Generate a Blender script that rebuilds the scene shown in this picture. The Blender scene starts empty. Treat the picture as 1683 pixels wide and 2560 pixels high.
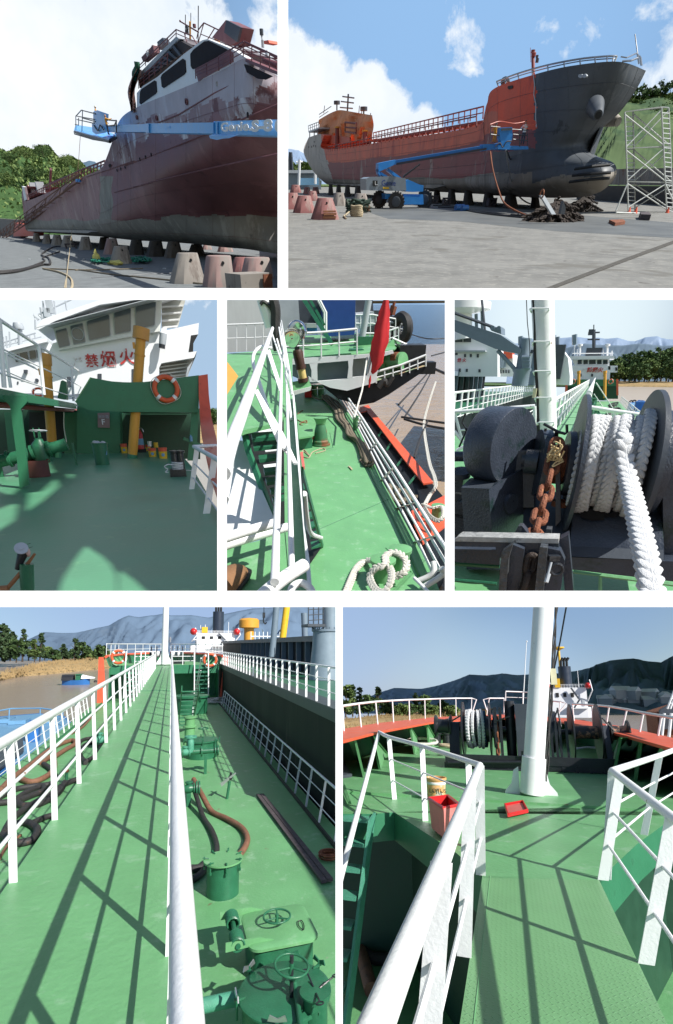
import bpy,bmesh,math,random
from mathutils import Vector,Matrix,noise
from math import pi,sin,cos,tan,radians,sqrt,atan2
V=Vector
random.seed(7)
SC=bpy.context.scene
COL=SC.collection
# ------------------------------------------------------------------ camera
F,X0,Y0,W_,H_=1237.0,841.5,1505.0,1683.0,2560.0
cam_d=bpy.data.cameras.new('camera');cam=bpy.data.objects.new('camera',cam_d);COL.objects.link(cam)
cam_d.sensor_fit='VERTICAL';cam_d.sensor_height=36;cam_d.lens=F/H_*36
cam_d.shift_y=(Y0-H_/2)/H_;cam_d.clip_start=0.05;cam_d.clip_end=1e10
cam.rotation_euler=(radians(90),0,0)
SC.camera=cam
CAM=Matrix.Rotation(radians(90),4,'X')
# ------------------------------------------------------------------ sun + exposure
SUNV=V((.86,-.74,.93)).normalized()
sd=bpy.data.lights.new('sun','SUN');sun=bpy.data.objects.new('sun',sd);COL.objects.link(sun)
sd.energy=5.0;sd.angle=radians(0.5);sd.color=(1,.965,.9)
sun.rotation_euler=SUNV.to_track_quat('Z','Y').to_euler()
SC.view_settings.view_transform='Standard';SC.view_settings.look='None'
SC.view_settings.exposure=0.45;SC.view_settings.gamma=1
# ------------------------------------------------------------------ world: nishita sky + clouds by direction
def cdir(nx,ny):
 return(CAM.to_3x3()@V(((nx-X0)/F,(Y0-ny)/F,-1))).normalized()
wd=bpy.data.worlds.new('World');SC.world=wd;wd.use_nodes=True
nt=wd.node_tree;nt.nodes.clear()
def N(nt,t,**kw):
 n=nt.nodes.new(t)
 for k,v in kw.items():
  if k.startswith('i_'):n.inputs[k[2:].replace('_',' ')].default_value=v
  else:setattr(n,k,v)
 return n
def mth(nt,op,a,b=None,c=None,clamp=False):
 n=nt.nodes.new('ShaderNodeMath');n.operation=op;n.use_clamp=clamp
 for i,x in enumerate((a,b,c)):
  if x is None:continue
  if isinstance(x,(int,float)):n.inputs[i].default_value=x
  else:nt.links.new(x,n.inputs[i])
 return n.outputs[0]
def mixc(nt,f,a,b,bt='MIX'):
 n=nt.nodes.new('ShaderNodeMix');n.data_type='RGBA';n.blend_type=bt;n.clamp_factor=True
 for i,x in((0,f),(6,a),(7,b)):
  if isinstance(x,(int,float)):n.inputs[i].default_value=x
  elif isinstance(x,tuple):n.inputs[i].default_value=(*x[:3],1)
  else:nt.links.new(x,n.inputs[i])
 return n.outputs[2]
def build_world():
 L=nt.links.new
 tc=N(nt,'ShaderNodeTexCoord');sep=N(nt,'ShaderNodeSeparateXYZ');L(tc.outputs['Generated'],sep.inputs[0])
 # the openings look a little below the horizontal: the pale horizon band carries on down to there, then ground takes over
 z=mth(nt,'MAXIMUM',mth(nt,'ADD',mth(nt,'MULTIPLY',sep.outputs[2],0.8),0.17),0.02)
 cmb=N(nt,'ShaderNodeCombineXYZ');L(sep.outputs[0],cmb.inputs[0]);L(sep.outputs[1],cmb.inputs[1]);L(z,cmb.inputs[2])
 nrm=N(nt,'ShaderNodeVectorMath',operation='NORMALIZE');L(cmb.outputs[0],nrm.inputs[0])
 sky=N(nt,'ShaderNodeTexSky',sky_type='NISHITA',sun_disc=False)
 sky.sun_elevation=math.asin(SUNV.z);sky.sun_rotation=atan2(SUNV.x,SUNV.y);sky.air_density=1.0;sky.dust_density=0.6;sky.ozone_density=1.6
 L(nrm.outputs[0],sky.inputs[0])
 col=sky.outputs[0]
 # the warm pale haze that washes out the sky over the river in the middle row
 for(nx,ny,rad,wgt,c3)in WASH:
  d=cdir(nx,ny);dp=N(nt,'ShaderNodeVectorMath',operation='DOT_PRODUCT');L(tc.outputs['Generated'],dp.inputs[0]);dp.inputs[1].default_value=d
  c=cos(radians(rad))
  m0=mth(nt,'DIVIDE',mth(nt,'SUBTRACT',dp.outputs['Value'],c),1-c,clamp=True)
  m=mth(nt,'MULTIPLY',mth(nt,'MULTIPLY',mth(nt,'MULTIPLY',m0,m0),mth(nt,'SUBTRACT',3,mth(nt,'MULTIPLY',m0,2))),wgt)
  col=mixc(nt,m,col,c3)
  # clouds: broken noise inside soft direction lobes
 no=N(nt,'ShaderNodeTexNoise',i_Scale=11.0,i_Detail=11.0,i_Roughness=.62,i_Distortion=.25);L(tc.outputs['Generated'],no.inputs['Vector'])
 no2=N(nt,'ShaderNodeTexNoise',i_Scale=3.2,i_Detail=6.0,i_Roughness=.6);L(tc.outputs['Generated'],no2.inputs['Vector'])
 total=None
 for(nx,ny,rad,wgt)in CLOUDS:
  d=cdir(nx,ny)
  dp=N(nt,'ShaderNodeVectorMath',operation='DOT_PRODUCT');L(tc.outputs['Generated'],dp.inputs[0]);dp.inputs[1].default_value=d
  c=cos(radians(rad))
  m=mth(nt,'MULTIPLY',mth(nt,'DIVIDE',mth(nt,'SUBTRACT',dp.outputs['Value'],c),1-c,clamp=True),wgt)
  total=m if total is None else mth(nt,'MAXIMUM',total,m)
 k=mth(nt,'ADD',mth(nt,'MULTIPLY',total,1.15),mth(nt,'MULTIPLY',mth(nt,'SUBTRACT',no.outputs[0],.5),2.6))
 k=mth(nt,'MULTIPLY',mth(nt,'SUBTRACT',k,.36),3.4,clamp=True)
 k=mth(nt,'MULTIPLY',k,mth(nt,'GREATER_THAN',total,.001))
 shade=mth(nt,'MULTIPLY',mth(nt,'SUBTRACT',no2.outputs[0],.43),3.4,clamp=True)
 cc=mixc(nt,shade,(6.9,7.7,8.6),(9.5,9.6,9.7))
 col=mixc(nt,k,col,cc)
 gr=mth(nt,'MULTIPLY',mth(nt,'SUBTRACT',-.26,sep.outputs[2]),9.0,clamp=True)
 col=mixc(nt,gr,col,(.9,.9,.8))
 bg=N(nt,'ShaderNodeBackground');bg.inputs[1].default_value=0.085
 L(col,bg.inputs[0]);o=N(nt,'ShaderNodeOutputWorld');L(bg.outputs[0],o.inputs[0])
CLOUDS=[(120,120,20,1.0),(250,420,14,.9),(60,330,16,1.0),(330,200,9,.8),(470,60,5,.75),(660,40,3,.7),(690,130,3,.6),(735,190,4.2,1.1),(790,235,4.4,1.15),(880,285,3.9,1.15),(960,320,3.2,1.1),(1050,350,2.4,.9),(740,360,6,1.2),(860,380,5,1.1),(1150,100,2.6,.44),(1190,122,2.2,.46),(1130,92,1.3,.5),(1665,175,4.0,.55),(1365,75,1.6,.42),(790,98,2.2,.42),(1455,114,2.2,.42),(1650,70,3,.46)]
WASH=[(1150,150,30,.9,(2.9,5.0,8.0)),(600,1640,30,.85,(3.2,4.4,6.8)),(1400,1500,14,.5,(2.0,3.3,5.8)),(1250,1800,13,.6,(3.8,5.4,7.4)),(500,900,26,.8,(4.2,5.8,7.6)),(40,800,14,.92,(8.2,8.8,9.0)),(1420,800,15,.92,(7.4,8.5,8.9)),(690,420,9,.5,(6.2,7.5,8.6))]
build_world()
# ------------------------------------------------------------------ materials
MATS={}
SP=[(5.5,.70,(.20,.33,.19)),(17,.735,(.05,.15,.08)),(2.3,.715,(.16,.17,.09)),(40,.75,(.34,.40,.30))]
def mat(name,col,rough=.5,metal=0.0,var=.12,vs=3.0,col2=None,c2s=2.0,c2t=.6,c2w=.08,bump=.0,bs=40.0,spec=None,streak=0,coat=0,spot=None):
 if name in MATS:return MATS[name]
 m=bpy.data.materials.new(name);m.use_nodes=True;t=m.node_tree;L=t.links.new
 b=t.nodes['Principled BSDF'];b.inputs['Roughness'].default_value=rough;b.inputs['Metallic'].default_value=metal
 if spec is not None:b.inputs['Specular IOR Level'].default_value=spec
 if coat:b.inputs['Coat Weight'].default_value=coat
 tc=N(t,'ShaderNodeTexCoord');vec=tc.outputs['Object']
 if streak:
  mp=N(t,'ShaderNodeMapping');mp.inputs['Scale'].default_value=(1,1,1.0/streak);L(vec,mp.inputs[0]);vec2=mp.outputs[0]
 else:vec2=vec
 n1=N(t,'ShaderNodeTexNoise',i_Scale=vs,i_Detail=6.0,i_Roughness=.6);L(vec2,n1.inputs['Vector'])
 fac=mth(t,'MULTIPLY',mth(t,'SUBTRACT',n1.outputs[0],.5),2*var*2)
 f2=mth(t,'ADD',fac,1.0)
 vm=N(t,'ShaderNodeVectorMath',operation='SCALE');vm.inputs[0].default_value=col;L(f2,vm.inputs['Scale'])
 c=vm.outputs[0]
 if col2:
  n2=N(t,'ShaderNodeTexNoise',i_Scale=c2s,i_Detail=10.0,i_Roughness=.68);L(vec2,n2.inputs['Vector'])
  k=mth(t,'DIVIDE',mth(t,'SUBTRACT',n2.outputs[0],c2t),c2w,clamp=True)
  c=mixc(t,k,c,tuple(col2))
 for sc_,th_,cl_ in(spot or()):
  n4=N(t,'ShaderNodeTexNoise',i_Scale=sc_,i_Detail=3.0,i_Roughness=.6,i_Distortion=.4);L(vec,n4.inputs['Vector']);c=mixc(t,mth(t,'DIVIDE',mth(t,'SUBTRACT',n4.outputs[0],th_),.035,clamp=True),c,cl_)
 L(c,b.inputs['Base Color'])
 rr=mth(t,'ADD',mth(t,'MULTIPLY',mth(t,'SUBTRACT',n1.outputs[0],.5),.25),rough,clamp=True);L(rr,b.inputs['Roughness'])
 if bump:
  n3=N(t,'ShaderNodeTexNoise',i_Scale=bs,i_Detail=5.0);L(vec,n3.inputs['Vector'])
  bp=N(t,'ShaderNodeBump');bp.inputs['Strength'].default_value=min(1,bump);bp.inputs['Distance'].default_value=.02;L(n3.outputs[0],bp.inputs['Height']);L(bp.outputs[0],b.inputs['Normal'])
 MATS[name]=m;return m
def M_(k):
 D=dict(white=lambda:mat('white_paint',(.78,.79,.79),.42,var=.05,col2=(.42,.38,.32),c2s=7,c2t=.70,c2w=.05,bump=.12,bs=60,spot=[(9,.73,(.30,.16,.08)),(34,.76,(.35,.30,.24))]),white_old=lambda:mat('aged_white_paint',(.66,.67,.66),.5,var=.08,col2=(.42,.25,.1),c2s=2.5,c2t=.66,c2w=.05,streak=5,bump=.1,bs=25),ship_white=lambda:mat('ship_white',(.80,.81,.83),.4,var=.05,vs=.8,col2=(.5,.45,.4),c2s=1.2,c2t=.68,c2w=.1,streak=6),green=lambda:mat('green_deck_paint',(.135,.345,.150),.45,var=.13,vs=1.4,col2=(.22,.41,.235),c2s=3,c2t=.56,c2w=.1,bump=.22,bs=22,spot=SP),green_b=lambda:mat('green_bulkhead_paint',(.03,.17,.085),.42,var=.12,vs=2,col2=(.02,.1,.05),c2s=4,c2t=.62,c2w=.1,bump=.12,bs=30),green_d=lambda:mat('dark_green_fitting',(.022,.13,.065),.38,var=.2,vs=6,col2=(.09,.05,.03),c2s=9,c2t=.7,c2w=.05,bump=.2,bs=50),teal=lambda:mat('teal_step_paint',(.07,.29,.19),.5,var=.15,vs=9,bump=.5,bs=120),orange=lambda:mat('orange_red_paint',(.66,.10,.045),.45,var=.1,vs=3,col2=(.42,.07,.04),c2s=5,c2t=.6,c2w=.1,bump=.12,bs=30),red=lambda:mat('red_plastic',(.50,.018,.02),.35,var=.08),redp=lambda:mat('dull_red_plastic',(.50,.12,.10),.5,var=.15,vs=6,col2=(.3,.05,.05),c2s=6,c2t=.6),yellow=lambda:mat('yellow_ochre_paint',(.64,.30,.035),.45,var=.08,vs=3,col2=(.35,.14,.03),c2s=6,c2t=.68,bump=.08),black=lambda:mat('black_machinery_paint',(.018,.020,.024),.32,var=.3,vs=6,col2=(.06,.045,.035),c2s=8,c2t=.68,c2w=.06,bump=.25,bs=45),hull_black=lambda:mat('black_hull_paint',(.009,.011,.014),.6,spec=.2,var=.35,vs=.6,col2=(.05,.045,.04),c2s=1.5,c2t=.62,streak=10,bump=.1,bs=8),rubber=lambda:mat('black_hose_rubber',(.028,.026,.026),.6,var=.3,vs=8,col2=(.12,.06,.04),c2s=4,c2t=.63,bump=.5,bs=60),hose_brown=lambda:mat('faded_brown_hose',(.20,.095,.055),.75,var=.25,vs=7,col2=(.07,.05,.04),c2s=6,c2t=.6,bump=.5,bs=60),rope=lambda:mat('pale_rope',(.62,.60,.54),.85,var=.2,vs=20,bump=.6,bs=160),rope_w=lambda:mat('white_rope',(.62,.63,.64),.85,var=.12,vs=20,bump=.5,bs=160),rope_blue=lambda:mat('blue_rope',(.05,.12,.2),.85,var=.2,vs=20,bump=.5,bs=160),rope_t=lambda:mat('tan_rope',(.40,.33,.22),.9,var=.25,vs=20,bump=.6,bs=120),rope_g=lambda:mat('grimy_rope',(.17,.14,.10),.9,var=.35,vs=14,bump=.6,bs=100),rust=lambda:mat('rusty_steel',(.20,.065,.03),.8,var=.35,vs=9,col2=(.40,.17,.07),c2s=14,c2t=.58,bump=.8,bs=70),dark=lambda:mat('dark_opening',(.008,.009,.010),.6,var=.2),glass=lambda:mat('window_glass',(.03,.045,.05),.06,var=.1,spec=.8),grey=lambda:mat('grey_ship_paint',(.16,.21,.26),.45,var=.1,vs=2,bump=.05),grey_l=lambda:mat('light_grey_paint',(.40,.43,.46),.45,var=.1,vs=2,bump=.05),dgrey=lambda:mat('dark_grey_paint',(.05,.06,.075),.45,var=.2,vs=2,bump=.1),blue=lambda:mat('blue_boat_paint',(.03,.15,.42),.4,var=.12,vs=2,col2=(.02,.08,.2),c2s=3,c2t=.62),blue_l=lambda:mat('pale_blue_paint',(.14,.30,.47),.45,var=.12,vs=3),wood=lambda:mat('weathered_plank',(.075,.06,.065),.8,var=.4,vs=8,streak=.2,bump=.7,bs=40),funnel=lambda:mat('navy_funnel_paint',(.02,.03,.05),.4,var=.15),lifering=lambda:mat('lifebuoy_orange',(.62,.10,.03),.5,var=.1),yel=lambda:mat('bright_yellow_paint',(.70,.42,.02),.45,var=.1),steel=lambda:mat('bare_steel',(.45,.46,.47),.35,.8,var=.15),leaf=lambda:mat('dark_foliage',(.055,.10,.035),.75,var=.5,vs=.25,col2=(.10,.16,.05),c2s=.5,c2t=.5,spec=.2),leaf2=lambda:mat('light_foliage',(.11,.165,.05),.75,var=.45,vs=.25,col2=(.16,.21,.07),c2s=.5,c2t=.5,spec=.2),conif=lambda:mat('casuarina_foliage',(.045,.08,.035),.8,var=.5,vs=.3,col2=(.085,.125,.05),c2s=.6,c2t=.52,spec=.2),bark=lambda:mat('bark',(.07,.05,.035),.9,var=.3,bump=.4),mount=lambda:mat('hazy_mountain_forest',(.12,.175,.25),.95,var=.35,vs=.004,col2=(.15,.19,.235),c2s=.012,c2t=.56,spec=.05),mount2=lambda:mat('hazy_near_forest',(.075,.11,.15),.95,var=.4,vs=.006,col2=(.10,.13,.14),c2s=.02,c2t=.54,spec=.05),bank=lambda:mat('dry_reed_bank',(.34,.24,.12),.95,var=.3,vs=.12,col2=(.22,.17,.09),c2s=.5,c2t=.52,bump=.8,bs=2,spec=.1),mud=lambda:mat('river_mud',(.28,.2,.12),.9,var=.2,vs=.1),shoe=lambda:mat('tan_leather',(.22,.11,.05),.6,var=.2,bump=.2),skin=lambda:mat('skin',(.42,.23,.15),.5,var=.08),cloth_y=lambda:mat('yellow_orange_work_cloth',(.60,.28,.03),.85,var=.15,vs=5,bump=.3,bs=20),cloth_w=lambda:mat('white_shirt_cloth',(.7,.7,.68),.85,var=.1),cloth_d=lambda:mat('dark_trouser_cloth',(.05,.06,.09),.85,var=.15),helmet=lambda:mat('pale_helmet',(.6,.62,.5),.4,var=.1),)  # mount and mount2 carry distance haze as blue in their colour
 return D[k]()if isinstance(k,str)else k
 # ------------------------------------------------------------------ mesh builder
class MB:
 def __init__(s):s.v=[];s.f=[];s.sm=[];s.mi=[];s.cur=0
 def add(s,vs,fs,smooth=False):
  o=len(s.v);s.v+=[V(p)for p in vs]
  for f in fs:s.f.append([i+o for i in f]);s.sm.append(smooth);s.mi.append(s.cur)
  return s
 def box(s,c,size,rz=0,R=None):
  c=V(c);a,b,h=size[0]/2,size[1]/2,size[2]/2
  R=R or Matrix.Rotation(rz,3,'Z')
  ps=[c+R@V((x*a,y*b,z*h))for z in(-1,1)for x,y in((-1,-1),(1,-1),(1,1),(-1,1))]
  return s.add(ps,[(3,2,1,0),(4,5,6,7),(0,1,5,4),(1,2,6,5),(2,3,7,6),(3,0,4,7)])
 def box2(s,a,b):
  a,b=V(a),V(b);return s.box((a+b)/2,[abs(b[i]-a[i])for i in range(3)])
 def ring(s,c,u,w,r,n):return[V(c)+(u*cos(2*pi*i/n)+w*sin(2*pi*i/n))*r for i in range(n)]
 def tube(s,p0,p1,r,n=10,r1=None,caps=True):return s.path([p0,p1],r,n,radii=[r,r if r1 is None else r1],caps=caps)
 def path(s,pts,r,n=8,radii=None,caps=True,closed=False):
  pts=[V(p)for p in pts];m=len(pts);rings=[]
  up=None
  for i,p in enumerate(pts):
   if closed:t=pts[(i+1)%m]-pts[i-1]
   else:t=pts[min(i+1,m-1)]-pts[max(i-1,0)]
   if t.length<1e-9:t=V((0,0,1))
   t.normalize()
   if up is None:up=V((0,0,1))if abs(t.z)<.9 else V((1,0,0))
   u=t.cross(up)
   if u.length<1e-4:up=V((1,0,0))if abs(t.x)<.9 else V((0,1,0));u=t.cross(up)
   u.normalize();w=u.cross(t);up=w
   rings.append(s.ring(p,u,w,(radii[i]if radii else r),n))
  vs=[p for rg in rings for p in rg];fs=[]
  for i in range(m if closed else m-1):
   j=(i+1)%m
   for k in range(n):l=(k+1)%n;fs.append((i*n+k,i*n+l,j*n+l,j*n+k))
  s.add(vs,fs,True)
  if caps and not closed:
   s.add(rings[0],[tuple(range(n))[::-1]]);s.add(rings[-1],[tuple(range(n))])
  return s
 def poly(s,pts):return s.add(pts,[tuple(range(len(pts)))])
 def prism(s,pts,ext):
  pts=[V(p)for p in pts];ext=V(ext);n=len(pts)
  return s.add(pts+[p+ext for p in pts],[tuple(range(n))[::-1],tuple(range(n,2*n))]+[(i,(i+1)%n,(i+1)%n+n,i+n)for i in range(n)])
 def lathe(s,prof,c=(0,0,0),axis=(0,0,1),n=24,smooth=True):
  ax=V(axis).normalized();u=ax.orthogonal().normalized();w=ax.cross(u);c=V(c)
  vs=[]
  for r,h in prof:vs+=s.ring(c+ax*h,u,w,max(r,1e-5),n)
  fs=[]
  for i in range(len(prof)-1):
   for k in range(n):l=(k+1)%n;fs.append((i*n+k,i*n+l,(i+1)*n+l,(i+1)*n+k))
  return s.add(vs,fs,smooth)
 def cyl(s,c,r,h,axis=(0,0,1),n=20,r1=None):
  r1=r if r1 is None else r1
  return s.lathe([(0,0),(r,0),(r1,h),(0,h)],c,axis,n)
 def torus(s,c,R,r,axis=(0,0,1),n=28,m=8,ar=1.0,u=None):
  ax=V(axis).normalized();u=V(u).normalized()if u else ax.orthogonal().normalized();w=ax.cross(u);c=V(c)
  pts=[c+u*(R*cos(2*pi*i/n))+w*(R*ar*sin(2*pi*i/n))for i in range(n)]
  return s.path(pts,r,m,closed=True)
 def sphere(s,c,r,n=12,sz=None):
  sz=sz or(1,1,1);vs=[];fs=[];m=n//2+1
  for i in range(m+1):
   a=pi*i/m
   for k in range(n):b=2*pi*k/n;vs.append(V(c)+V((r*sz[0]*sin(a)*cos(b),r*sz[1]*sin(a)*sin(b),r*sz[2]*cos(a))))
  for i in range(m):
   for k in range(n):l=(k+1)%n;fs.append((i*n+k,(i+1)*n+k,(i+1)*n+l,i*n+l))
  return s.add(vs,fs,True)
 def loft(s,rings,smooth=True,caps=True,closed=True):
  n=len(rings[0]);vs=[p for r in rings for p in r];fs=[]
  for i in range(len(rings)-1):
   for k in range(n if closed else n-1):l=(k+1)%n;fs.append((i*n+k,i*n+l,(i+1)*n+l,(i+1)*n+k))
  if caps and closed:fs+=[tuple(range(n))[::-1],tuple(range((len(rings)-1)*n,len(rings)*n))]
  return s.add(vs,fs,smooth)
 def grid(s,rows,smooth=True):return s.loft(rows,smooth,caps=False,closed=False)
def twist(mb,pts,r,strands=3,turns_per_m=6.0,n=5,k=.55,step=None):
 pts=even(pts,step or r*1.1)
 m=len(pts);L=0;frames=[];up=None
 for i,p in enumerate(pts):
  t=(pts[min(i+1,m-1)]-pts[max(i-1,0)])
  if t.length<1e-9:t=V((0,0,1))
  t.normalize()
  if up is None:up=V((0,0,1))if abs(t.z)<.9 else V((1,0,0))
  u=t.cross(up)
  if u.length<1e-4:u=t.orthogonal()
  u.normalize();w=u.cross(t);up=w
  if i:L+=(p-pts[i-1]).length
  frames.append((p,u,w,L))
 for s in range(strands):
  q=[]
  for p,u,w,l in frames:
   a=2*pi*(s/strands+l*turns_per_m);q.append(p+(u*cos(a)+w*sin(a))*r*k)
  mb.path(q,r*(1-k)*1.12,n)
 return mb
def braid(mb,pts,r,pitch=5.0,n=6,hint=None):
 pts=even(pts,r*.66);mb.path(pts,r*.62,8);m=len(pts);up=V(hint)if hint else None;seg=max(5,n)
 lobe=[(sin(pi*i/4),-cos(pi*i/4))for i in range(5)]
 vs=[];fs=[]
 for i,p in enumerate(pts):
  t=(pts[min(i+1,m-1)]-pts[max(i-1,0)])
  if t.length<1e-9:continue
  t.normalize()
  if up is None:up=V((0,0,1))if abs(t.z)<.9 else V((1,0,0))
  u=t.cross(up)
  if u.length<1e-4:u=t.orthogonal()
  u.normalize();w=u.cross(t)
  if not hint:up=w
  sg=1 if i%2 else-1
  for a,face in((u,w),(u,-w)):
   ax=(t*.82-a*sg*.57).normalized();c=p+a*sg*r*.44+face*r*.26;q1=ax.cross(face).normalized();q2=ax.cross(q1);o=len(vs)
   for rr,h in lobe:
    for k in range(seg):an=2*pi*k/seg;vs.append(c+ax*h*r*1.05+(q1*cos(an)*.56+q2*sin(an)*.44)*r*max(rr,.02))
   for y in range(4):
    for k in range(seg):l=(k+1)%seg;fs.append((o+y*seg+k,o+y*seg+l,o+(y+1)*seg+l,o+(y+1)*seg+k))
 mb.norecalc=True
 return mb.add(vs,fs,True)
def even(pts,step):
 pts=[V(p)for p in pts];out=[pts[0]];acc=0
 for a,b in zip(pts,pts[1:]):
  d=(b-a).length
  if d<1e-9:continue
  t=step-acc
  while t<=d:out.append(a+(b-a)*(t/d));t+=step
  acc=d-(t-step)
 out.append(pts[-1]);return out
def curve(pts,n=6):
 P=[V(p)for p in pts];P=[P[0]*2-P[1]]+P+[P[-1]*2-P[-2]];out=[]
 for i in range(1,len(P)-2):
  a,b,c,d=P[i-1:i+3]
  for k in range(n):
   t=k/n;out.append(.5*((2*b)+(c-a)*t+(2*a-5*b+4*c-d)*t*t+(3*b-3*c+d-a)*t**3))
 out.append(P[-2]);return out
 # ------------------------------------------------------------------ a scene behind one opening
GX1,GY1,GY2,GX3a,GX3b,GX4=707.5,736.0,1497.0,555.3,1124.5,848.0
class Pan:
 def __init__(s,ox,oy,k,win,yh,h,S,vx=None,cx=None):
  s.ox,s.oy,s.k,s.h,s.S=ox,oy,k,h,S
  dy=(Y0-yh)/F;vx=X0 if vx is None else vx
  f=V(((vx-X0)/F,dy,-1)).normalized();up=V((0,1,dy)).normalized();r=f.cross(up).normalized()
  s.R=Matrix((r,f,up)).transposed()
  s.M=CAM@s.R.to_4x4()@Matrix.Scale(S,4)@Matrix.Translation((0,0,-h))
  x0,y0,x1,y1=win;s.planes=[]
  def ndir(nx,ny):return s.R.transposed()@V(((nx-X0)/F,(Y0-ny)/F,-1))
  O=V((0,0,h))
  for a,b,use in(((x0,y0),(x0,y1),x0>0),((x1,y1),(x1,y0),x1<W_),((x1,y0),(x0,y0),y0>0),((x0,y1),(x1,y1),y1<H_)):
   n=ndir(*a).cross(ndir(*b)).normalized()
   c=ndir((x0+x1)/2,(y0+y1)/2)
   if n.dot(c)<0:n=-n
   if use:s.planes.append((O,n))
  n=ndir(W_+8,0).cross(ndir(W_+8,H_)).normalized();s.right=(O,n if n.dot(ndir(W_+400,1280))>0 else-n)
 def n2c(s,X,Y):return(s.ox+s.k*X,s.oy+s.k*Y)
 def ray(s,X,Y):
  nx,ny=s.n2c(X,Y);return s.R.transposed()@V(((nx-X0)/F,(Y0-ny)/F,-1))
 def on(s,X,Y,p0,n):
  d=s.ray(X,Y);n=V(n);O=V((0,0,s.h));t=(V(p0)-O).dot(n)/d.dot(n);return O+d*t
 def G(s,X,Y,z=0):return s.on(X,Y,(0,0,z),(0,0,1))
 def Vy(s,X,Y,y):return s.on(X,Y,(0,y,0),(0,1,0))
 def Vx(s,X,Y,x):return s.on(X,Y,(x,0,0),(1,0,0))
 def s(s_,p):return s_.k*-(s_.R@(V(p)-V((0,0,s_.h)))).z/F
 def up(s,b,X,Y):
  d=s.ray(X,Y);O=V((0,0,s.h));b=V(b)
  dh=V((d.x,d.y));t=V((b.x-O.x,b.y-O.y)).dot(dh)/dh.dot(dh);return O+d*t
 def proj(s,p):
  c=s.R@(V(p)-V((0,0,s.h)));return((X0+F*c.x/-c.z-s.ox)/s.k,(Y0-F*c.y/-c.z-s.oy)/s.k)
 def pm(s,k):
  m=M_(k);key=(m.name,s.S)
  if key not in MATS:
   c=m.copy();MATS[key]=c
   for n in c.node_tree.nodes:
    if n.type=='BUMP':n.inputs['Distance'].default_value*=s.S
  return MATS[key]
 def mesh(s,name,mb,m,base=V((0,0,0)),clip=True,sharp=40):
  base=V(base);me=bpy.data.meshes.new(name)
  me.from_pydata([p-base for p in mb.v],[],mb.f)
  me.polygons.foreach_set('use_smooth',mb.sm);
  me.polygons.foreach_set('material_index',mb.mi)
  bm=bmesh.new();bm.from_mesh(me)
  bmesh.ops.recalc_face_normals(bm,faces=bm.faces)if len(bm.faces)<60000 and not getattr(mb,'norecalc',False)else None
  if clip:
   for O,n in(s.planes if clip is True else[s.right]):
    o=O-base
    if any((v.co-o).dot(n)<0 for v in bm.verts):
     bmesh.ops.bisect_plane(bm,geom=bm.verts[:]+bm.edges[:]+bm.faces[:],plane_co=o,plane_no=n,clear_inner=True)
  bm.to_mesh(me);bm.free()
  try:me.set_sharp_from_angle(angle=radians(sharp))
  except Exception:pass
  [me.materials.append(s.pm(k))for k in(m if isinstance(m,list)else[m])];return me
 def obj(s,name,mb,m,base=V((0,0,0)),parent=None,clip=True,sharp=40):
  me=s.mesh(name,mb,m,base,clip,sharp)
  if not me.vertices:return None
  o=bpy.data.objects.new(name,me);COL.objects.link(o)
  if parent:o.parent=parent
  else:o.matrix_world=s.M@Matrix.Translation(base)
  return o
 def thing(s,name,label,cat,base=(0,0,0),group=None):return T(s,name,label,cat,base,group)
 def solo(s,name,mb,m,label,cat,group=None,base=None,clip=True,sharp=40,kind=None):
  if base is None:base=sum(mb.v,V((0,0,0)))/len(mb.v);base.z=min(p.z for p in mb.v)
  o=s.obj(name,mb,m,base,clip=clip,sharp=sharp)
  if o:
   o['label']=label;o['category']=cat
   if group:o['group']=group
   if kind:o['kind']=kind
  return o
 def struct(s,name,mb,m,clip=True,sharp=40):
  o=s.obj(name,mb,m,clip=clip,sharp=sharp)
  if o:o['kind']='structure'
  return o
class T:
 def __init__(s,P,name,label,cat,base,group=None):
  s.P=P;s.base=V(base);s.o=bpy.data.objects.new(name,None);COL.objects.link(s.o);s.o.empty_display_size=.1
  s.o.matrix_world=P.M@Matrix.Translation(s.base);s.o['label']=label;s.o['category']=cat
  if group:s.o['group']=group
  s.n=0
 def pt(s,name,mb,m,parent=None,label=None,clip=True,sharp=40):
  o=s.P.obj(name,mb,m,s.base,parent or s.o,clip,sharp)
  if o is None:return None
  if label:o['label']=label
  s.n+=1;return o
 def copy(s,loc,rz=0,sc=1,label=None):
  M=s.P.M@Matrix.Translation(loc)@Matrix.Rotation(rz,4,'Z')@Matrix.Scale(sc,4)
  return copy_thing(s.o,M,label)
def copy_thing(o,M,label=None):
 c=o.copy();COL.objects.link(c);c.matrix_world=M
 if label:c['label']=label
 def rec(src,dst):
  for ch in list(src.children):
   d=ch.copy();COL.objects.link(d);d.parent=dst;rec(ch,d)
 rec(o,c);return c
def B(f):mb=MB();f(mb);return mb
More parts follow.
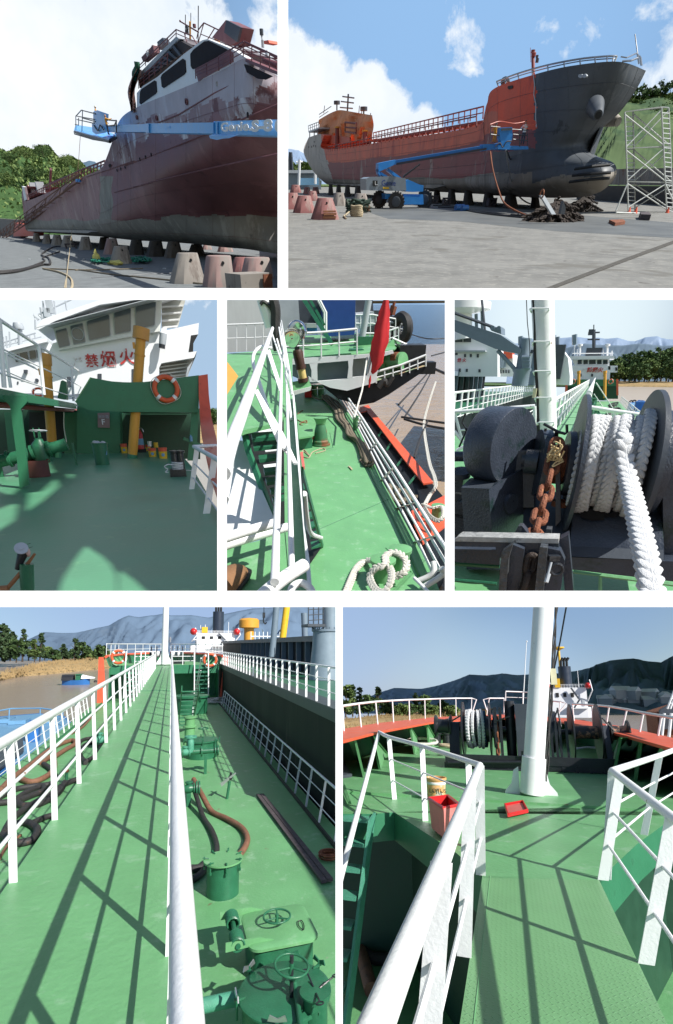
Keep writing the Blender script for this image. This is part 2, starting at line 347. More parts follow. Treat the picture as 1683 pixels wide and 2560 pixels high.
# ------------------------------------------------------------------ white frame close to the camera for the gutters between the seven scenes
def wall():
 d=0.35;t=.006
 def p(nx,ny,k=1.0):return CAM.to_3x3()@V(((nx-X0)/F,(Y0-ny)/F,-1))*d*k
 mb=MB()
 def bar(x0,y0,x1,y1):
  a=[p(x0,y0),p(x1,y0),p(x1,y1),p(x0,y1)];b=[q*(1+t/d)for q in a]
  mb.add(a+b,[(3,2,1,0),(4,5,6,7),(0,1,5,4),(1,2,6,5),(2,3,7,6),(3,0,4,7)])
 e=60
 bar(694.3,-e,720.6,720.6);bar(-e,720.6,W_+e,749.5)
 bar(543.2,749.5,567.5,1477);bar(1112.5,749.5,1136.5,1477)
 bar(-e,1477,W_+e,1517.6);bar(839,1517.6,857.2,H_+e)
 bar(-e,-e,-15,720.6);bar(W_+15,-e,W_+e,720.6);bar(-e,749.5,-15,1477);bar(W_+15,749.5,W_+e,1477);bar(-e,1517.6,-15,H_+e);bar(W_+15,1517.6,W_+e,H_+e)
 me=bpy.data.meshes.new('gutter_frame');me.from_pydata(mb.v,[],mb.f)
 me.materials.append(mat('white_gutter_paint',(.95,.95,.95),.9,var=.0,spec=0.0));o=bpy.data.objects.new('gutter_frame',me);COL.objects.link(o)
 bm=bmesh.new();bm.from_mesh(me);bmesh.ops.recalc_face_normals(bm,faces=bm.faces);bm.to_mesh(me);bm.free()
 o['label']='white gutter frame near the camera whose seven openings look onto the shipyard and deck scenes';o['category']='wall'
wall()
# ------------------------------------------------------------------ shared builders
def lerp(a,b,t):return V(a)+(V(b)-V(a))*t
def railing(P,label,bases,tops,mids=(.34,.67),rt=.028,rm=.012,post=.022,flat=None,m='white',group=None,cat='railing',ends=True,base_m=None,name='railing',clip=True,top_pts=None):
 bases=[V(b)for b in bases]
 tops=[b+V((0,0,tops))for b in bases]if isinstance(tops,(int,float))else[V(t)for t in tops]
 t=P.thing(name,label,cat,bases[0],group)
 mb=MB();mb.path(top_pts or tops,rt,12)
 t.pt('top_rail',mb,m,clip=clip)
 for k in mids:
  mb=MB();mb.path([lerp(b,q,k)for b,q in zip(bases,tops)],rm,8);t.pt('mid_rail',mb,m,clip=clip)
 for i,(b,q)in enumerate(zip(bases,tops)):
  mb=MB()
  if flat:
   d=(bases[min(i+1,len(bases)-1)]-bases[max(i-1,0)]);d.z=0;d.normalize();s=V((-d.y,d.x,0))
   w,th=flat;c=[s*w/2+d*th/2,s*w/2-d*th/2,-s*w/2-d*th/2,-s*w/2+d*th/2]
   mb.loft([[b+x for x in c],[q+x*.9 for x in c]],smooth=False)
  else:mb.tube(b,q,post,8)
  t.pt('post',mb,m,clip=clip)
 return t
def plate(pts,th=.02,n=None):
 pts=[V(p)for p in pts];nn=V(n)if n else(pts[1]-pts[0]).cross(pts[2]-pts[0]).normalized()
 return MB().prism(pts,nn*th)
def text(txt,size,origin,xdir,ydir,th=.004,bold=0.0,align='CENTER'):
 c=bpy.data.curves.new('t','FONT');c.body=txt;c.size=size;c.extrude=th;c.offset=bold*size;c.align_x=align;c.align_y='CENTER';c.resolution_u=3
 o=bpy.data.objects.new('t',c);COL.objects.link(o);bpy.context.view_layer.update()
 me=o.to_mesh();x=V(xdir);y=V(ydir);z=x.normalized().cross(y.normalized())
 mb=MB();mb.add([V(origin)+x*v.co.x+y*v.co.y+z*v.co.z for v in me.vertices],[tuple(p.vertices)for p in me.polygons])
 o.to_mesh_clear();bpy.data.objects.remove(o);return mb
def crown(mb,c,rx,rz,n,leaf,shape='round',rnd=random):
 mb.norecalc=True
 cl=[]
 nc=max(8,n//40)
 for _ in range(nc):
  a=rnd.uniform(0,2*pi);u=rnd.uniform(-1,1);q=rnd.uniform(.35,1)**.6
  if shape=='cone':
   h=rnd.uniform(-1,1);rr=(1-(h+1)/2)**.75*rx*rnd.uniform(.3,1)+rx*.08
   p=V((cos(a)*rr,sin(a)*rr,h*rz))
  else:
   k=sqrt(1-u*u);p=V((cos(a)*k*rx*q,sin(a)*k*rx*q,u*rz*q))
  cl.append((V(c)+p,rnd.uniform(.10,.28)*rx))
 vs=[];fs=[]
 for i in range(n):
  p,r=cl[i%nc]
  d=V((rnd.gauss(0,1),rnd.gauss(0,1),rnd.gauss(0,.7)))*r*.62;q=p+d
  t1=V((rnd.uniform(-1,1),rnd.uniform(-1,1),rnd.uniform(-.6,.6))).normalized()*leaf*rnd.uniform(.5,1.3);t2=V((rnd.uniform(-1,1),rnd.uniform(-1,1),rnd.uniform(-1,1))).normalized()*leaf*rnd.uniform(.4,1.1)
  o=len(vs);vs+=[q-t1,q+t2,q+t1,q-t2];fs.append((o,o+1,o+2,o+3))
 mb.add(vs,fs);return mb
def tree(P,base,h,w,label,kind='round',m='leaf',n=900,leaf=None,group='trees along the river bank',name='tree',cat='tree',clip=True):
 t=P.thing(name,label,cat,base,group);b=V(base);leaf=leaf or w*.055
 mb=MB();lean=V((random.uniform(-.04,.04)*h,0,0))
 mb.path([b+V((0,0,-h*.03)),b+lean*.4+V((0,0,h*.45)),b+lean+V((0,0,h*.9))],.1,6,radii=[h*.028,h*.018,h*.005])
 for k in range(5):
  a=random.uniform(0,6.28);z=h*random.uniform(.3,.7);mb.tube(b+V((0,0,z)),b+V((cos(a)*w*.35,sin(a)*w*.35,z+h*.13)),h*.009,5,r1=h*.003)
 t.pt('trunk',mb,'bark',clip=clip)
 mb=MB();cz=.56 if kind!='cone' else.54
 crown(mb,b+V((0,0,h*cz)),w/2,h*(1-cz)*.98,n,leaf,kind)
 t.pt('crown',mb,m,clip=clip);return t
def ridge(P,pts,y,depth,zb,m,name='hills',seed=1,nx=180,ny=30,rough=.16):
 X=[p[0]for p in pts];rows=[]
 for j in range(ny+1):
  t=j/ny;row=[]
  for i in range(nx+1):
   x=X[0]+(X[-1]-X[0])*i/nx
   for a,b in zip(pts,pts[1:]):
    if a[0]<=x<=b[0]+1e-6:Yp=a[1]+(b[1]-a[1])*(x-a[0])/max(1e-6,b[0]-a[0]);break
   top=P.Vy(x,Yp,y);base_z=zb
   hz=top.z-base_z;q=V((top.x*(1-depth/y*(1-t)),y-depth*(1-t),base_z+hz*(t**1.15)))
   nz=noise.fractal(V((q.x/(hz*.55+1e-6)+seed*7,q.y/(hz*.55+1e-6),seed)),.9,2.1,5)
   fall=sin(pi*min(1,t*.97))if t<1 else 0
   q.z+=nz*hz*rough*fall
   if t==1:q.z+=nz*hz*.012
   q.z=max(q.z,base_z-hz*.02*(1-t));row.append(q)
  rows.append(row)
 rows.append([V((p.x,p.y+depth*.4,zb))for p in rows[-1]])
 return P.struct(name,MB().grid(rows),m,sharp=180)
def lifering(P,c,n,R,label,group='lifebuoys on the bulwarks',tilt=None):
 t=P.thing('lifebuoy',label,'lifebuoy',c,group);n=V(n).normalized();u=n.cross(V((0,0,1))).normalized();w=u.cross(n)
 t.pt('ring',MB().torus(c,R,R*.22,n,32,10),'lifering')
 for k in range(4):
  a=pi/4+k*pi/2;p=[V(c)+(u*cos(a+s)+w*sin(a+s))*R for s in(-.13,0,.13)]
  t.pt('band',MB().path(p,R*.235,10),'white')
 rp=[V(c)+(u*cos(a)+w*sin(a))*R*(1.28+.07*sin(4*a))for a in[2*pi*i/40 for i in range(40)]]
 t.pt('grab_line',MB().path(rp,R*.03,5,closed=True),'rope');return t
def house_windows(t,P,rects,y_off,frame='white',glassm='glass',parent=None,rnd=0.0,fr=.05,plane=None):
 p0,n=plane;n=V(n).normalized()
 for r in rects:
  q=[P.on(x,y,p0,n)for x,y in r];c=sum(q,V((0,0,0)))/len(q)
  if rnd:
   rr=[]
   for i,p in enumerate(q):
    a=q[i-1];b=q[(i+1)%len(q)]
    la=(a-p);lb=(b-p);k=rnd
    A=p+la*k;Bp=p+lb*k;rr+=[A,A*.3+p*.4+Bp*.3,Bp]if False else[A,(A+Bp)*.25+p*.5,Bp]
   q=rr
  w=t.pt('window',MB().prism([c+(p-c)*(1+fr)+n*.002 for p in q],n*.03),frame)
  t.pt('pane',MB().prism([p+n*.033 for p in q],n*.006),glassm,parent=w)
def person(P,base,h,label,pose='stand',top='cloth_y',legs='cloth_d',hat='helmet',face=V((0,1,0)),arms=None,group=None):
 t=P.thing('person',label,'person',base,group);b=V(base);f=V(face).normalized();r=f.cross(V((0,0,1))).normalized();s=h
 def q(x,y,z):return b+r*x*s+f*y*s+V((0,0,z*s))
 arms=arms or[(.12,.12,.55),(-.12,.12,.55)]
 J={'pel':q(0,0,.52),'ch':q(0,.01,.72),'nk':q(0,.01,.83),'hd':q(0,.02,.90)}
 mb=MB()
 # torso and head as one lofted surface, limbs grown from inside it
 def ell(c,a,d,n=12):return[c+r*cos(2*pi*i/n)*a*s+f*sin(2*pi*i/n)*d*s for i in range(n)]
 rings=[ell(q(0,0,.46),.03,.03),ell(q(0,0,.48),.085,.06),ell(q(0,0,.54),.09,.062),ell(q(0,0,.62),.075,.055),ell(q(0,0,.72),.095,.062),ell(q(0,0,.79),.105,.055),ell(q(0,.002,.82),.06,.04),ell(q(0,.005,.84),.033,.033),ell(q(0,.008,.865),.032,.034),ell(q(0,.015,.885),.042,.052),ell(q(0,.012,.92),.046,.058),ell(q(0,.01,.955),.044,.056),ell(q(0,.008,.985),.028,.035),ell(q(0,.008,.995),.004,.004)]
 mb.loft(rings)
 mb.sphere(q(0,.072,.905),.012*s,6);
 for sx in(-1,1):mb.sphere(q(.047*sx,.005,.915),.011*s,6,(.5,1,1.5));mb.sphere(q(.018*sx,.063,.925),.0065*s,5)
 hands=[]
 for sx,a in zip((1,-1),arms):
  hd=q(a[0]+sx*.02,a[1],a[2]);sh=q(sx*.1,0,.795);el=(sh+hd)/2+r*sx*.04*s-V((0,0,.05*s))-f*.02*s
  mb.path([sh,el,hd],.02,8,radii=[.034*s,.026*s,.017*s]);hands.append((hd,(hd-el).normalized(),sx))
  mb.sphere(hd+(hd-el).normalized()*.022*s,.022*s,8,(1,1,1))
  for k in range(5):
   o=r*(k-2)*.009*s;dd=(hd-el).normalized();mb.path([hd+dd*.03*s+o*.8,hd+dd*(.058-abs(k-2)*.004)*s+o,hd+dd*(.07-abs(k-2)*.005)*s+o-V((0,0,.014*s))],.0045*s,5)
 for sx in(-1,1):
  mb.path([q(sx*.05,0,.5),q(sx*.06,.01,.28),q(sx*.065,-.01,.05)],.03,8,radii=[.05*s,.036*s,.024*s])
 body=t.pt('body',mb,'skin')
 mb=MB();mb.loft([ell(q(0,0,.50),.098,.072),ell(q(0,0,.56),.096,.07),ell(q(0,0,.63),.086,.066),ell(q(0,0,.72),.104,.07),ell(q(0,0,.79),.112,.062),ell(q(0,.002,.825),.06,.045)])
 for(hd,dd,sx),a in zip(hands,arms):
  sh=q(sx*.1,0,.795);el=(sh+hd)/2+r*sx*.04*s-V((0,0,.05*s))-f*.02*s
  mb.path([sh,el,lerp(el,hd,.85)],.03,8,radii=[.044*s,.035*s,.028*s])
 t.pt('jacket',mb,top)
 mb=MB();mb.loft([ell(q(0,0,.53),.095,.068),ell(q(0,0,.46),.10,.07),ell(q(0,0,.43),.09,.06)])
 for sx in(-1,1):mb.path([q(sx*.05,0,.49),q(sx*.06,.01,.28),q(sx*.065,-.01,.045)],.04,8,radii=[.058*s,.046*s,.036*s])
 t.pt('trousers',mb,legs)
 for sx in(-1,1):
  mb=MB();c=q(sx*.066,.025,.018);mb.loft([[c+r*cos(2*pi*i/10)*.028*s*k+f*sin(2*pi*i/10)*.07*s*k+V((0,0,z*s))for i in range(10)]for z,k in((-.018,1),(.004,1),(.02,.72),(.034,.45))]);t.pt('shoe',mb,'dark')
 if hat:
  mb=MB();c=q(0,.01,.945);mb.lathe([(.072*s,-.004*s),(.07*s,.003*s),(.056*s,.008*s),(.052*s,.035*s),(.035*s,.058*s),(0,.066*s)],c,(0,0,1),16);t.pt('helmet',mb,hat)
 return t
def water(name,col,bs=.6,rough=.12,strength=.35):
 if name in MATS:return MATS[name]
 m=bpy.data.materials.new(name);m.use_nodes=True;t=m.node_tree;b=t.nodes['Principled BSDF']
 b.inputs['Base Color'].default_value=(*col,1);b.inputs['Roughness'].default_value=rough;b.inputs['IOR'].default_value=1.33
 tc=N(t,'ShaderNodeTexCoord');n=N(t,'ShaderNodeTexNoise',i_Scale=bs,i_Detail=6.0,i_Roughness=.6,i_Distortion=.6);t.links.new(tc.outputs['Object'],n.inputs['Vector'])
 bp=N(t,'ShaderNodeBump');bp.inputs['Strength'].default_value=strength;bp.inputs['Distance'].default_value=.3;t.links.new(n.outputs[0],bp.inputs['Height']);t.links.new(bp.outputs[0],b.inputs['Normal'])
 MATS[name]=m;return m
def chain(mb,pts,L,r,wid=.62):
 pts=even(pts,L*.74)
 for i in range(len(pts)-1):
  c=(pts[i]+pts[i+1])/2;t=(pts[i+1]-pts[i]).normalized();a=t.orthogonal().normalized();bb=t.cross(a)
  n=(a if i%2 else bb)
  n=(a*cos(.6)+bb*sin(.6))if i%2 else(-a*sin(.6)+bb*cos(.6));s=t.cross(n)
  w=L*wid/2-r;l=L/2-r;q=[]
  for k in range(16):
   g=2*pi*k/16;x=cos(g);y=sin(g);q.append(c+t*(x*w+(l-w)*(1 if x>0 else-1))+s*y*w)
  mb.path(q,r,8,closed=True)
 return mb
def hedge_mass(mb,P,pts,y,zb,n,leaf,depth):
 mb.norecalc=True;vs=[];fs=[]
 for i in range(n):
  k=random.random()*(len(pts)-1);a=pts[int(k)];b=pts[int(k)+1];fr=k-int(k)
  x=a[0]+(b[0]-a[0])*fr;yy=a[1]+(b[1]-a[1])*fr;top=P.Vy(x,yy,y)
  u=random.random()**.8;q=V((top.x,y-depth*(1-u)*random.random(),zb+(top.z-zb)*u))
  d=[V((random.uniform(-1,1),random.uniform(-1,1),random.uniform(-1,1))).normalized()*leaf*random.uniform(.5,1.2)for _ in range(2)]
  o=len(vs);vs+=[q-d[0],q+d[1],q+d[0],q-d[1]];fs.append((o,o+1,o+2,o+3))
 return mb.add(vs,fs)
 # ================================================================== PANEL: tanker bow in the shipyard with boom lift, top right
def cat(P1_,n=6):
 P_=[tuple(P1_[0])]+[tuple(p)for p in P1_]+[tuple(P1_[-1])];out=[]
 for i in range(1,len(P_)-2):
  a,b,c,d=P_[i-1:i+3]
  for k in range(n):
   t=k/n;out.append(tuple(.5*((2*b[j])+(c[j]-a[j])*t+(2*a[j]-5*b[j]+4*c[j]-d[j])*t*t+(3*b[j]-3*c[j]+d[j]-a[j])*t**3)for j in range(len(b))))
 out.append(P_[-2]);return out
def plating(name,bands,streak=.25,scale=.35,rough=.6):
 if name in MATS:return MATS[name]
 m=mat(name,bands[0],rough,var=.22,vs=scale*1.5,bump=.18,bs=1.2);t=m.node_tree;L=t.links.new;b=t.nodes['Principled BSDF']
 src=b.inputs['Base Color'].links[0].from_socket
 tc=N(t,'ShaderNodeTexCoord')
 for k,(c,thr,sc_)in enumerate(bands[1]):
  mp=N(t,'ShaderNodeMapping');mp.inputs['Scale'].default_value=(1,1,streak if k%2==0 else 1);mp.inputs['Location'].default_value=(k*7,0,0);L(tc.outputs['Object'],mp.inputs[0])
  n2=N(t,'ShaderNodeTexNoise',i_Scale=sc_,i_Detail=9.0,i_Roughness=.7);L(mp.outputs[0],n2.inputs['Vector'])
  src=mixc(t,mth(t,'DIVIDE',mth(t,'SUBTRACT',n2.outputs[0],thr),.06,clamp=True),src,c)
 L(src,b.inputs['Base Color']);return m
def block(P,X,Yb,Yt,wb,wt,m,label,group=None,name='concrete_block',proto=None):
 b=P.G(X,Yb);s=P.s(b);tx=P.up(b,X,Yt)-b;tx.z=0;rb,rt=wb*s/2,wt*s*.43;h=max(.2,P.up(b,X,Yt).z);b=b+V((0,rb*.8,0));h=max(h,rb*1.1)
 t=P.thing(name,label,'block',b,group)
 def oc(r,z,k=.55):return[b+V((x*r,y*r,z))+tx*(z/h)for x,y in((1,k),(k,1),(-k,1),(-1,k),(-1,-k),(-k,-1),(k,-1),(1,-k))]
 t.pt('body',MB().loft([oc(rb,0),oc(rb*.985,h*.06),oc(rt,h*.96),oc(rt*.93,h)],smooth=False),m)
 t.pt('lifting_hole',MB().cyl(b+tx*.78+V((0,-(rb*.22+rt*.78)-.012,h*.78)),rt*.14,.02,(0,-1,-.12),12),'dark')
 return t
def smoke_tree_mass(P,name,pts,y,zb,n,leaf,depth,label,m):
 o=P.solo(name,hedge_mass(MB(),P,pts,y,zb,n,leaf,depth),m,label,'trees',kind='stuff');return o
def panel2():
 P=Pan(710,0,.62173,(GX1,0,W_,GY1),457,1.6,900000,vx=461)
 G,Vy,Vx,up,S_=P.G,P.Vy,P.Vx,P.up,P.s
 gm=mat('yard_concrete',(.18,.178,.165),.85,var=.3,vs=.9,spot=[(1.6,.68,(.10,.095,.085)),(.35,.60,(.14,.135,.12)),(9,.70,(.30,.29,.26))],col2=(.245,.238,.215),c2s=3.5,c2t=.52,c2w=.12,bump=.4,bs=7,spec=.25)
 # ground
 gq=[G(-60,1300),G(1800,1300),G(2000,745),G(-900,745)]
 P.struct('ground',MB().prism([G(-80,1320),G(1700,1320),G(2600,752),G(-700,752)],(0,0,-.3)),gm)
 P.solo('ground_joint',MB().prism([G(1040,1165,.004),G(1075,1165,.004),G(1330,1068,.004),G(1620,960,.004),G(1620,948,.004),G(1310,1062,.004),G(1130,1130,.004)],(0,0,.01)),mat('joint_debris',(.07,.065,.055),.95,var=.4,vs=6,bump=.8),'dark gravelly joint crossing the concrete in the lower right','joint')
 P.struct('dark_ground_strip',MB().prism([G(x,y,.0)for x,y in((300,840),(560,830),(1000,850),(1620,900),(1620,960),(1100,930),(700,890),(420,880))],(0,0,.004)),mat('dark_concrete',(.10,.105,.102),.6,var=.3,vs=.5))  # darker, smoother concrete strip along the foot of the hull
 # hull
 c=G(845,838).x
 rows=[[(100,552,0),(158,541,0),(166,600,0),(420,566,0),(778,503,0),(815,420,0),(846,356,0),(1005,300,0),(1160,264,.8),(1345,248,2.6),(1456,284,5.2)],[(82,590,0),(140,590,0),(172,622,0),(420,592,0),(770,530,0),(805,480,0),(850,420,0),(1005,372,0),(1165,345,1.0),(1330,332,2.8),(1418,358,5.0)],[(80,615,0),(135,620,0),(178,650,0),(420,625,0),(770,570,0),(808,540,0),(850,500,0),(1005,455,.1),(1165,440,1.2),(1290,440,3.0),(1352,450,4.8)],[(92,645,.1),(145,655,0),(188,680,0),(420,660,0),(770,615,0),(815,595,0),(860,570,0),(1005,535,.2),(1150,525,1.3),(1232,528,3.0),(1268,530,4.4)],[(112,680,.3),(158,690,.1),(200,704,0),(420,692,0),(770,662,0),(815,650,0),(860,640,0),(1005,610,.3),(1120,600,1.2),(1195,600,2.6),(1240,612,4.2)],[(138,712,.7),(178,719,.3),(222,724,.1),(420,722,0),(770,708,0),(815,705,0),(860,700,.05),(1005,680,.3),(1150,660,.9),(1260,650,1.8),(1325,655,3.2)],[(160,732,1.4),(200,738,.9),(245,742,.5),(420,748,.3),(770,752,.25),(815,755,.25),(860,758,.3),(1005,745,.5),(1160,735,1.0),(1280,715,1.8),(1337,695,3.2)],[(175,742,2.6),(215,748,2.2),(262,752,2.0),(420,762,1.8),(770,779,1.6),(815,783,1.6),(860,787,1.7),(1005,794,2.0),(1180,794,2.4),(1270,772,2.6),(1322,730,3.4)]]
 R=[cat(r,22)for r in rows];ncol=len(R[0]);grid=[]
 for j in range(ncol):
  colp=cat([r[j]for r in R],14);grid.append(colp)
 nr=len(grid[0]);mb=MB();pts=[[Vx(X,Y,c+dx)for X,Y,dx in g]for g in grid]
 vs=[p for g in pts for p in g];base=len(mb.v);mb.v+=vs;rnd=random.Random(1)
 for j in range(ncol-1):
  for i in range(nr-1):
   X,Y=(grid[j][i][0]+grid[j+1][i+1][0])/2,(grid[j][i][1]+grid[j+1][i+1][1])/2;fr=i/(nr-1)
   edge=1010+5*sin(Y*.09)+3*sin(Y*.31);wv=3*sin(X*.05)+2*sin(X*.17)
   if X<150+max(0,(Y-560)*.28)and j<44:k=0
   elif fr>.71+.025*sin(X*.021)+(.10 if X>1000 else 0):k=4
   elif X>edge or(X>838 and Y>612-(X-838)*.10+wv):k=3
   elif X>775 and Y<540+wv-(X-775)*.08:k=1 if Y<450+wv or X>860 else 2
   elif fr<.30+.01*sin(X*.03):k=2
   else:k=5
   mb.f.append([base+j*nr+i,base+(j+1)*nr+i,base+(j+1)*nr+i+1,base+j*nr+i+1]);mb.sm.append(True);mb.mi.append(k)
   # far side, so that the hull has depth
 off=V((9.5,0,0));top=[p[0]for p in pts];
 far=[V((max(p.x,min(p.x+9.5,.695*(p.y+3))),p.y+3,p.z))for p in top]
 o=len(mb.v);mb.v+=top+far;n_=len(top)
 for j in range(n_-1):mb.f.append([o+j,o+j+1,o+n_+j+1,o+n_+j]);mb.sm.append(False);mb.mi.append(2 if top[j].x<c+.1 else 3)
 far_b=[V((max(p.x,min(p.x+6,.66*(p.y+3))),p.y+3,p.z))for p in[q[-1]for q in pts]]
 o2=len(mb.v);mb.v+=far_b
 for j in range(n_-1):
  mb.f.append([o+n_+j,o+n_+j+1,o2+j+1,o2+j]);mb.sm.append(False);mb.mi.append(3)
 o3=len(mb.v);mb.v+=[p[-1]for p in pts]
 for j in range(n_-1):mb.f.append([o3+j,o3+j+1,o2+j+1,o2+j]);mb.sm.append(False);mb.mi.append(4)
 mb.f.append([base+i for i in range(nr)]+[o2]);mb.sm.append(False);mb.mi.append(0)
 H=[plating('stern_bare_grey',((.42,.38,.34),[((.32,.28,.24),.55,.6)])),plating('bow_red',((.74,.10,.045),[((.52,.07,.045),.56,.35),((.05,.03,.03),.68,1.2)])),plating('orange_band',((.62,.15,.09),[((.44,.09,.065),.55,.4),((.14,.05,.045),.66,1.0)])),plating('dark_primer',((.070,.080,.092),[((.115,.125,.138),.54,.3),((.035,.04,.046),.60,.8)]),rough=.55),plating('muddy_bottom',((.24,.215,.18),[((.34,.31,.27),.52,.5),((.085,.08,.06),.60,.35)]),rough=.85),plating('maroon_band',((.25,.075,.075),[((.34,.28,.25),.575,.5),((.13,.045,.045),.60,.8)]))]
 t=P.thing('tanker','stripped tanker on blocks, dark grey bow with bulb and red side','ship',V((c+4,50,0)))
 mb.norecalc=True
 t.pt('hull',mb,H,sharp=60)
 def hx(X,Y,dx=0):return Vx(X,Y,c+dx)
 ms=MB()
 for i in(14,28,42,56,70):ms.path([pts[j][i]+V((-.03,-.02,0))for j in range(20,ncol,4)],.007,4)
 for j in range(30,ncol-8,13):ms.path([q+V((-.03,-.02,0))for q in pts[j][:90:3]],.006,4)
 t.pt('weld_seams',ms,H[3])
 sK=lambda p:S_(p)
 # deck edge rail (long) and inner pipe rack
 pr=[hx(360,575,.05),hx(600,532,.05),hx(800,498,.05)];
 def raillong(a,b,n,mids,r,m,nm,rp=None):
  p0,p1,t0,t1=a[0],b[0],a[1],b[1]
  mbr=MB().path([t0,t1],r,6)
  for k in mids:mbr.path([lerp(p0,t0,k),lerp(p1,t1,k)],r*.7,5)
  t.pt(nm,mbr,m)
  for k in range(n+1):q=k/n;t.pt('post',MB().tube(lerp(p0,p1,q),lerp(t0,t1,q),rp or r,5),m)
 MR=mat('red_brown_steel',(.20,.05,.045),.6,var=.25);
 raillong((hx(178,612),hx(178,590)),(hx(775,512),hx(775,468)),34,(.5,),.05,MR,'side_rail')
 raillong((hx(360,560,3),hx(360,534,3)),(hx(800,478,3),hx(803,428,3)),26,(.5,),.06,MR,'walkway_rail');raillong((hx(185,600,2.5),hx(360,562,2.5)),(hx(360,560,2.5),hx(380,560,2.5)),1,(),.05,MR,'brace')
 t.pt('walkway',MB().prism([hx(350,563,3),hx(800,483,3),hx(800,492,3),hx(350,572,3)],(1.6,0,0)),MR);mbq=MB()
 for k in range(20):a=hx(365+21.5*k,570-3.9*k,2.9);mbq.tube(a,V((a.x,a.y,a.z-1.5)),.12,5)
 t.pt('walkway_posts',mbq,MR)
 # foredeck rail on the bow
 tops=cat([(855,328,0),(940,296,0),(1060,262,.3),(1190,237,1.2),(1300,226,2.2),(1340,226,2.7)],6);bots=cat([(862,346,0),(945,318,0),(1063,286,.3),(1192,258,1.2),(1300,249,2.2),(1330,248,2.6)],6)
 T_=[hx(*p)for p in tops];B_=[hx(*p)for p in bots];t.pt('bow_rail',MB().path(T_,.05,6).path([lerp(a,b,.45)for a,b in zip(T_,B_)],.03,5),'steel');mbq=MB()
 for k in range(0,len(T_),3):mbq.tube(B_[k],T_[k],.045,5)
 t.pt('bow_rail_posts',mbq,'steel')
 t.pt('stem_rail',MB().path([hx(1355,228,3),hx(1378,232,3.2),hx(1418,214,4.4),hx(1436,232,5),hx(1440,262,5)],.035,6).path([hx(1360,246,3),hx(1395,244,3.4),hx(1425,232,4.6)],.05,5).tube(hx(1422,218,4.5),hx(1428,256,4.6),.05,5).tube(hx(1432,226,4.8),hx(1437,262,4.9),.05,5),'steel');t.pt('jack_staff',MB().tube(hx(1424,230,4.6),hx(1412,138,4.6),.03,6),'dgrey')
 t.pt('mast_stump',MB().tube(hx(1003,298,3),hx(1001,205,3),.12,12).tube(hx(993,250,3),hx(991,192,3),.02,5).lathe([(.17,0),(.17,.2),(.12,.25)],hx(1003,228,3),n=12).cyl(hx(1001,212,3),.15,.15,n=12),MR);t.pt('bell_lamp',MB().cyl(hx(1017,252,2.8),.12,.22,n=12).cyl(hx(1017,234,2.8),.1,.16,n=12),'dgrey')
 t.pt('vent_hoop',MB().path(curve([hx(882,340,1),hx(880,326,1),hx(890,318,1),hx(900,326,1),hx(901,334,1)],5),.16,8),'dgrey')
 for X,Y,w_,h_ in((1198,306,12,8),(1214,305,11,8)):t.pt('hawse_hole',MB().prism([hx(X+cos(a)*w_*.8,Y+sin(a)*h_,.98)for a in[2*pi*k/14 for k in range(14)]],(-.1,0,0)),'grey_l')
 for X,Y in((908,352),(917,350)):t.pt('hawse_hole',MB().prism([hx(X+cos(a)*6,Y+sin(a)*7,-.05)for a in[2*pi*k/12 for k in range(12)]],(-.06,0,0)),'dark')
 # hawse pipes
 p0,p1=hx(1248,418,1.9),hx(1264,462,.5);s0=sK(p0);t.pt('hawse_pipe',MB().path([p0,lerp(p0,p1,.25),lerp(p0,p1,.85),p1],1,20,radii=[26*s0,33*s0,21*s0,15*s0]),H[3]);t.pt('hawse_mouth',MB().path([p1,p1+(p1-p0).normalized()*.06],11*s0,16),'dark')
 p0,p1=hx(1300,470,5.4),hx(1345,490,5.4);t.pt('hawse_pipe',MB().path([p0,p1],1,18,radii=[30*S_(p0),14*S_(p1)]),H[4])
 # bulb keel strips and waterline stabiliser
 for(x0,y0),(x1,y1)in(((1170,680),(1310,663)),((1160,706),(1315,694)),((1148,732),(1310,716))):t.pt('bulb_strip',MB().path([hx(x0,y0,.55),hx((x0+x1)/2,(y0+y1)/2-2,.9),hx(x1,y1,1.9)],.08,5),'dark')
 t.pt('bilge_keel',MB().prism([hx(175,738,-.2),hx(400,742,-.2),hx(622,742,-.2),hx(640,748,-.2),hx(600,757,-.2),hx(180,744,-.2)],(.9,0,0)),H[4])
 # stern house under tarpaulin
 tp=[(138,545,1),(140,480,1),(175,445,1),(235,440,1),(352,478,1),(360,500,1),(357,560,1),(165,600,1)]
 mbt=MB();gy=[]
 for i in range(15):
  f=i/14;X0_=138+22*max(0,.5-f)*0;row=[]
  for j in range(25):
   g=j/24;X=140+218*g;Yt=482-42*sin(min(1,g*2.2)*pi/2)+36*max(0,g-.35);Yb_=570-6*g;Y=Yt+(Yb_-Yt)*f
   row.append(hx(X+3*sin(f*7+g*5),Y,2+.3*sin(g*38+3*f)*f+.2*sin(g*17+f*9)+.2*noise.noise(V((g*9,f*9,0)))))
  gy.append(row)
 roof=[p+V((2.0,10,0))for p in gy[0]]
 t.pt('tarpaulin',mbt.grid([roof]+gy),mat('orange_tarpaulin',(.78,.30,.13),.75,var=.2,vs=.4,col2=(.62,.21,.10),c2s=.6,c2t=.55,c2w=.1,bump=.3,bs=3))
 t.pt('window_frame',MB().path([hx(246,492,1.2),hx(292,496,1.2),hx(290,536,1.2),hx(246,530,1.2)],.12,5,closed=True).path([hx(246,512,1.2),hx(291,515,1.2)],.1,5),MR)
 t.pt('poop_bulwark',MB().prism([hx(158,540,1.5),hx(262,552,1.5),hx(268,575,1.5),hx(168,580,1.5)],(.3,0,0)),H[2])
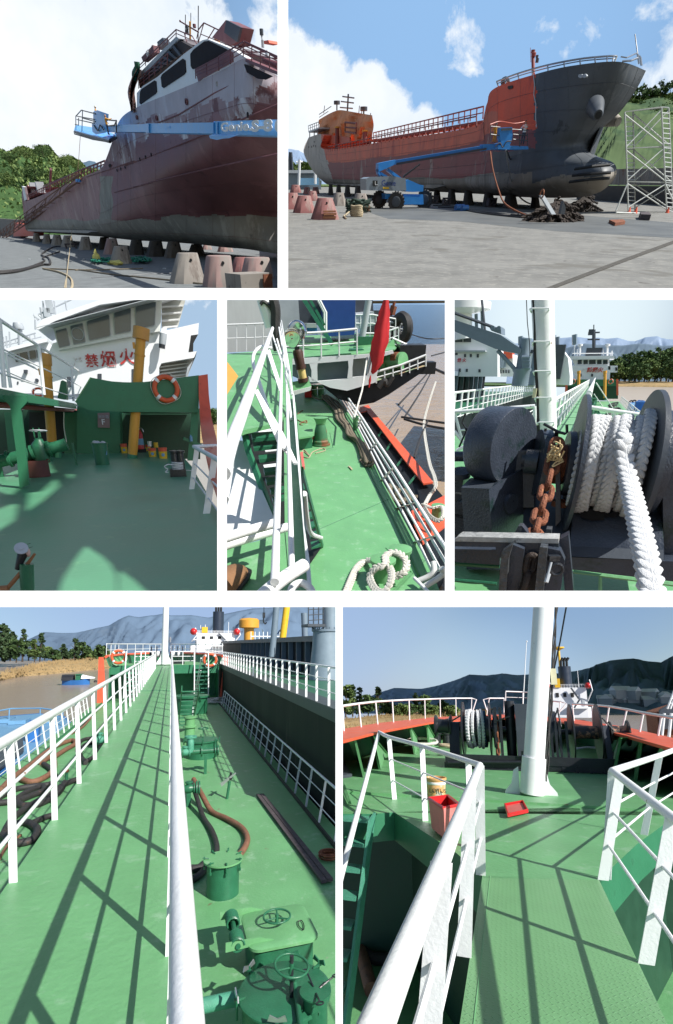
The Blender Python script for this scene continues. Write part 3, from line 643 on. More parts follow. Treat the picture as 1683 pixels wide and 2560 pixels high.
 for X,y0,y1 in((214,512,600),(326,528,572)):t.pt('vent_post',MB().tube(hx(X,y1,1.2),hx(X,y0,1.2),.32,10),MR);t.pt('vent_cap',MB().tube(hx(X,y0+3,1.2),hx(X,y0-3,1.2),.42,10),'yellow')
 raillong((hx(100,528),hx(98,506)),(hx(140,512),hx(140,490)),5,(.5,),.05,'dgrey','stern_rail');t.pt('stern_deck',MB().prism([hx(98,528,0),hx(140,512,0),hx(140,518,0),hx(100,534,0)],(5,0,0)),'grey_l')
 for X in(104,122,136):t.pt('stern_post',MB().tube(hx(X,552-(X-100)*.2,.3),hx(X,526-(X-100)*.35,.3),.1,5),'grey_l')
 t.pt('roof_rail',MB().path([hx(142,460,2),hx(178,436,2),hx(190,428,2)],.06,5).path([hx(142,472,2),hx(178,448,2)],.05,5),'dgrey')
 t.pt('radar_mast',MB().tube(hx(255,455,4),hx(259,378,4),.14,6).tube(hx(236,388,4),hx(282,394,4),.09,5).tube(hx(230,408,4),hx(280,414,4),.09,5).tube(hx(226,432,4),hx(276,436,4),.09,5),'dgrey')
 for X,Y in((213,418),(321,444)):t.pt('radar',MB().tube(hx(X,Y+26,4),hx(X,Y,4),.12,6).cyl(hx(X,Y+2,4),.55,.45,n=14),'dgrey')
 for X,a,b in((300,425,470),(310,440,475),(345,455,480),(160,425,455)):t.pt('aerial',MB().tube(hx(X,b,3),hx(X+4,a,3),.06,5),'dgrey')
 t.pt('bow_seam',MB().path([hx(x,y,-.04)for x,y in((1003,302),(1008,340),(1005,380),(1013,420),(1012,470),(1015,512))],.035,5),'grey_l')
 for X,Y in((100,592),(112,590),(120,586),(128,588),(122,570)):t.pt('porthole',MB().cyl(hx(X,Y,-.02),.16,.05,(-1,0,0),12),'dark')
 # blocks below the keel
 for k,(X,Yb,Yt,w_)in enumerate(((190,785,748,20),(222,788,750,22),(258,792,752,24),(300,797,755,28),(680,822,770,34),(748,826,776,40),(832,832,784,46),(922,838,790,54),(1018,836,790,34),(620,815,770,30),(560,812,768,28))):
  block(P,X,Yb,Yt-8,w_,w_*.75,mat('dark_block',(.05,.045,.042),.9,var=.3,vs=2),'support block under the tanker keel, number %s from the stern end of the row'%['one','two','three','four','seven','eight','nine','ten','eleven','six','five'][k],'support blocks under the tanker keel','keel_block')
  # crates beside the blocks
 for k,(X,Y,w_)in enumerate(((602,820,30),(652,825,28),(832,833,34))):
  b=G(X,Y);s=S_(b);t2=P.thing('timber_crib','open timber crib under the hull, %s'%['left one behind the boom lift wheel','second one right of the boom lift','one beside the ninth keel block'][k],'crib',b,'timber cribs under the hull');h=max(.4,up(b,X,Y-w_*1.1).z)
  t2.pt('frame',MB().box(b+V((0,0,h-.06)),(w_*s,.5,.12)).box(b+V((0,0,.06)),(w_*s,.5,.12)).box(b+V((-w_*s/2+.06,0,h/2)),(.12,.5,h)).box(b+V((w_*s/2-.06,0,h/2)),(.12,.5,h)),'wood');t2.pt('brace',MB().path([b+V((-w_*s/2,-.2,0)),b+V((w_*s/2,-.2,h))],.06,4),'wood')
  # ---------------- boom lift
 b=G(470,838);s=S_(b);yl=b.y
 def e(X,Y,d=0.0):return Vy(X,Y,yl+d)
 BLU=mat('lift_blue',(.03,.22,.60),.35,var=.08,vs=2,col2=(.02,.12,.34),c2s=2,c2t=.66)
 t=P.thing('boom_lift','blue self-propelled boom lift with long arm and knobbly tyres','boom lift',b)
 hv=V((0,0,1))
 def wheel(X,Y,r,d):
  cc=e(X,Y,d);rr=r*s;w_=t.pt('wheel',MB().lathe([(0,-.22),(rr*.62,-.22),(rr*.9,-.24),(rr,-.16),(rr,.16),(rr*.9,.24),(rr*.62,.22),(0,.22)],cc,(.35,1,0),30),'rubber');t.pt('rim',MB().lathe([(0,0),(rr*.5,.02),(rr*.55,.0),(rr*.3,-.05)],cc+V((-.1,-.25,0)),(-.35,-1,0),20),'dgrey',parent=w_)
  mbl=MB()
  for k in range(18):a=2*pi*k/18;ax=V((.35,1,0)).normalized();u=V((0,0,1)).cross(ax).normalized();q=cc+u*cos(a)*rr*.99+hv*sin(a)*rr*.99;mbl.box(q,(.1,.46,.09),0,Matrix.Rotation(0,3,'Z')@Matrix((u*cos(a)+hv*sin(a),ax,(u*sin(a)-hv*cos(a)))).transposed())
  t.pt('tread',mbl,'rubber',parent=w_)
 wheel(384,802,28,1.2);wheel(566,802,32,1.0);wheel(452,811,31,-.6);
 t.pt('chassis',MB().prism([e(408,778,-.1),e(560,782,-.1),e(562,822,-.1),e(478,825,-.1),e(470,800,-.1),e(408,800,-.1)],(0,1.6,0)),BLU);t.pt('axle_box',MB().prism([e(478,790,-.25),e(548,792,-.25),e(548,822,-.25),e(480,822,-.25)],(0,.2,0)),BLU)
 GB=mat('lift_grey',(.20,.24,.28),.4,var=.1)
 t.pt('turntable',MB().prism([e(331,718,-.4),e(345,712,-.4),e(440,708,-.4),e(490,718,-.4),e(492,765,-.4),e(470,768,-.4),e(332,765,-.4)],(0,1.8,0)),GB,label='grey counterweight cover lettered Genie');t.pt('cover_window',MB().prism([e(357,726,-.42),e(376,726,-.42),e(376,748,-.42),e(357,748,-.42)],(0,-.03,0)),'dark');t.pt('sticker',MB().prism([e(398,752,-.42),e(422,753,-.42),e(422,760,-.42),e(398,759,-.42)],(0,-.03,0)),'yel');t.pt('sticker',MB().prism([e(366,728,-.44),e(368,728,-.44),e(368,742,-.44),e(378,742,-.44),e(378,744,-.44),e(366,744,-.44)],(0,-.03,0)),'white')
 upv=(e(420,730,-.43)-e(420,745,-.43)).normalized();t.pt('lettering',text('Genie',24*s,e(421,737,-.45),(1,0,0),upv,.01,.01),mat('letter_navy',(.02,.05,.2),.5))
 t.pt('tower_base',MB().prism([e(484,728,-.2),e(500,722,-.2),e(545,742,-.2),e(562,745,-.2),e(560,770,-.2),e(520,772,-.2),e(490,770,-.2)],(0,1.2,0)),BLU)
 def arm(x0,y0,x1,y1,w0,w1,d0,d1,nm,m,th=.5):
  a,b_=e(x0,y0,d0),e(x1,y1,d1);a1,b1=e(x0,y0+w0,d0),e(x1,y1+w1,d1);t.pt(nm,MB().loft([[a,a1,a1+V((0,th,0)),a+V((0,th,0))],[b_,b1,b1+V((0,th,0)),b_+V((0,th,0))]],smooth=False),m)
 arm(388,690,425,712,12,10,-.2,-.2,'lower_link',BLU);arm(418,674,500,735,14,14,0,0,'riser',BLU);arm(380,656,450,642,36,18,-.3,-.3,'boom_pivot',BLU,.7);arm(380,680,388,700,18,10,-.3,-.3,'link_plate',BLU,.6)
 arm(450,644,830,580,18,14,-.3,-6.0,'main_boom',BLU);arm(452,655,815,594,9,8,-.34,-5.95,'boom_cable_tray','dgrey',.06);arm(548,658,482,706,5,8,0,0,'lift_cylinder','dark',.2);arm(800,580,850,578,28,20,-5.7,-6.2,'boom_tip',BLU);arm(850,578,905,566,22,24,-6.2,-6.8,'jib',BLU)
 d=-6.8
 t.pt('basket_floor',MB().prism([e(862,584,d),e(982,588,d),e(984,600,d),e(930,602,d),e(862,600,d)],(0,1.4,0)),BLU);t.pt('control_box',MB().prism([e(869,513,d),e(918,511,d),e(920,552,d),e(905,594,d),e(880,594,d),e(868,552,d)],(0,.4,0)),BLU);t.pt('control_panel',MB().prism([e(872,516,d-.02),e(915,514,d-.02),e(915,524,d-.02),e(872,526,d-.02)],(0,-.05,0)),'dgrey')
 mbq=MB()
 for pth in(((832,508),(870,512)),((918,520),(978,524),(980,588)),((922,540),(978,545)),((922,560),(978,566)),((832,508),(830,572)),((832,540),(868,545)),((946,522),(948,590))):mbq.path([e(x,y,d)for x,y in pth],.028,5)
 mbq.path([e(940,520,d+1.3),e(985,520,d+1.3),e(980,524,d)],.028,5);t.pt('basket_rail',mbq,'dgrey');t.pt('hose_bundle',MB().path(curve([e(850,590,d-.1),e(868,575,d-.1),e(880,592,d-.1),e(895,570,d-.1),e(915,568,d-.1)],5),.035,6),'rubber')
 for X,yb_,yt_,top_,legs_,lb,dd in((844,574,494,'cloth_y','cloth_y','person in yellow work clothes at the left end of the blue basket',.5),(958,580,484,'cloth_w','cloth_d','person in a white shirt at the right end of the blue basket',.6)):
  pb=e(X,yb_,d+dd);hh=(up(pb,X,yt_).z-pb.z);person(P,pb,hh,lb,top=top_,legs=legs_,hat=None if False else mat('dark_cap',(.06,.05,.045),.8),face=(.3,1,0),arms=[(.16,.1,.62),(-.14,.12,.60)]if top_=='cloth_y' else[(.05,.16,.75),(-.22,.10,.62)])
 P.solo('air_hose',MB().path(curve([e(830,500,d),e(870,488,d+.2),e(930,496,d),e(1000,484,d+.3),e(1012,500,d),e(960,508,d),e(985,520,d)],6),.018,5),'orange','thin reddish hose looped above the boom lift basket','hose')
 for k,(px_,m)in enumerate((([(830,610),(840,680),(862,760),(890,820),(960,860),(1010,872)],'rust'),([(893,602),(905,680),(925,760),(970,810),(1030,830)],'grey_l'),([(896,605),(930,690),(960,760),(1000,800)],'dgrey'))):
  a0=e(px_[0][0],px_[0][1],d);n_=len(px_);gl_=G(*px_[-1]);pts_=[]
  for i,(x,y)in enumerate(px_):yy=a0.y+(gl_.y-a0.y)*i/(n_-1);pts_.append(Vy(x,y,yy))
  P.solo('hose',MB().path(curve(pts_,6),.05,6),m,['reddish hose hanging from the boom tip to the ground','pale hose hanging from the basket in a long curve','thin dark cable hanging between the pale hose and the bulb'][k],'hose')
 for k,px_ in enumerate((((600,826),(680,828),(760,845),(860,858),(960,866),(1040,868)),((620,832),(720,838),(800,856),(900,868),(990,876)),((700,836),(760,850),(850,862),(960,862)))):P.solo('cable',MB().path(curve([G(x,y,.05)for x,y in px_],6),.045,5),'rubber',['back black cable on the ground from the lift to the anchor','front black cable on the ground from the lift to the anchor','short black cable between the two long ones'][k],'cable')
 P.solo('hose_reel',MB().cyl(G(690,836,.15),.22,.7,(1,.1,0),16).cyl(G(715,838,.15),.2,.5,(1,.1,0),16),'blue','small blue cylinders lying by the cables under the hull','cylinder')
 # ---------------- blocks and ropes at the left
 RB_=plating('red_brown_block',((.24,.10,.095),[((.30,.20,.18),.55,1.0),((.10,.06,.055),.62,2.0)]),rough=.9);GB_=plating('grey_block',((.26,.235,.21),[((.19,.16,.14),.55,1.2),((.12,.1,.09),.64,2.0)]),rough=.9)
 for k,(X,Yb,Yt,wb,wt,m,lb)in enumerate(((174,884,797,106,66,RB_,'large red-brown concrete block at the front with boards leaning on it'),(88,857,787,86,56,RB_,'red-brown concrete block second in the front row'),(36,842,776,76,52,RB_,'red-brown concrete block cut by the left edge of the bow photo'),(118,808,768,46,32,RB_,'small red-brown block in the second row'),(50,775,763,44,34,RB_,'low red block behind the cut-off front one'),(227,828,775,54,38,GB_,'grey concrete block left of the boom lift, farther one'),(316,830,778,64,44,GB_,'grey concrete block standing before the boom lift counterweight'),(95,782,752,30,22,RB_,'tiny red block in the far row, left'),(130,780,752,30,22,RB_,'tiny red block in the far row, right'),(45,765,743,26,18,RB_,'tiny red block at the far left'),(20,762,745,22,18,RB_,'tiny red block furthest left'))):block(P,X,Yb,Yt,wb,wt,m,lb,'concrete blocks left of the boom lift')
 q=G(182,884);s=S_(q);P.solo('boards',MB().box(q+V((0,-.1,.12)),(.75,.1,.10)).box(q+V((.02,-.12,.26)),(.72,.1,.10)).box(q+V((0,-.1,.38)),(.7,.1,.08)),mat('rusty_board',(.28,.12,.06),.85,var=.3,vs=5),'small stack of rusty boards leaning on the front red block','boards')
 rnd=random.Random(12);mb=MB();cc=G(296,872);s=S_(cc)
 for k in range(7):mb_r=[cc+V((cos(a)*(.85+.1*sin(k))*.52*2*48*s*.5*1.0,.25+sin(a)*40*s*.8,.06+.075*k+.02*sin(3*a+k)))for a in[2*pi*i/40 for i in range(41)]];twist(mb,mb_r,.05,n=5,turns_per_m=3)
 P.solo('rope_coil',mb,'rope_t','coil of thick cream rope lying on the yard concrete','rope');P.solo('rope_tail',twist(MB(),[G(250,878,.05),G(240,870,.05),G(262,852,.1)],.05,turns_per_m=3),'rope_t','short tail of the cream rope coil','rope')
 mb=MB();cc=G(312,858)+V((0,.8,0))
 for k in range(26):mb.path(curve([cc+V((rnd.uniform(-.9,.9),rnd.uniform(-.5,.5),rnd.uniform(.05,.75)))for _ in range(4)],5),.06,6)
 P.solo('net_pile',mb,mat('dark_net',(.035,.06,.045),.9,var=.5,vs=3,col2=(.12,.06,.03),c2s=2,c2t=.55),'dark tangled heap of net and rope behind the cream coil','net')
 # anchor and chain heap, second heap
 def heap(X,Y,w_,h_,n,m,lb,link,seed):
  rnd=random.Random(seed);cc=G(X,Y);s=S_(cc);mb=MB();W=w_*s/2;Hh=h_
  mb.loft([[cc+V((cos(a)*W*q_,sin(a)*W*.55*q_,z))for a in[2*pi*i/16 for i in range(16)]]for q_,z in((.95,0),(.6,Hh*.5),(.15,Hh*.9))])
  for k in range(n):
   a=rnd.uniform(0,6.28);q_=rnd.random()**.6;p0=cc+V((cos(a)*W*q_,sin(a)*W*.6*q_,Hh*(1-q_)*rnd.uniform(.7,1.1)+.05));a2=rnd.uniform(0,6.28);L_=rnd.uniform(2,5)*link;chain(mb,[p0,p0+V((cos(a2)*L_,sin(a2)*L_*.6,-L_*.25))],link,link*.16)
  P.solo('chain_heap',mb,m,lb,'chain')
 hm=mat('brown_chain_heap',(.035,.024,.018),.85,var=.5,vs=3,bump=.6)
 heap(1085,890,190,.95,150,hm,'heap of rusty anchor chain in front of the bulbous bow',.26,5);heap(1198,850,125,1.0,90,mat('grey_chain_heap',(.06,.052,.048),.9,var=.4,vs=3),'second grey-brown chain heap behind the first',.24,6)
 a,b_=G(1078,870,.3),None;p0=Vy(1086,862,a.y);p1=Vy(1040,785,a.y+.3);t=P.thing('anchor','grey anchor standing in the chain heap with its shank tilted left','anchor',a);t.pt('shank',MB().prism([p0+V((.12,0,0)),p0-V((.12,0,0)),p1-V((.12,0,-.0)),p1+V((.1,0,0))],(0,.16,0)),'grey_l');t.pt('fluke',MB().prism([Vy(1112,860,a.y),Vy(1118,830,a.y),Vy(1124,808,a.y),Vy(1134,835,a.y),Vy(1128,862,a.y)],(0,.2,0)),'dgrey');t.pt('ring',MB().torus(p1+V((0,.08,.05)),.16,.04,(1,0,0),16,6),'rust')
 P.solo('debris',MB().prism([G(1305,895,.01),G(1362,893,.01),G(1370,902,.01),G(1330,908,.01)],(0,0,.12)),'rust','rusty flat piece lying before the scaffold','scrap');P.solo('debris',MB().prism([G(1425,875,.01),G(1460,872,.01),G(1470,886,.01),G(1430,884,.01)],(0,0,.25)),'wood','pieces of timber under the scaffold','timber')
 # scaffold tower
 b1=G(1420,858);ys_=b1.y
 def f(X,Y,dy=0.0):return Vy(X,Y,ys_+dy)
 t=P.thing('scaffold_tower','tall white tubular scaffold tower on castors at the right','scaffold',b1);SW=mat('scaffold_white',(.50,.52,.50),.45,var=.15,vs=3,col2=(.2,.19,.17),c2s=4,c2t=.62);r=.035*1.3
 posts=[((1385,848),(1371,452),0),((1412,850),(1404,448),2.2),((1540,858),(1518,432),.2),((1565,862),(1547,434),2.4)]
 PP=[(f(*a_,d_),f(*b_,d_))for a_,b_,d_ in posts]
 for a_,b_ in PP:t.pt('upright',MB().tube(a_,b_,r,8),SW)
 def at_(i,k):return lerp(PP[i][0],PP[i][1],k)
 for k in(1.0,.655,.315):t.pt('platform',MB().prism([at_(0,k),at_(2,k),at_(3,k),at_(1,k)],(0,0,.05)),mat('scaffold_mesh',(.28,.30,.28),.6))
 for(i,j)in((0,2),(1,3)):
  for k0,k1 in((.04,.30),(.33,.64),(.67,.98)):t.pt('cross_brace',MB().tube(at_(i,k0),at_(j,k1),r*.75,6).tube(at_(i,k1),at_(j,k0),r*.75,6),SW)
 for(i,j)in((0,1),(2,3)):
  mb=MB()
  for k in range(22):mb.tube(at_(i,.03+.044*k),at_(j,.03+.044*k),r*.6,5)
  t.pt('rungs',mb,SW)
 t.pt('outrigger',MB().tube(at_(0,.30),f(1335,848,-.3),r,6).tube(f(1335,855,-.3),f(1440,858,0),r*1.3,6).tube(at_(2,.3),f(1600,880,-.3),r,6).tube(f(1530,878,-.6),f(1600,880,-.6),r*1.3,6),SW)
 for X,Y in((1343,872),(1400,870),(1556,895)):t.pt('castor',MB().cyl(f(X,Y,-.2),11*S_(b1),.14,(.3,1,0),14),'dark')
 for X in(1384,1411,1539):t.pt('foot_cone',MB().lathe([(.16,0),(.03,.4)],f(X,862,0),n=10),'orange')
 # yard wall behind, sheds at left
 t=P.thing('yard_wall','long rust-stained corrugated wall behind the bow','wall',G(1450,800));wa,wb_=G(1180,800),G(1700,838)
 def wv(X,Y):return P.on(X,Y,wa,V((-(wb_-wa).y,(wb_-wa).x,0)))
 WM=plating('rust_wall',((.20,.185,.17),[((.30,.28,.26),.53,1.2),((.16,.07,.04),.58,.5)]),streak=.12,rough=.85)
 t.pt('upper',MB().prism([wv(1240,688),wv(1335,680),wv(1700,672),wv(1700,748),wv(1240,742)],(.2,.4,0)),WM);t.pt('lower',MB().prism([wv(1180,745),wv(1700,750),wv(1700,838),wv(1180,800)],(.2,.5,0)),mat('dark_wall',(.075,.072,.068),.9,var=.3,vs=.6))
 for k in range(9):X=1300+42*k;t.pt('stiffener',MB().prism([wv(X,684),wv(X+3,684),wv(X+3,745),wv(X,745)],(-.1,-.3,0)),'dgrey')
 y_s=G(60,757).y
 def g_(X,Y,d_=0):return Vy(X,Y,y_s*.8+d_)
 t=P.thing('shed','low pale shed with a flat roof at the far left of the yard','shed',g_(80,760));t.pt('wall',MB().prism([g_(20,690),g_(145,690),g_(150,770),g_(20,770)],(0,8,0)),'grey');t.pt('roof',MB().prism([g_(12,684,-1),g_(128,684,-1),g_(128,696,-1),g_(12,696,-1)],(0,10,0)),'grey_l');t.pt('fence_panel',MB().prism([g_(62,716,-3),g_(140,716,-3),g_(140,744,-3),g_(62,744,-3)],(0,.4,0)),'blue_l')
 P.solo('utility_pole',MB().tube(g_(60,745,-4),g_(63,642,-4),.4,8).tube(g_(50,652,-4),g_(76,650,-4),.2,5).tube(g_(126,740,-4),g_(126,694,-4),.4,8),'ship_white','white utility poles at the far left before the shed','pole')
 P.solo('pylon',MB().tube(g_(18,700,60),g_(26,612,60),.6,4).tube(g_(34,700,60),g_(28,612,60),.6,4).tube(g_(20,632,60),g_(34,632,60),.5,4),'dgrey','thin lattice pylon at the left edge behind the stern','pylon')
 t=None
 yh_=y_s*1.15
 smoke_tree_mass(P,'trees',[(28,690),(40,668),(60,672),(80,662),(105,664),(130,685)],yh_,0,1600,1.6,10,'green trees behind the shed at the far left','leaf2')
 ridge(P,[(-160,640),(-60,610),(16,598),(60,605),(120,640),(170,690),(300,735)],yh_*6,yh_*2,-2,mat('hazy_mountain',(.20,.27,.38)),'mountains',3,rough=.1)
 # hillside right
 yh2=G(1450,775).y*1.25
 hill=[(1120,700),(1200,560),(1290,470),(1345,420),(1375,398),(1440,396),(1500,384),(1565,380),(1700,368)]
 ridge(P,hill,yh2*1.6,yh2*.75,0,mat('terraced_hill',(.085,.125,.06),.95,var=.4,vs=.02,col2=(.05,.085,.045),c2s=.05,c2t=.5,c2w=.1,spec=.05),'hillside',9,rough=.10)
 smoke_tree_mass(P,'hill_trees',hill,yh2*1.6,1,20000,yh2*.009,yh2*.75,'green bushes covering the terraced hillside behind the scaffold','leaf2')
 for k,(X,Y)in enumerate(((1378,398),(1404,396),(1440,394),(1478,388),(1512,380),(1548,378))):
  p=Vy(X,Y+8,yh2*1.58);tree(P,p,yh2*.028,yh2*.04,'dark round tree on the skyline of the hillside, %s from the left'%['first','second','third','fourth','fifth','sixth'][k],'round','leaf',n=500,leaf=yh2*.003,group='trees on the hillside skyline')
 P.struct('far_ground',MB().prism([V((-yh_*9,gq[3].y*.98,-.35)),V((yh_*9,gq[3].y*.98,-.35)),V((yh_*9,yh_*6,-.35)),V((-yh_*9,yh_*6,-.35))],(0,0,-1)),'leaf2')
 return P
P2=panel2()
# ================================================================== PANEL: red-brown stern hull with boom lift basket, top left
def panel1():
 P=Pan(0,0,.4473,(0,0,GX1,GY1),577,1.6,900000,vx=-98)
 G,Vy,Vx,up,S_=P.G,P.Vy,P.Vx,P.up,P.s
 gm=mat('yard_concrete_damp',(.15,.162,.165),.8,var=.3,vs=1.2,spot=[(1.4,.67,(.09,.095,.095)),(8,.70,(.27,.27,.26))],col2=(.21,.22,.22),c2s=3.0,c2t=.55,c2w=.12,bump=.4,bs=9,spec=.3)
 P.struct('ground',MB().prism([G(-200,1700),G(1700,1700),G(2600,1312),G(-900,1312)],(0,0,-.3)),gm)
 c=G(600,1405).x
 def hx(X,Y,dx=0.0):return Vx(X,Y,c+dx)
 rows=[[(126,1040,0),(138,1122,0),(300,1062,0),(470,985,0),(560,945,0),(592,890,0),(625,800,0),(672,668,0),(765,600,0),(930,530,0),(1110,455,0),(1250,388,0),(1372,328,0),(1480,385,.5),(1620,460,1.2)],[(132,1105,0),(142,1160,0),(300,1110,0),(470,1060,0),(560,1030,0),(592,1000,0),(625,945,0),(672,860,0),(765,800,0),(930,740,0),(1110,680,0),(1250,640,0),(1372,610,0),(1480,620,.4),(1620,640,1)],[(138,1170,0),(146,1205,0),(300,1165,0),(470,1140,0),(560,1120,0),(592,1105,0),(625,1070,0),(672,1030,0),(765,990,0),(930,940,0),(1110,900,.3),(1250,880,.7),(1372,860,1.2),(1480,860,1.8),(1620,870,2.6)],[(142,1215,0),(150,1240,0),(300,1220,0),(470,1205,0),(560,1200,0),(592,1190,0),(625,1175,0),(672,1150,0),(765,1120,.1),(930,1085,.5),(1110,1060,1.2),(1250,1050,2.2),(1372,1040,3.2),(1480,1050,4.2),(1620,1060,5.4)],[(146,1255,.1),(153,1270,.1),(300,1268,.1),(470,1262,.1),(560,1262,.1),(592,1258,.1),(625,1255,.15),(672,1245,.2),(765,1230,.4),(930,1210,.9),(1110,1200,1.8),(1250,1195,2.9),(1372,1190,4.0),(1480,1200,5.2),(1620,1210,6.4)],[(150,1280,.7),(158,1286,.7),(300,1296,.7),(470,1304,.7),(560,1308,.7),(592,1310,.7),(625,1312,.8),(672,1312,.9),(765,1312,1.1),(930,1312,1.5),(1110,1322,2.2),(1250,1332,3.0),(1372,1340,4.0),(1480,1355,5.0),(1620,1370,6.0)],[(155,1290,2.4),(170,1294,2.4),(300,1304,2.4),(470,1316,2.3),(560,1322,2.3),(592,1326,2.3),(625,1330,2.3),(672,1335,2.4),(765,1344,2.5),(930,1352,2.7),(1110,1366,3.2),(1250,1382,3.8),(1372,1392,4.4),(1480,1408,5.2),(1620,1430,6.0)]]
 R=[cat(r,18)for r in rows];ncol=len(R[0]);grid=[cat([r[j]for r in R],18)for j in range(ncol)];nr=len(grid[0])
 mb=MB();pts=[[hx(X,Y,dx)for X,Y,dx in g]for g in grid];mb.v+=[p for g in pts for p in g]
 for j in range(ncol-1):
  for i in range(nr-1):
   X,Y=(grid[j][i][0]+grid[j+1][i+1][0])/2,(grid[j][i][1]+grid[j+1][i+1][1])/2;fr=i/(nr-1)
   w1=18*sin(X*.02)+12*sin(X*.055+1);line=690-(X-760)*.27
   if Y>1228+6*sin(X*.03)-(22 if X>900 else 0):k=3
   elif 560+3*sin(Y*.05)<X<628+5*sin(Y*.04)and Y>985:k=4
   elif X<565:k=5
   elif Y<line+w1 and X>640:k=0
   elif Y<line+105+w1*2 and X>640:k=1
   elif X<760 and Y<905+w1*.5:k=1
   else:k=2
   o=j*nr+i;mb.f.append([o,o+nr,o+nr+1,o+1]);mb.sm.append(True);mb.mi.append(k)
 o=len(mb.v);top=[p[0]for p in pts];far=[V((max(c+9,p.x+4),p.y,p.z))for p in top];bot=[V((max(c+8,p[-1].x+3),p[-1].y,p[-1].z))for p in pts];mb.v+=top+far+bot+[p[-1]for p in pts];n_=len(top)
 for j in range(n_-1):
  if grid[j][0][0]<570:mb.f.append([o+j,o+j+1,o+n_+j+1,o+n_+j]);mb.sm.append(False);mb.mi.append(2)
  mb.f.append([o+n_+j,o+n_+j+1,o+2*n_+j+1,o+2*n_+j]);mb.sm.append(False);mb.mi.append(2)
  mb.f.append([o+3*n_+j,o+3*n_+j+1,o+2*n_+j+1,o+2*n_+j]);mb.sm.append(False);mb.mi.append(3)
 mb.norecalc=True
 LAV=((.44,.39,.43),[((.54,.51,.56),.60,.5),((.24,.14,.15),.60,.45)]);MAR=((.20,.082,.09),[((.25,.11,.118),.55,.4),((.12,.05,.055),.62,1.0)])
 H=[plating('lavender_primer',LAV,streak=.5),plating('patchy_primer',((.30,.20,.215),[((.58,.56,.60),.54,.55),((.16,.065,.07),.53,.7)]),streak=.4),plating('maroon_primer',MAR,streak=.6,rough=.5),plating('grey_bottom',((.30,.29,.265),[((.40,.39,.36),.54,1.2),((.17,.16,.15),.60,.8)]),rough=.85),plating('grey_strip',((.27,.27,.25),[((.36,.35,.33),.55,1.0),((.19,.175,.165),.6,1.2)]),rough=.8),plating('dusty_maroon',((.34,.20,.20),[((.42,.29,.27),.55,.4),((.18,.09,.09),.6,.8)]),streak=.4)]
 t=P.thing('tanker','maroon and lavender primed stern of a tanker seen from low down, resting on blocks','ship',V((c+4,50,0)))
 t.pt('hull',mb,H,sharp=60);ms=MB()
 for i in(16,52,70,88):ms.path([pts[j][i]+V((-.025,0,0))for j in range(70,ncol,4)],.006,4)
 for j in range(20,ncol,17):ms.path([q+V((-.025,0,0))for q in pts[j][::4]],.004,4)
 t.pt('weld_seams',ms,H[2])
 for px_ in(((640,1075),(900,1005),(1200,935),(1560,858)),((700,925),(900,850),(1100,770),(1300,690),(1560,580)),((480,990),(600,950),(750,900)),((800,720),(1000,640),(1200,520),(1380,430))):t.pt('weld_seam',MB().path([hx(x,y,-.03+(.5 if x>1000 and y>900 else 0))for x,y in px_],.03,4),H[2])
 # superstructure side with openings
 d0=-.05
 def sl(nm,pp,dx,m,th=.12,par=None,**k):return t.pt(nm,MB().prism([hx(x,y,dx)for x,y in pp],(th,0,0)),m,parent=par,**k)
 DK=mat('deep_interior',(.012,.008,.012),.9)
 sl('side_wall',[(765,520),(800,480),(880,430),(960,362),(1030,300),(1130,225),(1160,218),(1300,275),(1380,325),(1110,462),(930,538),(765,605)],.02,'ship_white',.25)
 for pp in([(782,515),(790,498),(862,450),(872,455),(876,512),(868,524),(786,583),(779,575)],[(898,432),(906,415),(1020,328),(1034,338),(1038,402),(1028,416),(914,492),(904,484)],[(1063,302),(1080,278),(1140,232),(1165,228),(1280,282),(1190,330),(1100,380),(1076,386),(1066,370)]):sl('opening',pp,-.02,DK,.06)
 sl('opening_frame',[(1090,388),(1285,285),(1300,292),(1300,345),(1128,440),(1108,455)],-.03,H[2],.05);sl('scupper',[(1354,370),(1368,358),(1520,425),(1480,445),(1440,440),(1358,392)],-.03,DK,.06);sl('deck_edge',[(1372,326),(1552,400),(1700,460),(1700,480),(1552,420),(1372,345)],-.1,H[2],.3)
 # bridge deck above, seen from below
 sl('bridge_deck',[(770,430),(985,208),(1075,250),(1060,290),(940,350),(780,480)],1.0,mat('dim_grey_deck',(.16,.14,.15),.7,var=.2,vs=.6),4);sl('bridge_soffit',[(775,440),(990,218),(1070,262),(950,350),(780,492)],.6,mat('dark_soffit',(.03,.026,.03),.8,var=.3,vs=.8),.3);sl('bridge_edge',[(768,420),(985,203),(1000,215),(778,442)],.5,'grey_l',.3)
 for k in range(6):sl('soffit_beam',[(812+30*k,412-30*k),(822+30*k,402-30*k),(880+26*k,385-16*k),(872+26*k,394-16*k)],.5,'dgrey',.1)
 def rail(b0,b1,h0,h1,n,dx,m=H[2],mids=(.5,),r=.024):
  p0,p1,q0,q1=hx(*b0,dx),hx(*b1,dx),hx(*h0,dx),hx(*h1,dx);mbr=MB().path([q0,q1],r,6)
  for k in mids:mbr.path([lerp(p0,q0,k),lerp(p1,q1,k)],r*.7,5)
  t.pt('rail',mbr,m)
  for k in range(n+1):t.pt('post',MB().tube(lerp(p0,p1,k/n),lerp(q0,q1,k/n),r*.9,5),m)
 MM=mat('maroon_rail',(.15,.055,.065),.6,var=.2)
 rail((775,495),(935,365),(775,440),(938,298),5,.3,MM,(.33,.66));rail((778,400),(985,205),(780,365),(985,165),5,.5,MM,(.5,));rail((985,208),(1110,262),(985,165),(1075,202),2,.5,MM,(.5,))
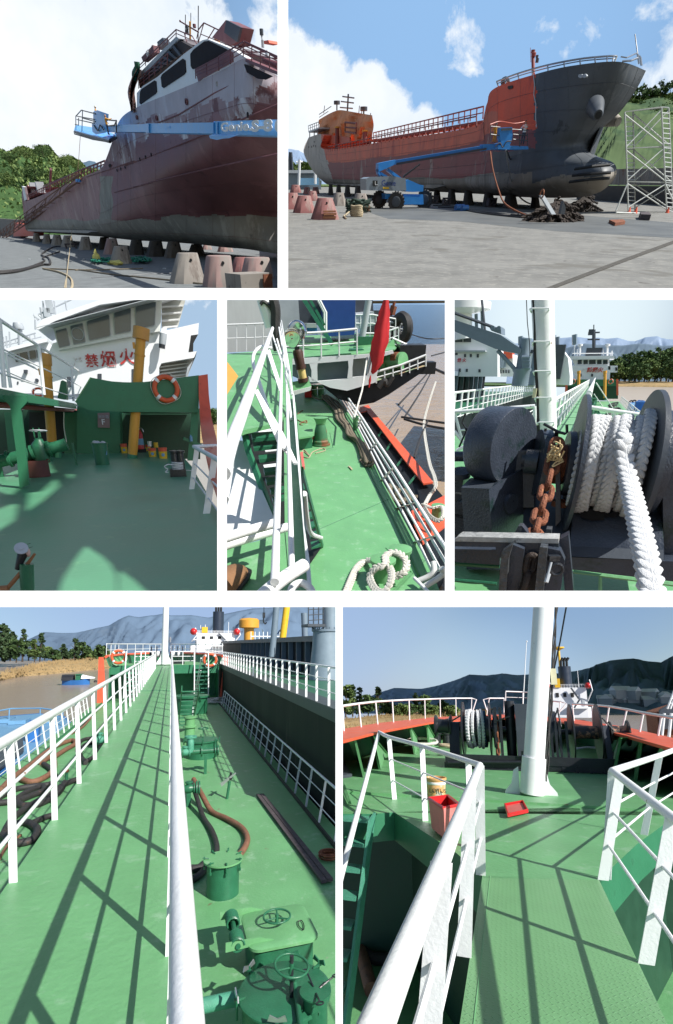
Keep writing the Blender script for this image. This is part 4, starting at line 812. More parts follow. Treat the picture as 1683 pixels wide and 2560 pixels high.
 rail((1095,440),(1225,395),(1092,388),(1222,320),2,-.2,MM,(.33,.66));rail((1222,395),(1360,320),(1222,318),(1362,232),2,-.2,MM,(.33,.66));rail((1360,320),(1560,415),(1362,230),(1560,320),4,-.15,MM,(.25,.5,.75));rail((1105,250),(1320,300),(1140,128),(1560,330),6,1.2,MM,(.5,));rail((1100,215),(1140,130),(1110,165),(1140,128),1,1.2,MM,())
 # roof things
 sl('funnel_box',[(1185,210),(1262,112),(1345,152),(1325,235),(1290,255)],.8,H[2],.6);sl('funnel_louvre',[(1265,112),(1345,153),(1325,236),(1252,180)],.75,'dgrey',.1,label='black louvre panel')
 t.pt('vent_drum',MB().cyl(hx(1215,240,1.5),.13,.22,n=14),'yellow');sl('sign_board',[(790,320),(855,252),(862,292),(800,345)],.6,MM,.3);sl('sign_board',[(878,235),(908,210),(925,240),(890,278)],1.4,'dgrey',.3);t.pt('liferaft',MB().path([hx(858,270,.8),hx(878,265,1.4)],.13,12),'ship_white')
 t.pt('name_mark',text('南平',.28,hx(826,300,.55),(hx(850,278,.55)-hx(800,322,.55)).normalized(),(0,0,1),.01,.0),'ship_white')
 for X,y0,y1,r in((1036,232,82,.022),(1066,240,72,.018),(1108,235,32,.025)):t.pt('aerial',MB().tube(hx(X,y0,2),hx(X+1,y1,2),r,6),'dgrey')
 t.pt('light_mast',MB().tube(hx(1064,240,1.8),hx(1062,120,1.8),.05,8),'yellow');t.pt('lamp',MB().cyl(hx(1048,190,1.7),.08,.14,n=12).cyl(hx(1048,165,1.7),.07,.12,n=12),'dgrey');t.pt('yard_arm',MB().tube(hx(1005,118,1.8),hx(1110,180,1.8),.03,6).sphere(hx(1007,118,1.8),.05,8).cyl(hx(1088,155,1.7),.08,.12,n=12),MM)
 t.pt('signal_mast',MB().tube(hx(1470,265,1),hx(1468,225,1),.06,8).tube(hx(1468,228,1),hx(1462,195,1),.035,8),'grey_l');t.pt('signal_lamp',MB().cyl(hx(1463,196,1),.075,.16,n=12),'dgrey');sl('float',[(1474,228),(1500,224),(1506,240),(1476,246)],.8,'orange',.4);t.pt('bell',MB().lathe([(.03,.2),(.08,.14),(.1,0),(.12,0)],hx(1497,322,.6),n=14),'grey_l');t.pt('stowed_raft',MB().path([hx(1480,345,.5),hx(1560,372,.5)],.12,10),MM)
 # tarpaulin at the fore end of the house
 rows_=[]
 for i in range(10):
  f=i/9;Y=380+245*f;rows_.append([hx(748-30*sin(f*pi*.8)+42*g*(1-.2*f)+5*sin(f*9+g*7),Y+10*g,.3+.5*sin(g*11+f*5))for g in[k/7 for k in range(8)]])
 t.pt('tarpaulin',MB().grid(rows_),mat('brown_tarpaulin',(.33,.16,.10),.8,var=.3,vs=.8,col2=(.22,.10,.07),c2s=1,c2t=.5));t.pt('green_cloth',MB().path(curve([hx(765,345,.2),hx(768,380,.2),hx(752,415,.2),hx(758,440,.2)],4),.16,8,radii=None),mat('green_cloth',(.02,.10,.06),.8,var=.4,vs=2))
 for X,Y,r in((1046,569,14),(878,660,11),(768,657,10)):p=hx(X,Y,-.04);s=S_(p);t.pt('porthole',MB().lathe([(r*s*.72,0),(r*s,0),(r*s,.08),(r*s*.72,.08)],p,(-1,0,0),24),H[2]);t.pt('porthole_glass',MB().cyl(p+V((.03,0,0)),r*s*.75,.02,(-1,0,0),24),DK)
 for X,Y in((1212,470),(1097,1247)):p=hx(X,Y,-.03 if Y<600 else 1.6);s=S_(p);t.pt('fitting_ring',MB().torus(p,10*s,2*s,(-1,0,0),20,5),H[3])
 sl('fairlead',[(606,922),(612,916),(620,920),(620,932),(610,936)],-.05,DK,.05)
 for X,Y in((655,952),(676,944),(700,936),(783,890),(814,878),(846,864),(1387,642)):t.pt('drain_hole',MB().cyl(hx(X,Y,-.04),.09,.03,(-1,0,0),10),DK)
 t.pt('bilge_keel',MB().prism([hx(152,1282,-.3),hx(490,1288,-.3),hx(508,1296,-.3),hx(490,1303,-.3),hx(156,1292,-.3)],(.9,0,0)),mat('pale_dusty',(.42,.40,.38),.8,var=.2))
 rail((150,1115),(440,1000),(150,1092),(440,955),24,.1,MM,(.5,),.05);rail((440,1000),(585,935),(440,955),(587,898),8,.1,MM,(.5,),.06);rail((160,1090),(430,985),(165,1070),(430,962),18,2.5,MM,(.5,),.06)
 t.pt('deck_post',MB().tube(hx(278,1060,3),hx(285,945,3),.17,10),MM);t.pt('bow_bulwark',MB().prism([hx(122,1040,-.1),hx(135,1045,-.1),(hx(150,1115,-.1)),hx(136,1122,-.1)],(.4,0,0)),'ship_white');sl('bow_shelter',[(138,1066),(210,1062),(212,1080),(140,1086)],2,MM,2)
 lifering(P,hx(160,1050,1.5),(-1,-.2,0),11*S_(hx(160,1050,1.5)),'orange lifebuoy at the far bow of the maroon tanker',group=None)
 for X,Y in((190,1050),(226,1048)):t.pt('deck_gear',MB().box(hx(X,Y,2),(1.2,1.2,1.4)),'grey_l')
 # ---------------- gangway
 t=P.thing('gangway','rusty lattice gangway sloping up from the ground to the ship rail','gangway',G(-20,1360))
 A,Bp=hx(-60,1385,-3.2),hx(455,1000,-.4);A2,B2=hx(-60,1335,-3.2),hx(450,968,-.4);up_=A2-A
 GR=mat('rusty_gangway',(.17,.085,.06),.85,var=.4,vs=3,col2=(.10,.055,.04),c2s=2,c2t=.55)
 for o_ in(V((0,0,0)),V((.9,0,0))):
  mbg=MB().path([A+o_,Bp+o_],.11,4).path([A2+o_,B2+o_],.06,5);t.pt('truss_chord',mbg,GR);mbg=MB()
  for k in range(16):q0,q1=k/16,(k+1)/16;mbg.tube(lerp(A,Bp,q0)+o_,lerp(A2,B2,q0)+o_,.045,5).tube(lerp(A,Bp,q0)+o_,lerp(A2,B2,q1)+o_,.035,5)
  t.pt('truss_web',mbg,GR)
 mbg=MB()
 for k in range(34):p=lerp(A,Bp,(k+.5)/34);mbg.box(p+V((.45,0,0)),(.9,.3,.05))
 t.pt('treads',mbg,GR);p=hx(438,1010,-.6);t.pt('blue_cloth',MB().box(p,(.4,.8,.2)),'blue')
 # ---------------- boom and basket
 BLU=mat('lift_blue_lit',(.085,.38,.80),.35)  # brighter copy of the lift blue, making up for shade on the boom
 t=P.thing('boom_lift','bright blue boom with white lettering reaching left to a caged basket','boom lift',hx(1100,720,-4))
 bn=V((34.0,-3.6,0))
 def e(X,Y,d=0.0):return P.on(X,Y,V((c-.9+d*.7,50,0)),bn)
 def seg(nm,x0,y0,y0b,x1,y1,y1b,d0,d1,th,m=BLU):a,a1,b_,b1=e(x0,y0,d0),e(x0,y0b,d0),e(x1,y1,d1),e(x1,y1b,d1);t.pt(nm,MB().loft([[a,a1,a1+V((th,.1,0)),a+V((th,.1,0))],[b_,b1,b1+V((th,.1,0)),b_+V((th,.1,0))]],smooth=False),m)
 seg('boom_tip_section',585,702,736,830,692,738,0,0,.35);seg('boom_mid_section',815,690,742,1200,684,746,-.03,-.03,.42);seg('boom_base_section',1195,678,750,1700,664,764,-.06,-.06,.5)
 for x,y0,y1 in((828,690,740),(1190,684,746),(1212,680,750)):seg('boom_collar',x-3,y0,y1,x+3,y0,y1,-.12,-.12,.55)
 t.pt('boom_bracket',MB().prism([e(1195,748,-.1),e(1340,752,-.1),(e(1310,762,-.1)),e(1280,764,-.1),e(1240,772,-.1),e(1200,764,-.1)],(0,.4,0)),BLU);t.pt('boom_slot',MB().prism([e(925,708,-.05),e(950,706,-.05),e(952,716,-.05),e(926,718,-.05)],(0,-.02,0)),BLU)
 upv=(e(1430,690)-e(1430,730))/40;rt_=(e(1450,713)-e(1410,715))/40
 t.pt('lettering',text('Genie.',76,e(1314,710,-.2),rt_,upv,.006,.03),'white');t.pt('lettering',text('S-8',82,e(1462,706,-.2),rt_,upv,.006,.05),'white');t.pt('lettering',text('0',90,e(1566,706,-.2),rt_,upv,.006,.05),'white')
 d=0.0
 t.pt('basket_floor',MB().prism([e(416,736,-.4),e(425,705,1.0),e(540,726,1.0),e(650,765,.8),e(612,792,-.4),e(520,768,-.4)],(0,0,.12)),BLU);t.pt('floor_edge',MB().path([e(416,738,-.4),e(520,768,-.4),e(614,792,-.4),e(650,768,.8)],.08,6).path([e(416,748,-.4),e(520,778,-.4),e(612,792,-.4)],.05,5),'dgrey')
 mbq=MB()
 for pth in(((425,735),(424,650),(455,616),(462,616),(458,745)),((424,648),(530,668)),((455,616),(535,636)),((420,695),(440,700),(440,660)),((430,668),(530,690)),((462,660),(535,680)),((650,672),(652,740)),((600,670),(652,675)),((652,675),(640,700),(600,705))):mbq.path([e(x,y,-.2)for x,y in pth],.035,6)
 t.pt('basket_rail',mbq,mat('black_tube',(.02,.02,.022),.4));t.pt('control_box',MB().prism([e(528,620,-.1),e(545,616,-.1),e(608,638,-.1),e(606,672,-.1),e(585,700,-.1),e(530,688,-.1)],(0,.5,0)),BLU);t.pt('control_panel',MB().prism([e(540,632,-.13),e(598,648,-.13),e(596,668,-.13),e(538,660,-.13)],(0,-.04,0)),'dgrey');t.pt('knuckle',MB().prism([e(522,684,-.15),e(590,694,-.15),e(600,735,-.15),e(545,746,-.15),e(525,730,-.15)],(0,.6,0)),BLU);t.pt('cable_loop',MB().path(curve([e(525,700,-.3),e(548,730,-.35),e(560,700,-.35),e(580,725,-.35)],5),.04,6),'rubber')
 pb=e(552,700,.4);hh=(up(pb,552,592).z-pb.z);person(P,pb,hh,'person in yellow-brown jacket and pale helmet standing behind the blue control box',face=(.8,-.3,0),arms=[(.14,.12,.62),(-.14,.12,.62)])
 pb=e(608,752,-.5);hh=(up(pb,608,640).z-pb.z);person(P,pb,hh,'person in orange-yellow shirt reaching one arm from the basket toward the hull',hat=None,face=(1,0,0),arms=[(.05,.36,.80),(-.1,.12,.6)])
 P.solo('guide_rope',MB().path(curve([e(450,755,0),e(436,940,-.4),e(412,1200,-1.2),G(385,1440,.3),G(362,1610,.0)],6),.022,5),'rope_t','thin rope hanging from the basket down to the ground','rope');P.solo('guide_rope',MB().path([G(385,1430,.25),G(372,1560,.02),G(368,1640,.02)],.02,5),'rope_t','second thin rope strand near the ground','rope')
 # ---------------- blocks
 RB_=plating('red_brown_block',((.24,.10,.095),[]));GB_=plating('grey_block',((.26,.235,.21),[]));PK=plating('pinkish_block',((.30,.20,.185),[((.24,.21,.19),.53,1.0),((.16,.11,.10),.62,2.0)]),rough=.9)
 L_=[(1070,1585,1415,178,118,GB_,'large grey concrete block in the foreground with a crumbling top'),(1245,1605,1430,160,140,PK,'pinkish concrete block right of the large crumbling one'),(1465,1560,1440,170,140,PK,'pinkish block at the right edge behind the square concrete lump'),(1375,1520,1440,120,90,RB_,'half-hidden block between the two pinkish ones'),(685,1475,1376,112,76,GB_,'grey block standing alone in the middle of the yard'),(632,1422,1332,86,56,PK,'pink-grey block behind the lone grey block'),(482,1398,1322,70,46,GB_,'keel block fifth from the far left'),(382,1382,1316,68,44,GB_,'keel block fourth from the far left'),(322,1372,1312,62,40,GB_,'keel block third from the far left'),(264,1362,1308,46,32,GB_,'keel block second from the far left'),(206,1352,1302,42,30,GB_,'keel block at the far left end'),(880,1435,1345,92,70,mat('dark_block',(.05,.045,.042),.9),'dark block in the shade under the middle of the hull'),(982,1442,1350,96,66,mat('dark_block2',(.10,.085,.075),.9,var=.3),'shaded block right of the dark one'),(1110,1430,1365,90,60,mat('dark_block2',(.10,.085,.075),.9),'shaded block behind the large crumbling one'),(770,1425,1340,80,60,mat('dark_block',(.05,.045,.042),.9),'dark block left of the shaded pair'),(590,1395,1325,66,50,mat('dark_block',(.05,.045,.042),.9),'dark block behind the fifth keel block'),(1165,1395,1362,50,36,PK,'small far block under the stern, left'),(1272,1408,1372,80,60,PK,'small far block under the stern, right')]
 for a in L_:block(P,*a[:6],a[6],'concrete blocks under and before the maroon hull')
 q=G(1430,1625);s=S_(q);t=P.thing('concrete_lump','square concrete lump with a rusty side in the lower right corner','block',q);hh=up(q,1430,1530).z;t.pt('body',MB().box(q+V((0,.5,hh/2)),(205*s,1.0,hh),.15),GB_);t.pt('rust_patch',MB().box(q+V((75*s,-.03,hh*.5)),(55*s,.06,hh*.9),.15),'rust')
 t=P.thing('timber_crib','small wooden crib beside the fourth keel block','crib',G(400,1390));b=G(400,1390);t.pt('frame',MB().box(b+V((0,0,.42)),(1.2,.4,.12)).box(b+V((-.5,0,.2)),(.15,.4,.4)).box(b+V((.5,0,.2)),(.15,.4,.4)),'wood')
 for k,(X,Y,w_,h_)in enumerate(((545,1465,45,38),(628,1478,55,18),(662,1482,60,20))):
  b=G(X,Y);s=S_(b);rnd=random.Random(k);mbs=MB();mbs.sphere(b+V((0,0,h_*s*.5)),w_*s*.5,14,(1,.7,h_/w_*1.1));
  for v_ in range(len(mbs.v)):mbs.v[v_]=mbs.v[v_]+V((1,1,1))*noise.noise(mbs.v[v_]*4)*.09
  if k==0:mbs.path([b+V((0,0,h_*s)),b+V((.05,0,h_*s+.25))],.1,8,radii=[.12,.03])
  P.solo('sack',mbs,mat('yellow_sack',(.62,.56,.16),.6,var=.25,vs=4,bump=.3),'yellow plastic sack on the ground, %s'%['standing with a tied top','lying flat in the middle','lying at the right'][k],'sack','yellow sacks beside the grey block')
 rnd=random.Random(14)
 for k,(X0_,X1_,Y)in enumerate(((520,620,1450),(735,830,1448))):
  mbn=MB()
  for _ in range(26):x=rnd.uniform(X0_,X1_);mbn.path(curve([G(x+rnd.uniform(-25,25),Y+rnd.uniform(-14,14),.04+rnd.random()*.16)for _ in range(4)],4),.035,5)
  P.solo('green_net',mbn,mat('green_net',(.01,.20,.13),.8,var=.3),'green net lying %s the grey block'%('left of' if k==0 else 'right of'),'net')
 for k,(px_,r,m)in enumerate((([(-40,1530),(100,1515),(230,1480),(280,1475),(270,1440),(232,1425),(260,1400),(300,1380),(340,1378)],.06,'rubber'),([(-40,1520),(120,1505),(215,1475),(250,1455),(240,1440),(290,1420),(335,1405)],.05,'rubber'),([(240,1500),(330,1520),(390,1550),(405,1590),(390,1640)],.04,'rope_t'),([(420,1510),(460,1510),(600,1530),(800,1550),(1000,1570),(1150,1585),(1250,1560),(1330,1525)],.03,'rope_g'),([(245,1500),(500,1508),(800,1500)],.03,'rope_g'),([(512,1552),(700,1540),(980,1525)],.014,'dgrey'))):P.solo('hose' if m=='rubber' else 'line',MB().path(curve([G(x,y,r)for x,y in px_],6),r,6),m,['thicker dark hose winding across the left of the yard','second dark hose beside the winding one','tan rope end curling at the lower left','long thin line running to the foreground blocks','thin straight line across the middle of the yard','thin metal rod lying on the ground'][k],'hose' if m=='rubber' else 'line')
 for k,(X,Y)in enumerate(((165,1448),(470,1448),(920,1500),(1200,1400))):P.solo('litter',MB().box(G(X,Y,.03),(.16,.1,.05),k),'grey_l','small pale scrap on the yard ground, %s'%['left, above the hose','above the thin line','before the shaded blocks','under the stern'][k],'scrap')
 # left wall, far things
 P.solo('yard_wall',MB().prism([hx(-60,1218,4),hx(136,1230,4),hx(136,1325,4),hx(-60,1335,4)],(1,0,0)),plating('rust_wall',((.20,.185,.17),[])),'rusty yard wall at the far left behind the gangway','wall');P.solo('red_tank',MB().prism([hx(80,1245,2),hx(190,1262,2),hx(190,1318,2),hx(75,1322,2)],(2,0,0)),'orange','dull red steel tank beside the far bow','tank')
 # hills
 yh=150
 hill=[(-200,830),(0,832),(45,850),(100,822),(140,818),(190,838),(215,812),(270,812),(298,850),(330,890),(380,870),(440,892),(470,935),(560,950),(700,1000),(900,1050)]
 y0=G(0,1318).y*1.15;
 GH=mat('bamboo_hill',(.05,.095,.035),.95,var=.45,vs=.05,spec=.05)
 ridge(P,hill,y0*1.5,y0*.45,0,GH,'hillside',5,rough=.08)
 smoke_tree_mass(P,'hill_wood',hill,y0*1.5,2,22000,y0*.0032,y0*.5,'dense green wood of bamboo and trees on the hillside','leaf2')
 for k,(X,Y,w_,lb)in enumerate(((246,812,90,'large dark rounded tree on the hilltop'),(140,822,90,'broad tree on the left of the hilltop'),(380,870,80,'tree on the right shoulder of the hill'),(60,850,80,'tree on the skyline left of the broad one'),(440,905,60,'small tree at the right end of the hill'),(40,960,110,'pale bamboo clump low on the left of the hill'),(200,930,110,'leafy clump in the middle of the hill'),(110,1040,120,'bright green clump behind the far bow'),(330,960,100,'leafy clump above the far deck rail'))):
  p=Vy(X,Y+w_*.75,y0*1.3);h_=up(p,X,Y).z-p.z;tree(P,p,max(4,h_),S_(p)*w_*1.1,lb,'round','leaf' if k%3==0 else 'leaf2',n=2600,leaf=S_(p)*w_*.026,group='trees standing out on the green hill')
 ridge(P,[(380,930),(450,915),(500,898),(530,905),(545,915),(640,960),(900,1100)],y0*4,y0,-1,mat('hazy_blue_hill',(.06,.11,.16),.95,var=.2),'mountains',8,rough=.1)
 P.struct('far_ground',MB().prism([V((-y0*3,y0*.87,-.35)),V((y0*4,y0*.87,-.35)),V((y0*6,y0*4,-.35)),V((-y0*5,y0*4,-.35))],(0,0,-1)),GH)
 return P
P1=panel1()
# ================================================================== PANEL: aft deck under the wheelhouse, middle left
def peel_mat():
 return mat('peeling_red_lettering',(.52,.045,.04),.6,var=.25,vs=6,col2=(.80,.81,.83),c2s=4.5,c2t=.58,c2w=.03)
def hull2(pts):
 pts=sorted(set(pts))
 def half(ps):
  h=[]
  for p in ps:
   while len(h)>1 and(h[-1][0]-h[-2][0])*(p[1]-h[-2][1])-(h[-1][1]-h[-2][1])*(p[0]-h[-2][0])<=0:h.pop()
   h.append(p)
  return h
 a,b=half(pts),half(pts[::-1]);return a[:-1]+b[:-1]
def shade_sheet(P,holes,lim,label,back):
 Ri=P.M.to_3x3().normalized().inverted();s=(Ri@SUNV).normalized();cb=Ri@V((0,1,0));O=V((0,0,P.h))-cb*back
 u=(Ri@V((1,0,0))).normalized();w=(Ri@V((0,0,1))).normalized()
 def q(p):p=V(p);d=p+s*((O-p).dot(cb)/s.dot(cb))-O;return(d.dot(u),d.dot(w))
 c=bpy.data.curves.new('s','CURVE');c.dimensions='2D';c.fill_mode='BOTH'
 def sp(pts):
  k=c.splines.new('POLY');k.points.add(len(pts)-1);k.use_cyclic_u=True
  for i,(x,y)in enumerate(pts):k.points[i].co=(x,y,0,1)
 sp(hull2([q(p)for p in lim]))
 for h in holes:sp([q(p)for p in h])
 o=bpy.data.objects.new('s',c);COL.objects.link(o);bpy.context.view_layer.update();me=o.to_mesh();mb=MB()
 mb.add([O+u*v.co.x+w*v.co.y for v in me.vertices],[tuple(p.vertices)for p in me.polygons])
 o.to_mesh_clear();bpy.data.objects.remove(o)
 P.solo('shade_blocker',mb,'dgrey',label,'shade_blocker',clip=False)  # unseen sun blocker, its outline and holes shaped for the shade wanted
def panel3():
 P=Pan(0,740,.35783,(0,GY1,GX3a,GY2),1046,1.7,600,vx=372)
 G,Vy,Vx=P.G,P.Vy,P.Vx
 yb=G(925,1132).y
 def q(x,y,d=0.0):return Vy(x,y,yb+d)
 def slab(t,name,px,d,m,th=.06,**k):return t.pt(name,MB().prism([q(x,y,d)for x,y in px],(0,th,0)),m,**k)
 deck=MB().add([(-30,-.6,0),(14,-.6,0),(14,yb+5,0),(-30,yb+5,0),(-30,-.6,-.1),(14,-.6,-.1),(14,yb+5,-.1),(-30,yb+5,-.1)],[(0,1,2,3),(7,6,5,4),(0,4,5,1),(1,5,6,2),(2,6,7,3),(3,7,4,0)])
 rb=[(1517,1580),(1340,1345)]
 e0,e1=G(1700,1820),G(1340,1190)
 P.struct('deck',MB().prism([(-30,2,0),V((e0.x,2,0)),e0,e1,V((e1.x,yb+5,0)),(-30,yb+5,0)],(0,0,-.1)),mat('shaded_deck_paint',(.09,.27,.15),.4,var=.14,vs=.7,col2=(.16,.36,.18),c2s=1.5,c2t=.6,c2w=.1,bump=.15,bs=14,spot=[(4,.72,(.16,.32,.2)),(26,.76,(.3,.38,.3)),(9,.75,(.04,.12,.07))]))  # deck green darkened in the colour to deepen the shade on this deck
 t=P.thing('poop_bulwark','dark green curved bulwark and recess below the wheelhouse','bulwark',(0,yb,0))
 slab(t,'breakwater',[(530,742),(640,570),(700,582),(780,596),(860,602),(925,603),(1010,600),(1100,590),(1390,553),(1390,814),(840,808),(640,800),(545,768)],-.5,'green_b',.1)
 slab(t,'rail_edge',[(522,742),(530,742),(640,570),(630,567)],-.52,'green',.14)
 slab(t,'bulkhead',[(538,770),(842,790),(836,1105),(538,1100)],4.0,'green_b',.3)
 slab(t,'recess',[(842,790),(1400,790),(1400,1140),(836,1130)],6.4,mat('recess_shade_green',(.012,.055,.03),.5,var=.2),.1)  # bulkhead green darkened in the colour for shade inside recesses
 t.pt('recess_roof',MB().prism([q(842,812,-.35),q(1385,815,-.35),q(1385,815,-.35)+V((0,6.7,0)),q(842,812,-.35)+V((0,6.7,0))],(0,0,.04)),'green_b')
 slab(t,'recess',[(-80,790),(540,800),(540,1130),(-80,1130)],6.0,mat('recess_shade_green',(.012,.055,.03)),.1)
 t.pt('bulkhead_side',MB().prism([q(836,1110,4),q(836,800,4),q(836,800,4)+V((0,2.6,0)),q(836,1110,4)+V((0,2.6,0))],(.04,0,0)),'green_b')
 slab(t,'frame',[(1340,815),(1388,815),(1372,1150),(1310,1150)],-.3,'green_b',.1);slab(t,'shelf',[(1285,985),(1410,1035),(1410,1055),(1280,1005)],-.4,'green_b',.5)
 slab(t,'panel',[(205,812),(538,812),(538,1110),(205,1110)],5.0,'dark',.1,label='dark doorway');slab(t,'panel',[(445,815),(538,812),(538,1110),(450,1110)],4.6,'green_b',.1)
 slab(t,'panel',[(30,812),(140,812),(190,1120),(60,1120)],4.8,'green_b',.1)
 # orange bulwark edge coming towards the viewer
 L_=[(1388,556,yb-.5),(1390,690,yb-.7),(1398,850,yb-2),(1412,980,yb-6),(1445,1140,12),(1480,1290,9.5),(1530,1440,8)]
 R_=[(1452,546,yb-.5),(1460,690,yb-.7),(1478,850,yb-2),(1510,980,yb-6),(1530,1080,12),(1590,1290,9.5),(1650,1440,8)]
 mbk=MB();rings=[[Vy(a[0],a[1],a[2]),Vy(b[0],b[1],b[2]),Vy(b[0],b[1],b[2])+V((0,.12,0)),Vy(a[0],a[1],a[2])+V((0,.12,0))]for a,b in zip(L_,R_)]
 t.pt('bulwark_edge',mbk.loft(rings,smooth=False),'orange')
 # raised walkway on the left with support post and railings
 c=G(165,1345);cx=c.x;yp=c.y
 def qx(X,Y,dx=0):return Vx(X,Y,cx+dx)
 zt,zl=Vy(110,650,yp).z,Vy(110,722,yp).z
 y1=qx(530,745).y
 w=P.thing('walkway','raised green walkway seen from below at the left, on a flared post','walkway',(cx,yp,0))
 w.pt('side_beam',MB().box2((cx-.08,5,zl),(cx,y1,zt)),'green_b');w.pt('deck_plate',MB().box2((cx-2.4,5,zt-.06),(cx-.085,y1+3,zt-.005)),'green_b')
 w.pt('post',MB().prism([Vy(138,1345,yp),Vy(202,1320,yp),Vy(180,1080,yp),Vy(145,790,yp),Vy(195,735,yp),Vy(190,700,yp),Vy(0,690,yp),Vy(70,770,yp),Vy(112,1080,yp)],(0,.12,0)),'green_b')
 w.pt('bracket',MB().prism([Vy(60,1345,yp),Vy(60,1345,yp)+V((0,.01,0)),Vy(60,1345,yp)],(0,.1,0))if False else MB().box2((cx-2.2,yp+.2,0),(cx-2.05,yp+.35,zl)),'green_b')
 P.solo('red_pipe',MB().path([Vx(-60,757,cx-.5),Vx(150,773,cx-.5),Vx(655,810,cx-.5)],.085,12),mat('dull_red_pipe',(.30,.055,.05),.5,var=.15),'dull red pipe running under the raised walkway','pipe')
 t=P.thing('railing','white railing above the raised green walkway, nearest side','railing',qx(310,690))
 t.pt('top_rail',MB().path([qx(-40,140),qx(0,168),qx(275,352),qx(500,490),qx(625,575)],.05,10),'white')
 for a,b in(((-20,532),(545,716)),((-20,352),(600,648))):t.pt('mid_rail',MB().path([qx(*a),qx(*b)],.024,8),'white')
 for a,b in(((272,352),(308,690)),((500,490),(515,735)),((-5,165),(30,640))):p0,p1=qx(*b),qx(*a);t.pt('post',MB().tube(p0,P.up(p0,*a),.055,8),'white')
 t=P.thing('railing','white railing on the far side of the raised walkway','railing',qx(70,620,-1.6))
 t.pt('top_rail',MB().path([Vx(-20,372,cx-1.7),Vx(440,600,cx-1.7)],.05,8),'white');t.pt('mid_rail',MB().path([Vx(-20,500,cx-1.7),Vx(420,690,cx-1.7)],.022,8),'white')
 p0=Vx(75,640,cx-1.7);t.pt('post',MB().tube(p0,P.up(p0,40,395),.06,8),'white');p0=Vx(322,700,cx-1.7);t.pt('post',MB().tube(p0,P.up(p0,312,540),.06,8),'white')
 # yellow posts
 def ypost(lb,b,tp,w0,cap,ring):
  p0=Vy(*b,yb-.1 if b[0]>600 else yb+1.5);y=p0.y;p0=Vy(b[0],b[1],y);p1=Vy(tp[0],tp[1],y);s=.35783*y/F;t=P.thing('yellow_post',lb,'post',p0);ax=(p1-p0).normalized()
  r=w0*s;t.pt('pipe',MB().path([p0+ax*.15,p1],r,24),'yellow');t.pt('cap',MB().path([p1-ax*cap[1]*s*.2,p1+ax*cap[1]*s],cap[0]*s,24),mat('ochre_cap',(.55,.27,.06),.5,var=.1));t.pt('foot',MB().path([p0-ax*.1,p0+ax*.15],r*1.02,20),'green_b')
  t.pt('ring',MB().path([p1-ax*(ring-1)*s,p1-ax*(ring-10)*s],r*1.14,20),'yellow');t.pt('lug',MB().box(p1-ax*45*s+V((-w0*1.25*s,0,0)),(14*s,.1,34*s)),'yellow');return t
 ypost('tall yellow ochre post with a wide cap, in front of the recess',(925,1130),(985,290),28,(46,52),100)
 ypost('yellow ochre post farther off on the left, behind the raised walkway',(365,1042),(322,470),26,(31,50),75)
 c=q(1160,648,-.62);lifering(P,c,(0,-1,0),65*.35783*yb/F,'orange lifebuoy hanging on the dark green bulwark beside the tall yellow post',group=None)
 # sign
 t=P.thing('sign','grey sign plate lettered F on the green bulkhead','sign',q(725,920,-.05))
 slab(t,'plate',[(683,818),(766,814),(768,921),(684,918)],3.9,mat('sign_grey',(.25,.17,.17),.5,var=.08),.03)
 s=.35783*(yb+3.9)/F;t.pt('lettering',text('F',44*s,q(722,882,3.85),(1,0,0),(0,0,1),.004,.01),'white');t.pt('lettering',text('消防箱',20*s,q(724,846,3.85),(1,0,0),(0,0,1),.004,.0),'grey_l')
 # white wheelhouse
 d=7.0
 w=P.thing('wheelhouse','white wheelhouse with five windows and peeling red characters','ship',q(800,600,d))
 slab(w,'front_wall',[(370,330),(1130,120),(1118,250),(1390,188),(1385,268),(1335,275),(1318,390),(1375,386),(1365,430),(1170,462),(1128,470),(1113,500),(1110,640),(330,700),(330,420)],d,'ship_white',6)
 slab(w,'window_wall',[(375,230),(1135,-20),(1120,245),(410,378)],d-.3,mat('cream_white_paint',(.72,.73,.70),.45,var=.06),.28)
 slab(w,'roof',[(247,222),(300,160),(690,30),(1320,-160),(1300,-60),(1135,0),(700,60),(385,175),(270,235)],d-1.6,'ship_white',4)
 w.pt('roof_soffit',MB().prism([q(250,226,d-1.6),q(1130,2,d-1.6),q(1130,40,d+.3),q(380,240,d+.3)],(0,0,.03)),'grey_l')
 slab(w,'wing_ceiling',[(1132,30),(1296,30),(1245,212),(1130,222)],d+.6,mat('beige_soffit',(.42,.42,.38),.6,var=.1),.4)
 for k in range(4):slab(w,'ceiling_beam',[(1132,70+k*48),(1284-14*k,60+k*48),(1281-14*k,70+k*48),(1132,82+k*48)],d+.3,'white_old',.3)
 slab(w,'wing_ceiling',[(1115,500),(1130,470),(1365,430),(1310,560),(1115,582)],d+1,mat('beige_soffit',(.42,.42,.38)),.4)
 for k in range(4):slab(w,'ceiling_beam',[(1118,492+k*24),(1322-6*k,465+k*26),(1320-6*k,473+k*26),(1118,502+k*24)],d+.7,'white_old',.3)
 slab(w,'wing_opening',[(1335,275),(1385,268),(1352,330),(1350,388),(1318,392)],d-.01,'dark',.2);slab(w,'wing_bracket',[(1365,430),(1375,388),(1330,500),(1310,580),(1296,580),(1310,500)],d-.02,'grey_l',.5)
 wins=[[(390,245),(465,225),(490,345),(415,362)],[(492,212),(578,190),(597,322),(515,338)],[(608,178),(762,130),(772,278),(625,312)],[(798,118),(914,85),(914,245),(805,267)],[(952,70),(1090,35),(1080,205),(950,232)]]
 house_windows(w,P,wins,0,plane=(q(0,0,d-.34),V((0,-1,0))),rnd=.07,frame='grey_l',glassm=mat('dusky_glass',(.09,.115,.135),.12,var=.25,vs=.6,spec=.7))
